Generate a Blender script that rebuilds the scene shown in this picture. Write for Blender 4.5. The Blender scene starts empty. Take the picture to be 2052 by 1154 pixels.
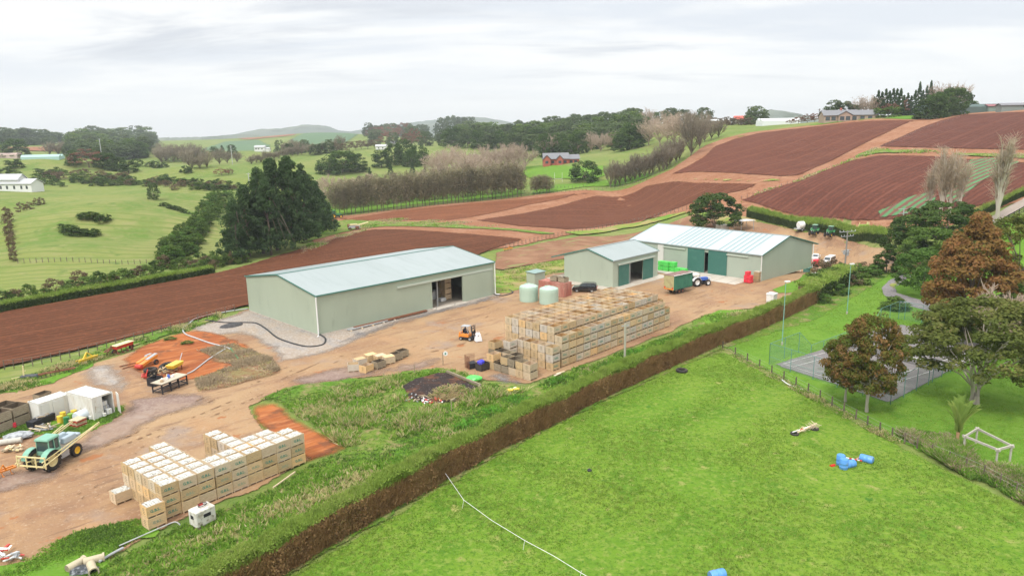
import bpy, bmesh, math, random
import numpy as np
from mathutils import Vector, Matrix
from mathutils.geometry import delaunay_2d_cdt
random.seed(7); NP = np.random.RandomState(11)
SC = bpy.context.scene; COL = SC.collection
PI = math.pi; rad = math.radians
# ---------------------------------------------------------------- camera
CX, CY, FP, PITCH, ROLL, CH = 1026., 577., 1445., -.213, .020, 30.5
def _rot():
    R0 = np.array([[1,0,0],[0,0,1],[0,-1,0]], float)
    c, s = math.cos(PITCH), math.sin(PITCH); Rx = np.array([[1,0,0],[0,c,s],[0,-s,c]])
    c, s = math.cos(ROLL), math.sin(ROLL); Rz = np.array([[c,-s,0],[s,c,0],[0,0,1]])
    return Rz @ Rx @ R0
RW = _rot()
cd = bpy.data.cameras.new('camera'); cam = bpy.data.objects.new('camera', cd); COL.objects.link(cam)
cd.sensor_width = 36; cd.lens = 36*FP/2052; cd.clip_start = .5; cd.clip_end = 20000
mw = Matrix(RW.T.tolist()).to_4x4(); mw.translation = (0, 0, CH); cam.matrix_world = mw
SC.camera = cam
# ---------------------------------------------------------------- light
SUN_EL, SUN_AZ = 52, -150        # azimuth from +Y, negative = left
sd = bpy.data.lights.new('sun', 'SUN'); sun = bpy.data.objects.new('sun', sd); COL.objects.link(sun)
sd.energy = 2.3; sd.angle = rad(11); sd.color = (1, .96, .9)
v = Vector((math.sin(rad(SUN_AZ))*math.cos(rad(SUN_EL)), math.cos(rad(SUN_AZ))*math.cos(rad(SUN_EL)), math.sin(rad(SUN_EL))))
sun.rotation_euler = v.to_track_quat('Z', 'Y').to_euler()
W = bpy.data.worlds.new('World'); SC.world = W; W.use_nodes = True
def world():
    nt = W.node_tree; N = nt.nodes; L = nt.links
    for n in list(N): N.remove(n)
    out = N.new('ShaderNodeOutputWorld'); bg = N.new('ShaderNodeBackground'); L.new(bg.outputs[0], out.inputs[0])
    bg.inputs[1].default_value = .1
    sky = N.new('ShaderNodeTexSky'); sky.sky_type = 'NISHITA'; sky.sun_disc = False
    sky.sun_elevation = rad(SUN_EL); sky.sun_rotation = rad(SUN_AZ)
    tc = N.new('ShaderNodeTexCoord'); sp = N.new('ShaderNodeSeparateXYZ'); L.new(tc.outputs['Generated'], sp.inputs[0])
    def math_(op, a, b):
        m = N.new('ShaderNodeMath'); m.operation = op
        for i, q in enumerate((a, b)):
            if isinstance(q, (int, float)): m.inputs[i].default_value = q
            elif q is not None: L.new(q, m.inputs[i])
        return m.outputs[0]
    zc = math_('MAXIMUM', sp.outputs[2], 0.0); den = math_('ADD', zc, .11)
    cb = N.new('ShaderNodeCombineXYZ')
    L.new(math_('DIVIDE', sp.outputs[0], den), cb.inputs[0]); L.new(math_('DIVIDE', sp.outputs[1], den), cb.inputs[1])
    def noise(sc, det, mp, lo, hi, w=0):
        m = N.new('ShaderNodeMapping'); m.inputs['Scale'].default_value = mp; m.inputs['Location'].default_value = (w, w*.7, 0); L.new(cb.outputs[0], m.inputs[0])
        n = N.new('ShaderNodeTexNoise'); n.inputs['Scale'].default_value = sc; n.inputs['Detail'].default_value = det; n.inputs['Roughness'].default_value = .55
        n.inputs['Distortion'].default_value = .4
        L.new(m.outputs[0], n.inputs[0]); r = N.new('ShaderNodeMapRange'); r.interpolation_type = 'SMOOTHSTEP'
        r.inputs[1].default_value = lo; r.inputs[2].default_value = hi; L.new(n.outputs[0], r.inputs[0]); return r.outputs[0]
    def mix(f, a, b):
        m = N.new('ShaderNodeMix'); m.data_type = 'RGBA'
        if isinstance(f, float): m.inputs[0].default_value = f
        else: L.new(f, m.inputs[0])
        for i, q in ((6, a), (7, b)):
            if isinstance(q, tuple): m.inputs[i].default_value = (*q, 1)
            else: L.new(q, m.inputs[i])
        return m.outputs[2]
    c1 = mix(noise(.75, 8, (.6, 1.0, 1), .40, .64, 5.3), (9.7, 9.75, 9.7), (7.7, 8.1, 8.65))
    c2 = mix(noise(1.1, 7, (.55, 1.1, 1), .50, .70, 11.3), c1, (6.9, 7.2, 7.7))
    fh = N.new('ShaderNodeMapRange'); L.new(sp.outputs[2], fh.inputs[0]); fh.inputs[1].default_value = .015; fh.inputs[2].default_value = .11; fh.interpolation_type = 'SMOOTHSTEP'
    c3 = mix(fh.outputs[0], (9.6, 9.7, 9.7), c2)
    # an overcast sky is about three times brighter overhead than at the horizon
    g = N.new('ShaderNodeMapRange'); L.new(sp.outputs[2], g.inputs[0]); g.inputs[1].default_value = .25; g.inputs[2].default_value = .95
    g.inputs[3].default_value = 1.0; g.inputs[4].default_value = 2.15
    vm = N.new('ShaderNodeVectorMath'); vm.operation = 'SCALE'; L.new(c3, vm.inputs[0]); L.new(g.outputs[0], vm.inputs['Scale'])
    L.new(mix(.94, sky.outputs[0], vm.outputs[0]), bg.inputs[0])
world()
SC.view_settings.view_transform = 'Standard'; SC.view_settings.look = 'None'
SC.view_settings.exposure = 0.16; SC.view_settings.gamma = 1
SC.cycles.max_bounces = 5; SC.cycles.diffuse_bounces = 2; SC.cycles.glossy_bounces = 2; SC.cycles.transmission_bounces = 3
SC.cycles.volume_bounces = 0; SC.cycles.transparent_max_bounces = 6
# ---------------------------------------------------------------- terrain
def ray(px, py):
    return RW.T @ np.array([(px-CX)/FP, -(py-CY)/FP, -1.])
def at_d(px, py, d):            # world point on the pixel's ray at horizontal range d
    r = ray(px, py); t = d/math.hypot(r[0], r[1]); return np.array([0, 0, CH]) + t*r
def at_z(px, py, z=0.):
    r = ray(px, py); t = (z-CH)/r[2]; return np.array([0, 0, CH]) + t*r
CTRL = []
for px in range(-100, 2200, 230):
    for py in (560, 640, 760, 900, 1150):
        if px > 1900 and py < 600: continue
        CTRL.append(at_z(px, py))
for p in ((0,600),(150,590),(300,560),(480,520),(480,480),(700,485),(900,500),(1050,480),(950,440),(1300,430),(1430,460),(1600,470),(1700,480),(250,505),(50,500),(1250,410)):
    CTRL.append(at_z(*p))
for p in ((1530,375,262),(1350,360,305),(1050,392,325),(1190,386,315),(1120,325,427),(1420,300,366),(1470,277,403),(1640,251,410),(1840,242,415),(1950,229,440),
          (2052,223,415),(2150,219,415),(1760,300,317),(2052,305,287),(1600,320,320),(1700,440,222),(1900,420,215),(2052,400,207),(1980,455,183),(2052,450,165),(2150,380,200),(670,437,317),(800,420,310),
          (1250,290,525),(1150,268,730),(1300,250,790),(900,292,730),(1480,249,540),(1350,250,600),(700,330,550),(700,302,790),(850,330,520),(1000,330,470),(500,340,585),(430,380,400),
          (30,382,440),(0,342,620),(100,400,380),(300,378,440),(150,337,640),(200,314,900),(0,297,1000),(0,285,1300),(120,287,1350),(-150,300,900),
          (400,302,1250),(600,268,1600),(450,287,1500),(520,276,1580),(700,268,1600),(330,284,2000),(800,275,1500),(1780,232,440),(1700,238,440),(300,320,800)):
    CTRL.append(at_d(*p))
def world_pt(px, d, z): q = at_d(px, 300, d); return np.array([q[0], q[1], z])
for p in ((1690,600,24),(2052,620,36),(2250,450,34),(1480,800,30),(1300,1100,26),(1000,1200,18),(-100,2500,-10),(300,2800,-20),(700,2600,-10),(1100,2500,-10),(1600,2000,0),(2100,2000,10),
          (-100,7000,-60),(500,7000,-60),(1000,7000,-60),(1600,7000,-60),(2150,7000,-60)):
    CTRL.append(world_pt(*p))
for a in (-150,-110,-75,75,110,150):
    for d in (40,150): CTRL.append(np.array([d*math.sin(rad(a)), d*math.cos(rad(a)), 0]))
CTRL = np.array(CTRL)
def uv_(x, y):
    d = np.hypot(x, y)+1e-6; return np.stack([np.arctan2(x, y)*2.2, np.log(d)], -1)
def _tps():
    C = uv_(CTRL[:,0], CTRL[:,1]); n = len(C)
    r2 = ((C[:,None]-C[None])**2).sum(-1); K = np.where(r2 > 0, r2*np.log(r2+1e-12), 0)
    K += np.eye(n)*2e-4
    P = np.hstack([np.ones((n,1)), C]); A = np.zeros((n+3,n+3)); A[:n,:n] = K; A[:n,n:] = P; A[n:,:n] = P.T
    w = np.linalg.solve(A, np.concatenate([CTRL[:,2], np.zeros(3)])); return C, w
TC, TW = _tps()
BUMPS = []
for (px, py, d, amp, sa, sr) in ((205,455,250,5,42,13),(95,500,212,3,28,12),(310,470,240,4,24,12),(390,405,320,5,40,16),(70,405,335,5,50,20),(180,350,540,8,60,26),(335,366,480,6,45,22),(470,372,400,5,40,20),(560,345,520,6,50,22),(720,335,560,5,50,25),(120,330,600,7,90,45),(330,352,520,-4,40,40),(520,345,470,5,50,40),(30,440,250,3,20,25),(400,320,800,8,120,60),(640,320,650,6,80,60),(245,400,292,9,40,24),(120,470,235,3,25,30),(380,430,290,-3,30,22),(250,352,500,4,120,30),(60,345,560,4,60,35),(430,345,560,3,60,40),(560,365,430,3,40,25)):
    q = at_d(px, py, d); e = np.array([q[0], q[1]])/np.hypot(q[0], q[1]); BUMPS.append((q[0], q[1], e, amp, sa, sr))
def T(x, y):
    x = np.asarray(x, float); y = np.asarray(y, float); sh = x.shape; x = x.ravel(); y = y.ravel()
    out = np.zeros(len(x)); U = uv_(x, y)
    for i in range(0, len(x), 20000):
        u = U[i:i+20000]; r2 = ((u[:,None]-TC[None])**2).sum(-1)
        out[i:i+20000] = (r2*np.log(r2+1e-12)) @ TW[:-3] + TW[-3] + u @ TW[-2:]
    d = np.hypot(x, y); w = np.clip((d-150)/45, 0, 1); w = w*w*(3-2*w)
    back = np.clip((y+20)/60, 0, 1)
    out = out*w*back
    for bx, by, e, amp, sa, sr in BUMPS:
        dx, dy = x-bx, y-by; r = dx*e[0]+dy*e[1]; a = -dx*e[1]+dy*e[0]
        out += amp*np.exp(-(r/sr)**2-(a/sa)**2)*w
    return out.reshape(sh)
def Tz(x, y): return float(T(np.array([x]), np.array([y]))[0])
_cache = {}
def GG(pts):                    # pixels -> world ground points (ray march on the height function)
    pts = np.array(pts, float); n = len(pts)
    R = np.stack([(pts[:,0]-CX)/FP, -(pts[:,1]-CY)/FP, -np.ones(n)], 1) @ RW
    h = np.hypot(R[:,0], R[:,1]); D = np.exp(np.linspace(math.log(20), math.log(2500), 420))
    res = np.zeros((n,3))
    tt = D[None]/h[:,None]; X = R[:,0:1]*tt; Y = R[:,1:2]*tt; Z = CH+R[:,2:3]*tt
    G_ = Z-T(X, Y)
    for i in range(n):
        neg = np.where(G_[i] < 0)[0]
        if len(neg) == 0: k = int(np.argmin(G_[i][200:]))+200; t = tt[i,k]
        else:
            k = neg[0]
            if k == 0: t = tt[i,0]
            else:
                a, b = G_[i,k-1], G_[i,k]; t = tt[i,k-1]+(tt[i,k]-tt[i,k-1])*a/(a-b)
        res[i] = (R[i,0]*t, R[i,1]*t, 0)
    res[:,2] = T(res[:,0], res[:,1]); return res
def G(px, py): return Vector(GG([(px, py)])[0])
def rng_m(p): return math.sqrt(p[0]**2+p[1]**2+(CH-p[2])**2)
# ---------------------------------------------------------------- materials
MATS = {}
def M(name, col, rough=.85, layers=(), bump=None, spec=.25, metal=0., rnd=0., attr=None, coat=0., alpha=1.):
    if name in MATS: return MATS[name]
    m = bpy.data.materials.new(name); m.use_nodes = True; nt = m.node_tree; N = nt.nodes; L = nt.links
    b = N['Principled BSDF']; b.inputs['Roughness'].default_value = rough; b.inputs['Metallic'].default_value = metal
    b.inputs['Specular IOR Level'].default_value = spec; b.inputs['Base Color'].default_value = (*col, 1)
    if coat: b.inputs['Coat Weight'].default_value = coat
    if alpha < 1: b.inputs['Alpha'].default_value = alpha
    cur = None
    tc = N.new('ShaderNodeTexCoord')
    def fac(kind, sc, lo, hi, st=(1,1,1), det=4, rz=0):
        mp = N.new('ShaderNodeMapping'); L.new(tc.outputs['Object'], mp.inputs[0])
        mp.inputs['Rotation'].default_value = (0, 0, rz); mp2 = N.new('ShaderNodeMapping'); L.new(mp.outputs[0], mp2.inputs[0]); mp2.inputs['Scale'].default_value = st
        if kind == 'n':
            t = N.new('ShaderNodeTexNoise'); t.inputs['Scale'].default_value = sc; t.inputs['Detail'].default_value = det; t.inputs['Roughness'].default_value = .6; o = t.outputs[0]
        elif kind == 'w':
            t = N.new('ShaderNodeTexWave'); t.inputs['Scale'].default_value = sc; t.inputs['Distortion'].default_value = det; t.inputs['Detail'].default_value = 2; t.inputs['Detail Scale'].default_value = .6; o = t.outputs['Fac']
        elif kind == 'v':
            t = N.new('ShaderNodeTexVoronoi'); t.inputs['Scale'].default_value = sc; o = t.outputs['Distance']
        L.new(mp2.outputs[0], t.inputs[0])
        r = N.new('ShaderNodeMapRange'); L.new(o, r.inputs[0]); r.inputs[1].default_value = lo; r.inputs[2].default_value = hi
        return r.outputs[0]
    def mixin(f, c2):
        nonlocal cur
        x = N.new('ShaderNodeMix'); x.data_type = 'RGBA'; L.new(f, x.inputs[0])
        if cur is None: x.inputs[6].default_value = (*col, 1)
        else: L.new(cur, x.inputs[6])
        x.inputs[7].default_value = (*c2, 1); cur = x.outputs[2]
    for l in layers:
        if l[0] == 'a':
            at = N.new('ShaderNodeAttribute'); at.attribute_name = l[1]; r = N.new('ShaderNodeMapRange'); L.new(at.outputs['Fac'], r.inputs[0])
            r.inputs[1].default_value = l[2]; r.inputs[2].default_value = l[3]; mixin(r.outputs[0], l[4])
        elif l[0] == 'r':
            oi = N.new('ShaderNodeObjectInfo'); r = N.new('ShaderNodeMapRange'); L.new(oi.outputs['Random'], r.inputs[0])
            r.inputs[1].default_value = l[1]; r.inputs[2].default_value = l[2]; mixin(r.outputs[0], l[3])
        else:
            k, sc, lo, hi, c2 = l[:5]; mixin(fac(k, sc, lo, hi, *l[5:]), c2)
    if rnd:
        oi = N.new('ShaderNodeObjectInfo'); r = N.new('ShaderNodeMapRange'); L.new(oi.outputs['Random'], r.inputs[0]); r.inputs[3].default_value = 1-rnd; r.inputs[4].default_value = 1+rnd
        hs = N.new('ShaderNodeHueSaturation'); L.new(r.outputs[0], hs.inputs['Value'])
        if cur is None: hs.inputs['Color'].default_value = (*col, 1)
        else: L.new(cur, hs.inputs['Color'])
        cur = hs.outputs[0]
    if cur is not None: L.new(cur, b.inputs['Base Color'])
    if bump:
        hsum = None
        for (k, sc, st_, det, rz, amp) in bump[1]:
            f = fac(k, sc, 0, 1, st_, det, rz); mm = N.new('ShaderNodeMath'); mm.operation = 'MULTIPLY'; L.new(f, mm.inputs[0]); mm.inputs[1].default_value = amp
            if hsum is None: hsum = mm.outputs[0]
            else:
                ad = N.new('ShaderNodeMath'); ad.operation = 'ADD'; L.new(hsum, ad.inputs[0]); L.new(mm.outputs[0], ad.inputs[1]); hsum = ad.outputs[0]
        bp = N.new('ShaderNodeBump'); bp.inputs['Strength'].default_value = bump[0]; bp.inputs['Distance'].default_value = 1.0
        L.new(hsum, bp.inputs['Height']); L.new(bp.outputs[0], b.inputs['Normal'])
    MATS[name] = m; return m
def ragged(m, w=.8, sc=1.2, soft=0):
    nm = m.name+' ragged %.2f' % w
    if nm in MATS: return MATS[nm]
    m = m.copy(); m.name = nm; nt = m.node_tree; N = nt.nodes; L = nt.links; b = N['Principled BSDF']
    at = N.new('ShaderNodeAttribute'); at.attribute_name = 'edge'; tc = N.new('ShaderNodeTexCoord'); t = N.new('ShaderNodeTexNoise'); t.inputs['Scale'].default_value = sc; t.inputs['Detail'].default_value = 6; t.inputs['Roughness'].default_value = .7
    L.new(tc.outputs['Object'], t.inputs[0]); a = N.new('ShaderNodeMath'); a.operation = 'MULTIPLY_ADD'; L.new(at.outputs['Fac'], a.inputs[0]); a.inputs[1].default_value = 1/w; L.new(t.outputs[0], a.inputs[2])
    r = N.new('ShaderNodeMapRange'); L.new(a.outputs[0], r.inputs[0]); r.inputs[1].default_value = .72 if soft else .76; r.inputs[2].default_value = 1.25 if soft else .92; L.new(r.outputs[0], b.inputs['Alpha']); MATS[nm] = m; return m
O3 = (1,1,1)
def N_(sc, lo, hi, c, st=O3, det=4, rz=0): return ('n', sc, lo, hi, c, st, det, rz)
def WV(sc, lo, hi, c, rz=0, det=1.5, st=O3): return ('w', sc, lo, hi, c, st, det, rz)
# ---------------------------------------------------------------- mesh helpers
def mesh_np(name, V, F, mats, mi=None, smooth=False, attrs=None):
    """V (n,3); F (m,k) array of equal-sized faces or list"""
    me = bpy.data.meshes.new(name); V = np.asarray(V, np.float32)
    if isinstance(F, np.ndarray):
        m, k = F.shape; me.vertices.add(len(V)); me.vertices.foreach_set('co', V.ravel())
        me.loops.add(m*k); me.loops.foreach_set('vertex_index', F.astype(np.int32).ravel())
        me.polygons.add(m); me.polygons.foreach_set('loop_start', np.arange(0, m*k, k, dtype=np.int32)); me.polygons.foreach_set('loop_total', np.full(m, k, np.int32))
    else: me.from_pydata(V.tolist(), [], F)
    for x in mats: me.materials.append(x)
    if mi is not None: me.polygons.foreach_set('material_index', np.asarray(mi, np.int32))
    me.update(calc_edges=True)
    if smooth: me.polygons.foreach_set('use_smooth', np.ones(len(me.polygons), bool))
    if attrs:
        for k_, (dom, dat) in attrs.items():
            a = me.attributes.new(k_, 'FLOAT', dom); a.data.foreach_set('value', np.asarray(dat, np.float32))
    return me
def link(name, me, parent=None, loc=(0,0,0), rz=0., rx=0., ry=0.):
    o = bpy.data.objects.new(name, me); COL.objects.link(o); o.location = loc; o.rotation_euler = (rx, ry, rz)
    if parent is not None: o.parent = parent
    return o
def tag(o, label=None, cat=None, group=None, kind=None):
    if label: o['label'] = label
    if cat: o['category'] = cat
    if group: o['group'] = group
    if kind: o['kind'] = kind
    return o
def empty(name, loc, rz=0., label=None, cat=None, group=None):
    o = link(name, None, None, loc, rz); o.empty_display_size = .3; return tag(o, label, cat, group)
class MB:
    def __init__(s): s.v = []; s.f = []; s.m = []
    def add(s, V, F, mi=0):
        b = len(s.v); s.v += [tuple(p) for p in V]; s.f += [tuple(i+b for i in f) for f in F]; s.m += [mi]*len(F); return s
    def box(s, c, d, rz=0, mi=0, top=(1,1), rx=0, ry=0, sh=(0,0)):   # centre, dims
        x, y, z = d[0]/2, d[1]/2, d[2]/2; V = []
        for k, (a, b) in enumerate(((-1,-1),(1,-1),(1,1),(-1,1))): V.append(Vector((a*x, b*y, -z)))
        for k, (a, b) in enumerate(((-1,-1),(1,-1),(1,1),(-1,1))): V.append(Vector((a*x*top[0]+sh[0], b*y*top[1]+sh[1], z)))
        R = Matrix.Rotation(rz, 3, 'Z') @ Matrix.Rotation(ry, 3, 'Y') @ Matrix.Rotation(rx, 3, 'X')
        V = [R @ p + Vector(c) for p in V]
        return s.add(V, [(0,3,2,1),(4,5,6,7),(0,1,5,4),(1,2,6,5),(2,3,7,6),(3,0,4,7)], mi)
    def bar(s, a, b, w, h=None, mi=0):
        a, b = Vector(a), Vector(b); h = h or w; d = (b-a); L = d.length
        if L < 1e-6: return s
        d.normalize(); up = Vector((0,0,1)) if abs(d.z) < .95 else Vector((1,0,0)); sx = d.cross(up).normalized(); u = sx.cross(d)
        V = [p+sx*i*w/2+u*j*h/2 for p in (a, b) for i, j in ((-1,-1),(1,-1),(1,1),(-1,1))]
        return s.add(V, [(0,1,2,3),(7,6,5,4),(0,4,5,1),(1,5,6,2),(2,6,7,3),(3,7,4,0)], mi)
    def cyl(s, a, b, r0, r1=None, n=10, mi=0, cap=True):
        a, b = Vector(a), Vector(b); r1 = r0 if r1 is None else r1; d = (b-a).normalized(); up = Vector((0,0,1)) if abs(d.z) < .95 else Vector((1,0,0))
        sx = d.cross(up).normalized(); u = sx.cross(d); V = []
        for p, r in ((a, r0), (b, r1)):
            for i in range(n): t = 2*PI*i/n; V.append(p+sx*math.cos(t)*r+u*math.sin(t)*r)
        F = [(i, (i+1) % n, n+(i+1) % n, n+i) for i in range(n)]
        if cap: F += [tuple(range(n-1, -1, -1)), tuple(range(n, 2*n))]
        return s.add(V, F, mi)
    def tube(s, P, r, n=6, mi=0):
        P = [Vector(p) for p in P]; V = []; F = []
        for k, p in enumerate(P):
            d = (P[min(k+1, len(P)-1)]-P[max(k-1, 0)]).normalized(); up = Vector((0,0,1)) if abs(d.z) < .95 else Vector((1,0,0)); sx = d.cross(up).normalized(); u = sx.cross(d)
            rr = r[k] if isinstance(r, (list, tuple)) else r
            for i in range(n): t = 2*PI*i/n; V.append(p+sx*math.cos(t)*rr+u*math.sin(t)*rr)
        for k in range(len(P)-1):
            for i in range(n): F.append((k*n+i, k*n+(i+1) % n, (k+1)*n+(i+1) % n, (k+1)*n+i))
        F += [tuple(range(n-1, -1, -1)), tuple(range((len(P)-1)*n, len(P)*n))]
        return s.add(V, F, mi)
    def lathe(s, prof, c=(0,0,0), axis='Z', n=24, mi=0, cap=True):     # prof: (r, h)
        V = []; F = []
        for r, h in prof:
            for i in range(n):
                t = 2*PI*i/n; x, y = r*math.cos(t), r*math.sin(t)
                p = (x, y, h) if axis == 'Z' else (x, h, y) if axis == 'Y' else (h, x, y)
                V.append((p[0]+c[0], p[1]+c[1], p[2]+c[2]))
        m = len(prof)
        for k in range(m-1):
            for i in range(n): F.append((k*n+i, k*n+(i+1) % n, (k+1)*n+(i+1) % n, (k+1)*n+i))
        if cap and prof[0][0] > 1e-3: F.append(tuple(range(n-1, -1, -1)))
        if cap and prof[-1][0] > 1e-3: F.append(tuple(range((m-1)*n, m*n)))
        return s.add(V, F, mi)
    def prism(s, P, y0, y1, mi=0):           # P in xz, extruded along y
        n = len(P); V = [(x, y0, z) for x, z in P]+[(x, y1, z) for x, z in P]
        return s.add(V, [(i, (i+1) % n, n+(i+1) % n, n+i) for i in range(n)]+[tuple(range(n-1, -1, -1)), tuple(range(n, 2*n))], mi)
    def ico(s, c, r, sub=1, mi=0, jit=0, sq=(1,1,1)):
        bm = bmesh.new(); bmesh.ops.create_icosphere(bm, subdivisions=sub, radius=r)
        V = [(c[0]+p.co.x*sq[0]*(1+random.uniform(-jit, jit)), c[1]+p.co.y*sq[1]*(1+random.uniform(-jit, jit)), c[2]+p.co.z*sq[2]*(1+random.uniform(-jit, jit))) for p in bm.verts]
        F = [tuple(q.index for q in f.verts) for f in bm.faces]; bm.free(); return s.add(V, F, mi)
    def xf(s, mat, a=0):
        for i in range(a, len(s.v)): s.v[i] = tuple(mat @ Vector(s.v[i]))
        return s
    def mesh(s, name, mats, smooth=False, bevel=0):
        me = bpy.data.meshes.new(name); me.from_pydata(s.v, [], s.f)
        if not isinstance(mats, (list, tuple)): mats = [mats]
        for m in mats: me.materials.append(m)
        if len(s.m): me.polygons.foreach_set('material_index', np.array(s.m, np.int32))
        bm = bmesh.new(); bm.from_mesh(me); bmesh.ops.recalc_face_normals(bm, faces=bm.faces)
        if bevel: bmesh.ops.bevel(bm, geom=list(bm.edges), offset=bevel, segments=1, affect='EDGES', clamp_overlap=True)
        bm.to_mesh(me); bm.free()
        if smooth:
            me.polygons.foreach_set('use_smooth', np.ones(len(me.polygons), bool)); me.set_sharp_from_angle(angle=rad(40))
        me.update(); return me
    def obj(s, name, mats, parent=None, loc=(0,0,0), rz=0., smooth=False, bevel=0): return link(name, s.mesh(name, mats, smooth, bevel), parent, loc, rz)
def copy_tree(o, parent=None):
    c = o.copy(); COL.objects.link(c)
    if parent is not None: c.parent = parent
    for ch in list(o.children): copy_tree(ch, c)
    return c
# ================================================================ ground sheets
def fur(c, rz, pitch, dark, extra=()):    # ploughed soil with furrows along a direction
    return dict(col=c, layers=(N_(.035, .42, .62, tuple(q*.82 for q in c)), N_(.09, .5, .64, (c[0]*1.16, c[1]*1.2, c[2]*1.2), (1,1,1), 3), WV(.314/pitch, .35, 1., tuple(.45*p+.55*q for p, q in zip(c, dark)), rz, .5), WV(.314/(pitch*4.3), .96, 1.0, (c[0]*1.25,c[1]*1.35,c[2]*1.4), rz, .4), N_(1.1, .5, .72, tuple(min(1, q*1.45) for q in c), O3, 6))+tuple(extra),
                bump=(.9, (('w', .314/pitch, O3, 1.2, rz, .16), ('n', 2.2, O3, 6, 0, .22))), rough=.95, spec=.1)
def soil(name, c, rz, pitch, dark, extra=()):
    d = fur(c, rz, pitch, dark, extra); return M(name, **d)
GR = (.150, .235, .028)
m_past = M('pasture grass', (.175,.22,.050), .95, (N_(.012,.42,.6,(.225,.24,.08),O3,3), N_(.05,.46,.62,(.125,.195,.042),O3,4), N_(.35,.5,.7,(.235,.235,.09),O3,6), N_(.16,.6,.68,(.11,.17,.04),O3,5), WV(.09,.75,.98,(.15,.195,.05),1.2,6)), (.6,(('n',.8,O3,6,0,.5),('w',.12,O3,4,1.1,.25))), .1)
m_padd = M('paddock grass', (.125,.235,.022), .95, (N_(.05,.42,.6,(.165,.26,.03),O3,4), N_(.25,.5,.68,(.088,.19,.017),O3,5), N_(1.6,.48,.66,(.20,.27,.05),O3,6), N_(3.4,.50,.68,(.075,.165,.016),O3,5), N_(.45,.62,.70,(.29,.29,.09),O3,7), N_(.7,.66,.74,(.062,.16,.02),O3,3)), (.8,(('n',2.4,O3,6,0,.22),('n',.5,O3,3,0,.3),('n',9,O3,2,0,.05))), .1)
m_lawn = M('mown lawn', (.108,.225,.022), .95, (N_(.06,.42,.6,(.135,.25,.028),O3,3), N_(.6,.48,.66,(.088,.195,.02),O3,5), N_(2.4,.52,.68,(.16,.26,.045),O3,5)), (.6,(('n',3,O3,5,0,.12),('n',.4,O3,3,0,.2))), .1)
m_rough = M('rough grass', (.17,.235,.04), .95, (N_(.15,.42,.58,(.105,.22,.025),O3,4), N_(.5,.5,.62,(.27,.235,.10),O3,6), N_(1.8,.5,.68,(.085,.15,.028),O3,6), N_(.3,.62,.7,(.20,.12,.06),O3,5)), (.9,(('n',1.5,O3,7,0,.6),)), .1)
m_yel = M('yellowing grass', (.25,.27,.06), .95, (N_(.2,.42,.6,(.13,.26,.03),O3,5), N_(1.2,.5,.68,(.30,.24,.10),O3,6), N_(.12,.5,.6,(.34,.27,.12),O3,4)), (.8,(('n',1.8,O3,7,0,.4),)), .1)
m_dirt = M('red dirt track', (.275,.125,.065), .95, (N_(.08,.42,.62,(.33,.17,.10),O3,4), N_(.6,.48,.7,(.21,.085,.045),O3,6), N_(2.5,.55,.72,(.38,.22,.14),O3,6)), (.6,(('n',2,O3,6,0,.15),)), .1)
m_yard = M('yard dirt', (.325,.200,.106), .9, (N_(.035,.40,.60,(.375,.25,.140),O3,4), N_(.07,.46,.60,(.265,.150,.088),(1,.55,1),5,.75), N_(.22,.50,.66,(.37,.225,.12),(.5,1,1),5,.9), N_(.5,.52,.70,(.235,.14,.085),(.25,1,1),6,-.8), N_(.9,.60,.70,(.20,.12,.075),(.12,1,1),4,-.75), N_(.12,.58,.70,(.29,.215,.165),O3,4), N_(2.8,.56,.74,(.42,.30,.20),O3,6), N_(7,.60,.72,(.19,.12,.08),O3,4), N_(.3,.63,.68,(.33,.14,.06),O3,6)), (.7,(('n',.9,(.4,1,1),6,.8,.22),('n',5,O3,4,0,.06))), .15)
m_grav = M('pale gravel', (.33,.275,.225), .95, (N_(.09,.42,.62,(.37,.28,.20),O3,4), N_(.4,.48,.66,(.27,.25,.235),(.5,1,1),5,.9), N_(4,.45,.7,(.48,.43,.38),O3,5), N_(9,.5,.72,(.17,.145,.13),O3,3)), (.5,(('n',6,O3,5,0,.08),)), .15)
m_gravd = M('dark gravel', (.19,.175,.17), .95, (N_(.3,.45,.65,(.25,.215,.19),O3,5), N_(5,.5,.7,(.34,.31,.30),O3,4)), (.5,(('n',6,O3,5,0,.08),)), .15)
m_mauve = M('compacted hardstand', (.28,.19,.135), .75, (N_(.1,.42,.6,(.235,.16,.13),O3,4), N_(.3,.52,.68,(.31,.235,.19),(.5,1,1),6,.6), N_(.8,.52,.7,(.19,.115,.085),O3,6), N_(4,.5,.7,(.33,.255,.205),O3,5)), (.4,(('n',1.2,O3,6,0,.12),)), .3)
m_clay = M('orange clay', (.40,.135,.045), .95, (N_(.12,.42,.6,(.31,.095,.035),O3,4), N_(.9,.5,.62,(.27,.085,.035),(.12,1,1),5,-.75), N_(1.2,.5,.7,(.46,.19,.08),(.2,1,1),6,-.7), N_(.4,.56,.66,(.20,.08,.04),O3,6)), (1.,(('n',.9,(.12,1,1),5,-.75,.5),('n',1.2,(.3,1,1),6,-.8,.3))), .1)
m_bank = M('dry bank', (.27,.155,.085), .95, (N_(.25,.46,.62,(.24,.20,.085),O3,5), N_(.6,.5,.62,(.34,.26,.16),(.4,1,1),6,.8), N_(1.8,.5,.7,(.20,.09,.05),O3,6)), (.9,(('n',1.6,O3,7,0,.5),)), .1)
m_ash = M('burnt ash', (.040,.028,.025), .9, (N_(.35,.50,.62,(.15,.065,.035),O3,5), N_(1.6,.5,.66,(.030,.024,.024),O3,6), N_(3.5,.62,.70,(.30,.26,.24),O3,5)), (1.,(('n',1.5,O3,7,0,.35),)), .2)
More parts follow.
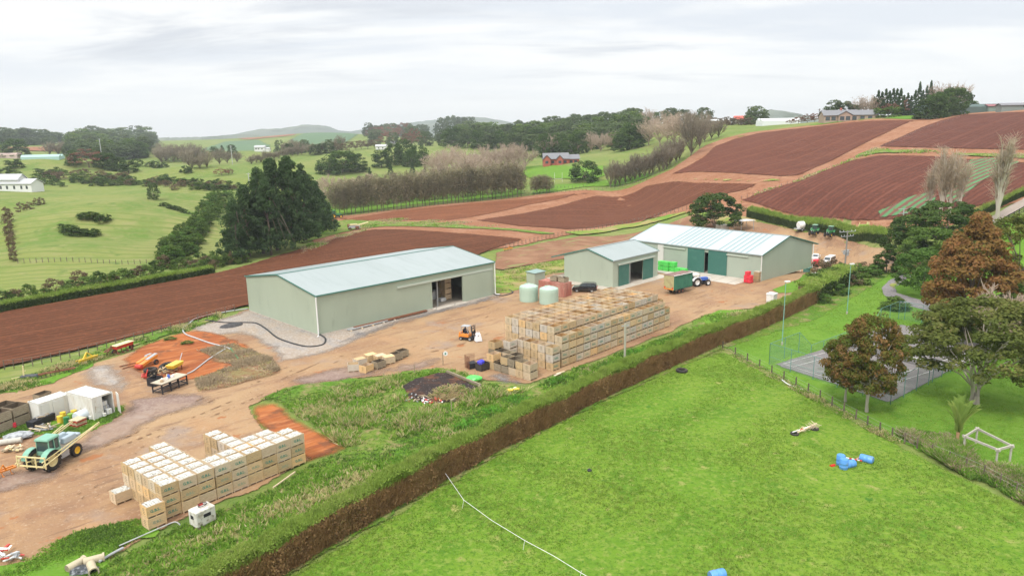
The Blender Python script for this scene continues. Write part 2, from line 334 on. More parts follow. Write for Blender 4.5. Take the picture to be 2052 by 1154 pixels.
m_conc = M('concrete apron', (.50,.45,.38), .85, (N_(.2,.42,.6,(.44,.38,.31),O3,5), N_(.8,.52,.7,(.56,.52,.46),O3,6), WV(.1,.985,1,(.30,.26,.22),.75,0)), (.2,(('n',4,O3,5,0,.02),)), .2)
m_asph = M('old asphalt', (.185,.17,.165), .9, (N_(.12,.42,.6,(.225,.205,.195),O3,5), N_(.7,.48,.66,(.15,.135,.135),O3,6), N_(.3,.58,.68,(.13,.13,.10),O3,6), N_(6,.5,.7,(.26,.24,.23),O3,4)), (.3,(('n',8,O3,4,0,.02),)), .2)
m_drive = M('gravel driveway', (.235,.215,.215), .9, (N_(.4,.42,.6,(.19,.175,.18),O3,5), N_(3,.5,.7,(.33,.30,.29),O3,5)), (.4,(('n',5,O3,4,0,.05),)), .15)
m_road = M('farm road', (.33,.27,.225), .9, (N_(.3,.42,.62,(.27,.22,.19),O3,5), N_(3,.5,.7,(.42,.36,.31),O3,5)), (.4,(('n',5,O3,4,0,.05),)), .15)
def mk_terrain():
    az = np.concatenate([np.linspace(-180,-52,60)[:-1], np.linspace(-52,52,420), np.linspace(52,180,60)[1:]])*PI/180
    r = np.concatenate([[.5], np.exp(np.linspace(math.log(12), math.log(700), 240)), np.exp(np.linspace(math.log(720), math.log(15000), 70))])
    A, R_ = np.meshgrid(az, r, indexing='ij'); X = R_*np.sin(A); Y = R_*np.cos(A); Z = T(X, Y)
    n, m = X.shape; V = np.stack([X, Y, Z], -1).reshape(-1, 3); i, j = np.meshgrid(np.arange(n-1), np.arange(m-1), indexing='ij'); a = (i*m+j).ravel()
    F = np.stack([a, a+m, a+m+1, a+1], 1)[:, ::-1]
    tag(link('ground', mesh_np('ground', V, F, [m_past], smooth=True)), 'rolling green pasture ground', kind='structure')
mk_terrain()
def wobble(P, amp, step, closed=True):
    out = []; n = len(P)
    for i in range(n if closed else n-1):
        a, b = P[i], P[(i+1) % n]; L = math.hypot(b[0]-a[0], b[1]-a[1]); k = max(1, int(L/step))
        for q in range(k):
            t = q/k; x = a[0]+(b[0]-a[0])*t; y = a[1]+(b[1]-a[1])*t; s = amp if q else 0
            x += s*(math.sin(x*1.7+y*.6)+math.sin(y*2.9+x*.3)*.6+NP.uniform(-.7,.7)); y += s*(math.sin(y*1.3+x*.9)+NP.uniform(-.7,.7)); out.append((x, y))
    return out
USED = {}
def inside(P, X, Y):
    P = np.array(P); r = np.zeros(X.shape, bool); n = len(P)
    for i in range(n):
        x0, y0 = P[i]; x1, y1 = P[(i+1) % n]
        c = ((y0 > Y) != (y1 > Y)) & (X < (x1-x0)*(Y-y0)/(y1-y0+1e-12)+x0); r ^= c
    return r
def drape(name, pix, mat, off, label, step=4., amp=.15, cell=None, world=False, hump=None, kind='structure', rag=None):
    W_ = [tuple(p[:2]) for p in (pix if world else GG(pix))]
    P = wobble(W_, amp, step) if amp else W_
    rag = (step*.45 if rag is None else rag); Pa = np.array(P)
    xs = [p[0] for p in P]; ys = [p[1] for p in P]; cell = cell or step
    gx, gy = np.meshgrid(np.arange(min(xs), max(xs), cell), np.arange(min(ys), max(ys), cell)); gx = gx+((np.arange(gx.shape[0]) % 2)*.5*cell)[:,None]
    ok = inside(P, gx, gy); pts = [Vector(p) for p in P]+[Vector((float(a), float(b))) for a, b in zip(gx[ok], gy[ok])]
    n = len(P); r = delaunay_2d_cdt(pts, [], [list(range(n))], 1, 1e-4)
    V = np.array([(p[0], p[1]) for p in r[0]]); z = T(V[:,0], V[:,1])+off
    if hump is not None: z = z+hump(V[:,0], V[:,1])
    F = [f for f in r[2]]
    me = bpy.data.meshes.new(name); me.from_pydata(np.c_[V, z].tolist(), [], F); me.materials.append(ragged(mat, rag, (.55 if rag >= 1.5 and step < 3 else 1.6 if step < 3 else .8), rag in (1.6, 2.0, 3.0)) if rag else mat)
    Pb = np.roll(Pa, -1, 0); ev = np.zeros(len(V))
    for i0 in range(0, len(V), 4000):
        q = V[i0:i0+4000]; ab = Pb-Pa; t = np.clip(((q[:,None]-Pa[None])*ab[None]).sum(-1)/((ab**2).sum(-1)+1e-9), 0, 1); ev[i0:i0+4000] = np.linalg.norm(q[:,None]-Pa[None]-t[...,None]*ab[None], axis=-1).min(1)
    at_ = me.attributes.new('edge', 'FLOAT', 'POINT'); at_.data.foreach_set('value', ev.astype(np.float32))
    bm = bmesh.new(); bm.from_mesh(me); bmesh.ops.recalc_face_normals(bm, faces=bm.faces)
    if bm.faces and sum(f.normal.z for f in bm.faces) < 0: bmesh.ops.reverse_faces(bm, faces=bm.faces)
    bm.to_mesh(me); bm.free(); me.polygons.foreach_set('use_smooth', np.ones(len(me.polygons), bool))
    o = link(name, me); tag(o, label, kind=kind); return o, W_
# directions: furrow angle helper from two pixels
def ang(p, q):
    a, b = GG([p, q]); return math.atan2(b[1]-a[1], b[0]-a[0])
def rz_for(p, q): return -ang(p, q)+PI/2       # wave bands run along x after rotation -> stripes parallel to p->q
drape('track', [(560,447),(680,433),(830,416),(1050,394),(1200,382),(1290,364),(1345,340),(1375,318),(1410,293),(1450,278),(1500,266),(1650,249),(1850,239),(1945,227),(2150,220),(2150,395),(2030,410),(1960,440),(1850,470),(1700,462),(1480,436),(1400,428),(1300,440),(1150,472),(1060,492),(985,505),(800,478),(640,497)], m_dirt, .20, 'reddish dirt tracks between the ploughed fields', 6, .2)
drape('ploughed_field', [(-80,648),(0,628),(200,592),(430,549),(500,531),(560,512),(640,490),(700,470),(745,461),(800,461),(1050,481),(1035,488),(985,503),(850,560),(490,617),(380,650),(200,696),(0,742),(-80,765)], soil('soil near', (.118,.043,.020), rz_for((0,700),(490,610)), 1.7, (.062,.025,.014)), .34, 'freshly ploughed dark red field running behind the big shed', 4, .1, cell=3)
drape('ploughed_field', [(675,439),(830,421),(1000,404),(1180,387),(1190,388),(1170,392),(1060,412),(945,437),(900,443),(800,444),(690,443)], soil('soil far', (.185,.070,.034), rz_for((680,440),(1100,398)), 2.5, (.125,.047,.024)), .34, 'harrowed light red field in front of the row of brown trees', 6, .15)
drape('ploughed_field', [(948,443),(1070,424),(1195,392),(1300,371),(1400,367),(1530,370),(1515,378),(1380,412),(1235,452),(1140,462),(1040,455)], soil('soil mid', (.125,.046,.024), rz_for((1040,450),(1400,385)), 2.4, (.095,.034,.018)), .34, 'dark ploughed field in the middle beyond the fence', 5, .15)
drape('ploughed_field', [(1332,357),(1370,338),(1405,318),(1430,295),(1470,280),(1520,268),(1650,253),(1840,243),(1780,268),(1700,308),(1605,354),(1560,356)], soil('soil upper', (.128,.044,.025), rz_for((1500,350),(1780,255)), 2.4, (.085,.032,.025)), .38, 'large smooth maroon field curving up below the hilltop house', 7, .2)
drape('ploughed_field', [(1757,296),(1810,272),(1880,244),(1935,231),(2052,226),(2150,222),(2150,306),(2052,303),(1860,299)], soil('soil top', (.116,.041,.026), rz_for((1850,290),(2000,235)), 2.2, (.065,.026,.023)), .42, 'maroon ploughed field at the top right of the hill', 7, .2)
drape('ploughed_field', [(1478,405),(1600,364),(1700,325),(1760,313),(1900,316),(2150,326),(2150,385),(2052,392),(2000,408),(1900,430),(1760,447),(1690,446),(1560,428)], soil('soil right', (.122,.042,.026), rz_for((1650,430),(1830,330)), 2.0, (.065,.025,.021)), .45, 'maroon ploughed field on the lower right slope beside the cabbage rows', 6, .2, cell=3.5)
cr = rz_for((1800,430),(1960,345))
m_crop = M('crop rows', (.17,.08,.06), .95, (WV(.13,.30,.55,(.095,.22,.095),cr,.4), N_(.7,.55,.65,(.17,.085,.06),O3,4)), (.8,(('w',.13,O3,.4,cr,.35),)), .1)
drape('crop_field', [(1722,441),(1790,412),(1855,383),(1880,392),(1880,424),(1800,437)], m_crop, .6, 'green cabbage rows at the foot of the slope', 4, .1)
drape('crop_field', [(1880,392),(1925,340),(1945,319),(2010,320),(2052,328),(2000,350),(1965,372),(1930,402),(1890,424)], m_crop, .6, 'green cabbage rows between the bare poplars', 4, .1)
drape('grass_strip', [(1690,322),(1740,303),(1760,302),(1900,306),(2150,311),(2150,320),(1900,312),(1760,310),(1715,318)], m_rough, .55, 'weedy grass strip between the two right fields', 5, .3)
drape('grass_strip', [(1345,362),(1450,361),(1560,361),(1575,366),(1530,369),(1400,365),(1340,367)], m_yel, .5, 'yellow grass strip below the large maroon field', 5, .3)
drape('grass_strip', [(560,470),(620,447),(700,441),(780,446),(900,449),(960,456),(1060,463),(1120,470),(1100,474),(900,459),(770,456),(720,460),(660,476),(600,492)], m_rough, .4, 'green grassy strip by the pine trees and parked machines', 4, .3)
drape('grass_strip', [(1125,466),(1240,452),(1380,420),(1384,426),(1250,460),(1150,474)], m_yel, .42, 'narrow grass strip under the post fence', 4, .2)
m_fal = M('fallow soil', (.255,.135,.078), .95, (WV(.8,.3,.8,(.19,.095,.055),rz_for((1000,520),(1300,445)),2), N_(.5,.55,.66,(.22,.24,.09),(.3,1,1),6,rz_for((1000,520),(1300,445))+PI/2), N_(.1,.45,.62,(.30,.17,.10),O3,4)), (.7,(('n',2,O3,6,0,.2),)), .1)
drape('fallow_field', [(990,508),(1060,494),(1160,474),(1390,428),(1440,445),(1440,480),(1250,500),(1135,521),(985,548)], m_fal, .28, 'pale brown fallow field with weed lines behind the sheds', 4, .2)
drape('grass_verge', [(975,552),(1060,533),(1140,517),(1142,540),(1090,552),(1060,575),(1020,590),(985,590)], m_yel, .16, 'rough yellow grass verge beside the big shed', 3, .25)
YARD = [(-90,812),(60,772),(150,738),(270,703),(375,665),(500,618),(640,600),(900,590),(1000,575),(1060,552),(1140,545),(1200,500),(1400,470),(1490,440),(1560,452),(1700,476),(1800,492),(1850,520),(1845,545),(1810,555),(1770,545),(1700,552),(1640,580),(1560,612),(1540,616),(1480,622),(1400,640),(1355,664),(1150,742),(1060,772),(960,764),(905,742),(830,750),(700,762),(640,775),(560,792),(505,815),(545,870),(640,915),(520,985),(400,1030),(300,1078),(160,1154),(120,1300),(-90,1300)]
drape('yard', YARD, m_yard, .10, 'bare brown dirt farmyard', 2.5, .25)
drape('gravel', [(372,658),(500,618),(900,560),(1015,572),(1020,590),(960,612),(800,650),(690,700),(620,720),(545,738),(530,700),(470,672),(400,680)], m_grav, .125, 'pale gravel surround of the big shed', 2, .3, rag=3.0)
drape('gravel', [(875,618),(935,606),(1000,590),(1010,596),(985,606),(930,616),(880,632),(800,655),(720,684),(650,700),(700,670)], m_gravd, .14, 'dark gravel strip along the front of the big shed', 1.5, .2, rag=3.0)
drape('gravel', [(960,755),(1000,742),(1060,765),(1120,760),(1080,775),(1060,780),(980,770)], m_gravd, .14, 'grey gravel patch below the old wooden bins', 1.2, .2, rag=3.0)
drape('hardstand', [(330,786),(420,782),(440,800),(440,812),(380,828),(330,842),(300,862),(235,898),(170,915),(140,960),(60,985),(0,1000),(-60,1010),(-60,940),(60,935),(160,870),(235,830),(240,800)], m_mauve, .14, 'purplish compacted hardstand by the white container', 1.5, .25, rag=3.0)
drape('hardstand', [(560,760),(640,742),(700,728),(760,738),(860,715),(905,718),(860,745),(760,757),(640,775),(600,778)], m_mauve, .14, 'purplish damp track by the loose bins', 1.5, .25, rag=3.0)
drape('hardstand', [(160,740),(225,722),(260,742),(275,775),(240,800),(160,775),(150,755)], m_grav, .13, 'pale worn ground above the white container', 1.5, .25, rag=3.0)
drape('clay_slope', [(235,722),(290,690),(380,660),(440,668),(500,690),(540,715),(480,735),(420,755),(380,770),(300,760),(265,745)], m_clay, .15, 'orange eroded clay slope above the scrap machinery', 1.5, .25, rag=1.6)
drape('clay_slope', [(500,812),(520,802),(560,808),(590,835),(640,860),(690,885),(700,905),(650,922),(610,935),(560,905),(520,870),(495,835)], m_clay, .15, 'orange clay cut behind the full bins', 1.5, .25, rag=1.6)
drape('dry_bank', [(400,700),(470,685),(540,712),(575,745),(540,760),(450,782),(400,790),(380,775),(400,760),(480,735),(420,730)], m_bank, .19, 'dry brown bank with pale stubble', 1.5, .25, rag=1.6)
drape('grass_patch', [(-60,805),(60,772),(150,738),(200,722),(190,735),(140,755),(110,770),(0,792),(-60,815)], m_lawn, .16, 'green grass along the fence at far left', 1.2, .3)
drape('grass_patch', [(120,845),(190,835),(245,812),(240,835),(190,865),(150,875),(90,870),(0,880),(0,850)], m_lawn, .16, 'green grass round the white container', 1.0, .35)
drape('grass_patch', [(200,690),(280,672),(400,640),(440,628),(440,638),(380,660),(300,685),(210,716),(170,726)], m_rough, .16, 'green weeds below the left fence', 1.2, .3)
drape('grass_patch', [(-80,1140),(60,1125),(160,1090),(300,1055),(330,1062),(240,1100),(200,1154),(180,1300),(-80,1300)], m_lawn, .16, 'grass at the lower left corner', 1.0, .5)
BANK = [(520,798),(575,775),(700,757),(780,765),(800,745),(880,737),(930,745),(965,765),(1060,778),(1150,745),(1360,664),(1405,632),(1440,624),(1500,626),(1560,612),(1640,582),(1690,556),(1740,545),(1790,548),(1700,605),(1640,640),(1440,705),(1200,812),(1000,915),(850,1000),(560,1170),(400,1300),(100,1300),(180,1154),(310,1082),(400,1040),(540,985),(640,925),(690,900),(640,858),(590,830),(560,805)]
drape('verge', BANK, m_rough, .13, 'overgrown weedy bank between yard and hedge', 2, .3)
drape('lawn', [(1545,582),(1600,560),(1640,540),(1680,545),(1640,562),(1590,588),(1560,590)], m_lawn, .17, 'small green lawn at the end of the far shed', 1.5, .1)
drape('lawn', [(1400,640),(1440,622),(1500,622),(1480,640),(1420,655)], m_lawn, .17, 'green patch beside the yard exit', 1.5, .2)
drape('paddock', [(300,1500),(560,1160),(850,990),(1000,905),(1200,803),(1440,697),(1530,742),(1640,800),(1750,862),(1880,930),(2052,1010),(2250,1100),(2800,1350),(2800,1500)], m_padd, .10, 'lush green paddock in the foreground', 4, .1)
drape('lawn', [(1440,697),(1500,672),(1640,602),(1700,562),(1760,545),(1830,540),(1900,480),(1960,460),(2052,430),(2250,385),(2800,420),(2800,1350),(2250,1100),(2052,1010),(1880,930),(1750,862),(1640,800),(1530,742)], m_lawn, .08, 'mown green lawn round the tennis court and trees', 4, .1)
drape('road', [(1940,462),(1965,450),(2052,398),(2150,350),(2150,368),(2052,418),(1990,452),(1960,470)], m_road, .3, 'pale farm road climbing out at far right', 3, .1)
drape('driveway', [(1812,548),(1780,562),(1764,578),(1768,592),(1790,606),(1850,622),(1905,636),(1975,655),(2150,700),(2150,685),(1990,640),(1900,620),(1840,600),(1800,588),(1795,578),(1815,562),(1838,552)], m_drive, .13, 'curving grey gravel driveway', 1.5, .08)
drape('driveway', [(1780,572),(1800,560),(1815,556),(1800,570),(1790,582)], m_yel, .15, 'grassy centre of the driveway', 1, .1)
drape('grass_strip', [(1380,426),(1480,432),(1560,448),(1700,470),(1790,480),(1790,486),(1690,480),(1560,458),(1480,442),(1420,470),(1390,445)], m_yel, .18, 'grass in front of the far hedge', 3, .2)
drape('field', [(1040,335),(1100,332),(1180,335),(1230,330),(1240,345),(1180,362),(1060,360),(1040,350)], m_lawn, .3, 'bright lawn below the red brick house', 6, .3)
drape('field', [(1165,368),(1240,356),(1300,345),(1310,352),(1260,370),(1100,388),(1060,391),(1070,375)], m_lawn, .3, 'green grass behind the field edge trees', 6, .3)
drape('field', [(690,402),(760,396),(1040,378),(1060,388),(900,405),(700,430),(640,432),(640,415)], m_lawn, .25, 'green grass under the row of brown trees', 6, .3)
drape('field', [(1470,276),(1540,264),(1650,247),(1760,240),(1850,232),(1865,236),(1840,241),(1650,251),(1520,266),(1480,278)], m_lawn, .35, 'green strip on the hill crest', 7, .3)
drape('field', [(400,300),(450,284),(520,281),(545,292),(520,303)], M('blue green crop', (.085,.15,.075), .95, (N_(.02,.4,.6,(.10,.17,.08)),)), 1.0, 'far blue-green crop field', 20, 1)
drape('field', [(575,283),(610,268),(680,266),(720,270),(700,285),(650,295)], M('blue green crop', (.08,.15,.07)), 1.0, 'far dark green field under the skyline', 20, 1)
drape('field', [(440,279),(520,276),(600,269),(590,273),(500,281)], m_dirt, 1.0, 'far red field under the skyline', 20, 1)
drape('field', [(-80,298),(100,295),(140,296),(120,305),(-80,302)], m_dirt, .8, 'far red strip at left', 20, 1)

m_rut = M('wheel rut', (.225,.13,.072), .95, (N_(.8,.45,.65,(.30,.185,.11),O3,5),), (.5,(('n',2.5,O3,6,0,.15),)), .15)
def ribbon(pts, w, label, mat=None, off=.155):
    W3 = GG(pts)[:,:2]; Q = []
    for i in range(len(W3)-1):
        p0, p1, p2, p3 = W3[max(0,i-1)], W3[i], W3[i+1], W3[min(len(W3)-1,i+2)]
        for q in range(6): t = q/6; Q.append(.5*((2*p1)+(p2-p0)*t+(2*p0-5*p1+4*p2-p3)*t*t+(3*p1-p0-3*p2+p3)*t**3))
    Q.append(W3[-1]); Q = np.array(Q); d = np.gradient(Q, axis=0); d /= np.linalg.norm(d, axis=1)[:,None]; nn = np.stack([-d[:,1], d[:,0]], 1)
    for k, s in enumerate((-.85, .85)):
        A = Q+nn*(s-w/2); B = Q+nn*(s+w/2); drape('wheel_track', [tuple(p) for p in A]+[tuple(p) for p in B[::-1]], mat or m_rut, off+.006*k, label, 2., .04, world=True, rag=.5, cell=1.)
ribbon([(60,1010),(200,985),(330,880),(450,820),(560,770),(700,715),(880,700),(1010,650)], .55, 'worn wheel tracks through the lower yard')
ribbon([(20,1080),(160,1020),(260,930),(380,850),(520,790)], .5, 'wheel tracks curving past the produce bins', off=.17)
ribbon([(700,745),(860,690),(960,640),(1020,600),(1100,590)], .5, 'wheel tracks in front of the big shed')
ribbon([(1360,640),(1440,610),(1520,605),(1600,570),(1680,545)], .55, 'wheel tracks leaving the yard by the far shed')
ribbon([(1330,620),(1400,600),(1480,590),(1550,590)], .5, 'wheel tracks in front of the far shed', off=.17)
ribbon([(100,960),(220,900),(330,850),(420,800),(520,760),(600,735)], .6, 'wheel tracks from the sprayer to the upper yard', off=.185)
# ================================================================ sheds
m_wall = M('green ribbed cladding', (.345,.42,.315), .55, (N_(.3,.45,.7,(.32,.395,.295),(1,1,.4)),), (.35,(('w',2.2,(1,1,0),0,0,.03),)), .4)
def clad(name, c, along):   # ribbed steel: ribs vertical on walls
    return M(name, c, .55, (N_(.25,.45,.7,tuple(q*.93 for q in c),(1,1,.4)), N_(.6,.62,.75,tuple(q*.85 for q in c),(1,1,.3))), (.5,(('w',1.6,(1,0,0) if along == 'x' else (0,1,0),0,0 if along == 'x' else 0,.02),)), .4)
m_roof = M('pale green roof steel', (.305,.35,.34), .38, (N_(.08,.42,.6,(.33,.375,.37),(1,.3,1)), N_(.7,.5,.7,(.28,.325,.315),(1,.15,1))), (.5,(('w',1.6,(1,0,0),0,0,.03),)), .5)
m_trim = M('dark green trim', (.075,.20,.165), .5)
m_door = M('dark green door', (.05,.165,.13), .5, (WV(1.4,.7,1,(.035,.12,.10),0,0), N_(.8,.55,.75,(.07,.19,.15))), (.4,(('w',1.4,(1,0,0),0,0,.03),)), .4)
m_white = M('white plastic', (.78,.78,.76), .45, (N_(1.5,.55,.75,(.66,.65,.6)),))
m_dark = M('dark interior', (.06,.055,.05), .9)
m_floor = M('shed floor', (.42,.36,.29), .8, (N_(.5,.45,.65,(.33,.28,.22),O3,6),))
m_steel = M('steel frame', (.30,.31,.31), .5, metal=.3)
def quadwall(b, x0, x1, z0, z1, y, t=.12, mi=0): b.box(((x0+x1)/2, y, (z0+z1)/2), (x1-x0, t, z1-z0), mi=mi)
def shed(name, org, th, L, Wd, he, hr, flip, opens, label, cw, lean=0, roofmat=None, pre=''):
    """local frame: x along the front wall, y into the building; front wall at y=0"""
    root = empty(name, org, th, label, 'shed')
    s = 1
    mx = clad(pre+'wall cladding', cw, 'x'); my = clad(pre+'end cladding', cw, 'y')
    b = MB(); e = .06; xs = 0
    for (a0, a1, h) in sorted(opens):
        if a0 > xs: quadwall(b, xs, a0, 0, he-e, 0)
        quadwall(b, a0, a1, h, he-e, 0); xs = a1
    if xs < L: quadwall(b, xs, L, 0, he-e, 0)
    b.obj('front_wall', mx, root)
    b = MB(); quadwall(b, 0, L, 0, he-e, Wd); b.obj('back_wall', mx, root)
    for nm, x in (('end_wall', .063), ('end_wall', L-.063)):
        b = MB(); P = [(.07, 0), (Wd-.07, 0), (Wd-.07, he-.09), (Wd/2, hr-.12), (.07, he-.09)]
        V = [(x-.06, y, z) for y, z in P]+[(x+.06, y, z) for y, z in P]; n = 5
        b.add(V, [(i, (i+1) % n, n+(i+1) % n, n+i) for i in range(n)]+[(4,3,2,1,0), (5,6,7,8,9)]); b.obj(nm, my, root)
    o = .18
    for sg in (0, 1):
        b = MB(); sl = (hr-he)/(Wd/2); y0, z0 = -o, he-o*sl; y1, z1 = Wd/2-.004, hr
        if sg: y0, y1 = Wd+o+lean, Wd/2+.004; z0 = he-(o+lean)*sl
        V = [(-o, y0, z0), (L+o, y0, z0), (L+o, y1, z1), (-o, y1, z1)]; V += [(x, y, z+.07) for x, y, z in V]
        b.add(V, [(0,1,2,3),(4,5,6,7),(0,1,5,4),(1,2,6,5),(2,3,7,6),(3,0,4,7)]); b.obj('roof_slope', roofmat or m_roof, root)
    b = MB()
    b.bar((-o-.02, Wd/2, hr+.085), (L+o+.02, Wd/2, hr+.085), .45, .03)
    b.bar((-o-.04, -o-.08, he-o*sl-.02), (L+o+.04, -o-.08, he-o*sl-.02), .14, .20)
    b.obj('gutter_and_ridge', m_roof if pre != 'big ' else m_trim, root)
    b = MB()
    for x in (-o-.03, L+o+.03):
        b.bar((x, -o, he-o*sl+.03), (x, Wd/2, hr+.03), .05, .22); b.bar((x, Wd+o+lean, he-(o+lean)*sl+.03), (x, Wd/2, hr+.03), .05, .22)
    b.bar((-o, Wd+o+.08+lean, he-(o+lean)*sl-.02), (L+o, Wd+o+.08+lean, he-(o+lean)*sl-.02), .12, .16); b.obj('barge_trim', m_trim, root)
    if opens:
        b = MB(); b.box((L/2, Wd/2, .16), (L-.3, Wd-.3, .06)); b.obj('floor_slab', m_floor, root)
        b = MB()
        for x in np.arange(6, L-1, 6):
            b.bar((x, .2, 0), (x, .2, he-.3), .2, .2); b.bar((x, Wd-.2, 0), (x, Wd-.2, he-.3), .2, .2)
            b.bar((x, .2, he-.4), (x, Wd/2, hr-.4), .12, .3); b.bar((x, Wd-.2, he-.4), (x, Wd/2, hr-.4), .12, .3)
        b.obj('frame', m_steel, root)
    return root
# big shed (front wall runs from near corner A towards C)
SA = Vector((-30.34, 108.65, 0)); STH = .777; SL, SW, SHE, SHR = 37.7, 24.0, 6.4, 8.2
u1 = Vector((math.cos(STH), math.sin(STH), 0)); v1 = Vector((-u1.y, u1.x, 0))
def solve_u(px, base, u):         # distance along a wall base line for a given image column
    n = RW @ np.array([base.x, base.y, -CH]); m = RW @ np.array([u.x, u.y, 0]); k = (px-CX)/FP
    return (-k*n[2]-n[0])/(m[0]+k*m[2])
o0 = solve_u(867, SA, u1); o1 = solve_u(927, SA, u1)
big = shed('storage_shed', SA, STH, SL, SW, SHE, SHR, 0, [(o0, o1, 4.9)], 'largest pale green steel storage shed with a wide open doorway', (.375,.43,.33), pre='big ')
b = MB(); b.box(((o0-7+o1+7)/2, -.16, 5.15), (o1-o0+15, .2, .32)); b.obj('door_track', M('pale trim', (.47,.52,.44), .5), big)
b = MB(); b.box((o1+3.6, -.2, 2.5), (7.2, .07, 4.8)); b.obj('sliding_door', clad('big wall cladding', (.325,.40,.305), 'x'), big)
for x, tx in ((-.12, -1.2), (SL+.12, 1.)):
    b = MB(); b.tube([(x, -.28, SHE-.2), (x, -.22, SHE-.5), (x, -.22, .35), (x+.1*tx, -.4, .12), (x+.5*tx, -.9, .1)], .11, 8); b.obj('downpipe', m_white, big, smooth=True)
b = MB()
for y in (0,): b.box((SL/2, -.12, .1), (o0*1., .1, .2)) if 0 else None
b.box((o0/2, -.1, .11), (o0-.1, .06, .2)); b.box(((o1+SL)/2, -.1, .11), (SL-o1, .06, .2)); b.box((-.05, SW/2, .11), (.06, SW, .2)); b.obj('concrete_footing', m_conc, big)
b = MB(); b.box(((o0+o1)/2, -.7, .14), (o1-o0+.4, 1.5, .08)); b.obj('threshold_slab', m_conc, big)
# middle shed
k = 1.22
MA = Vector((16.21*k, 113.59*k, 0)); MTH = .788; ML, MW, MHE, MHR = 15.6, 12.4, 5.55, 7.26
um = Vector((math.cos(MTH), math.sin(MTH), 0))
q = [solve_u(c, MA, um) for c in (1240, 1259, 1287, 1304)]
mid = shed('workshop_shed', MA, MTH, ML, MW, MHE, MHR, 0, [(q[1], q[2], 4.3)], 'small pale green steel shed in the middle with two dark green doors', (.40,.455,.36), lean=3.2, pre='mid ')
for a, c in ((q[0]-.3, q[1]), (q[2]-.1, q[3]+.6)):
    b = MB(); b.box(((a+c)/2, -.2, 2.15), (c-a, .08, 4.3)); b.box((c-.05, -.245, 2.15), (.12, .03, 4.3), mi=1); b.obj('sliding_door', [m_door, M('pale trim', (.47,.52,.44))], mid)
b = MB(); b.box(((q[0]+q[3])/2+.2, -.26, 4.55), (q[3]-q[0]+1.6, .3, .3)); b.obj('door_track', M('pale trim', (.47,.52,.44)), mid)
# far shed: front runs left from the near corner
FA = Vector((41.14*k, 116.53*k, 0)); FTH = 2.306; FL, FW, FHE, FHR = 32.2+1, 21.7, 5.43, 8.07
uf = Vector((math.cos(FTH), math.sin(FTH), 0)); F0 = FA+uf*FL       # left end of the front wall is the local origin
uf2 = -uf
qf = [solve_u(c, F0, uf2) for c in (1324, 1378, 1411, 1419, 1456, 1490)]
m_roof2 = M('striped roof steel', (.44,.49,.50), .35, (N_(.5,.5,.7,(.39,.44,.45),(1,.1,1)),), (.5,(('w',1.6,(1,0,0),0,0,.03),)), .5)
far = shed('packing_shed', F0, FTH+PI, FL, FW, FHE, FHR, 0, [(qf[2], qf[3], 4.6)], 'long pale green shed with a striped translucent roof and big green doors', (.37,.425,.345), lean=2.2, roofmat=m_roof2, pre='far ')
for a, c in ((qf[1], qf[2]), (qf[3], qf[4])):
    b = MB(); b.box(((a+c)/2, -.17, FHE/2-.12), (c-a, .08, FHE-.3)); b.obj('sliding_door', m_door, far)
b = MB(); b.box(((qf[4]+qf[5])/2+.4, -.2, FHE-.7), (qf[5]-qf[4]+1, .2, .25)); b.obj('door_track', M('pale trim', (.47,.52,.44)), far)
b = MB(); b.box(((qf[1]-3.6), -.2, FHE-.7), (6, .2, .25)); b.obj('door_track', M('pale trim', (.47,.52,.44)), far)
b = MB(); b.box((qf[0], -.15, 2.6), (1.6, .08, 5.)); b.obj('side_door', M('off white door', (.62,.60,.55)), far)
b = MB(); sl = (FHR-FHE)/(FW/2); ms = M('roof skylight strip', (.24,.33,.34), .4)
for x0, n in ((FL*.30, 9), (FL*.70, 6)):
    for i in range(n):
        x = x0+i*1.25; 
        if x > FL-.5: break
        V = [(x, -.1, FHE-.1*sl+.078), (x+.42, -.1, FHE-.1*sl+.078), (x+.42, FW/2-.3, FHR-.3*sl+.078), (x, FW/2-.3, FHR-.3*sl+.078)]; b.add(V, [(0,1,2,3)])
b.obj('skylight_strip', ms, far)
b = MB(); b.tube([(FL+.05, -.25, FHE-.2), (FL+.05, -.2, FHE-.5), (FL+.05, -.2, .1)], .09, 8); b.obj('downpipe', m_white, far, smooth=True)
b = MB(); b.tube([(FL+.2, FW+.1, FHE-.4), (FL+.2, FW+.1, .1)], .09, 8); b.obj('downpipe', m_white, far, smooth=True)
# aprons
def slab(name, pts, mat, z, label, t=.1):
    b = MB(); n = len(pts); V = [(p[0], p[1], z-t) for p in pts]+[(p[0], p[1], z) for p in pts]
    b.add(V, [(i, (i+1) % n, n+(i+1) % n, n+i) for i in range(n)]+[tuple(range(n-1, -1, -1)), tuple(range(n, 2*n))]); return tag(b.obj(name, mat), label, kind='structure')
vm_ = Vector((-um.y, um.x, 0)); vf = Vector((-uf2.y, uf2.x, 0))
pa = [MA-vm_*2.2+um*(-2.4), MA-vm_*2.2+um*(ML+1.), F0-vf*6+uf2*(2), F0-vf*6.5+uf2*(FL-2), F0+uf2*(FL-2), F0, F0+vf*3+uf2*-4, MA+vm_*(MW+4)+um*(-2.4)]
slab('concrete_apron', pa, m_conc, .17, 'pale concrete apron round the two far sheds')
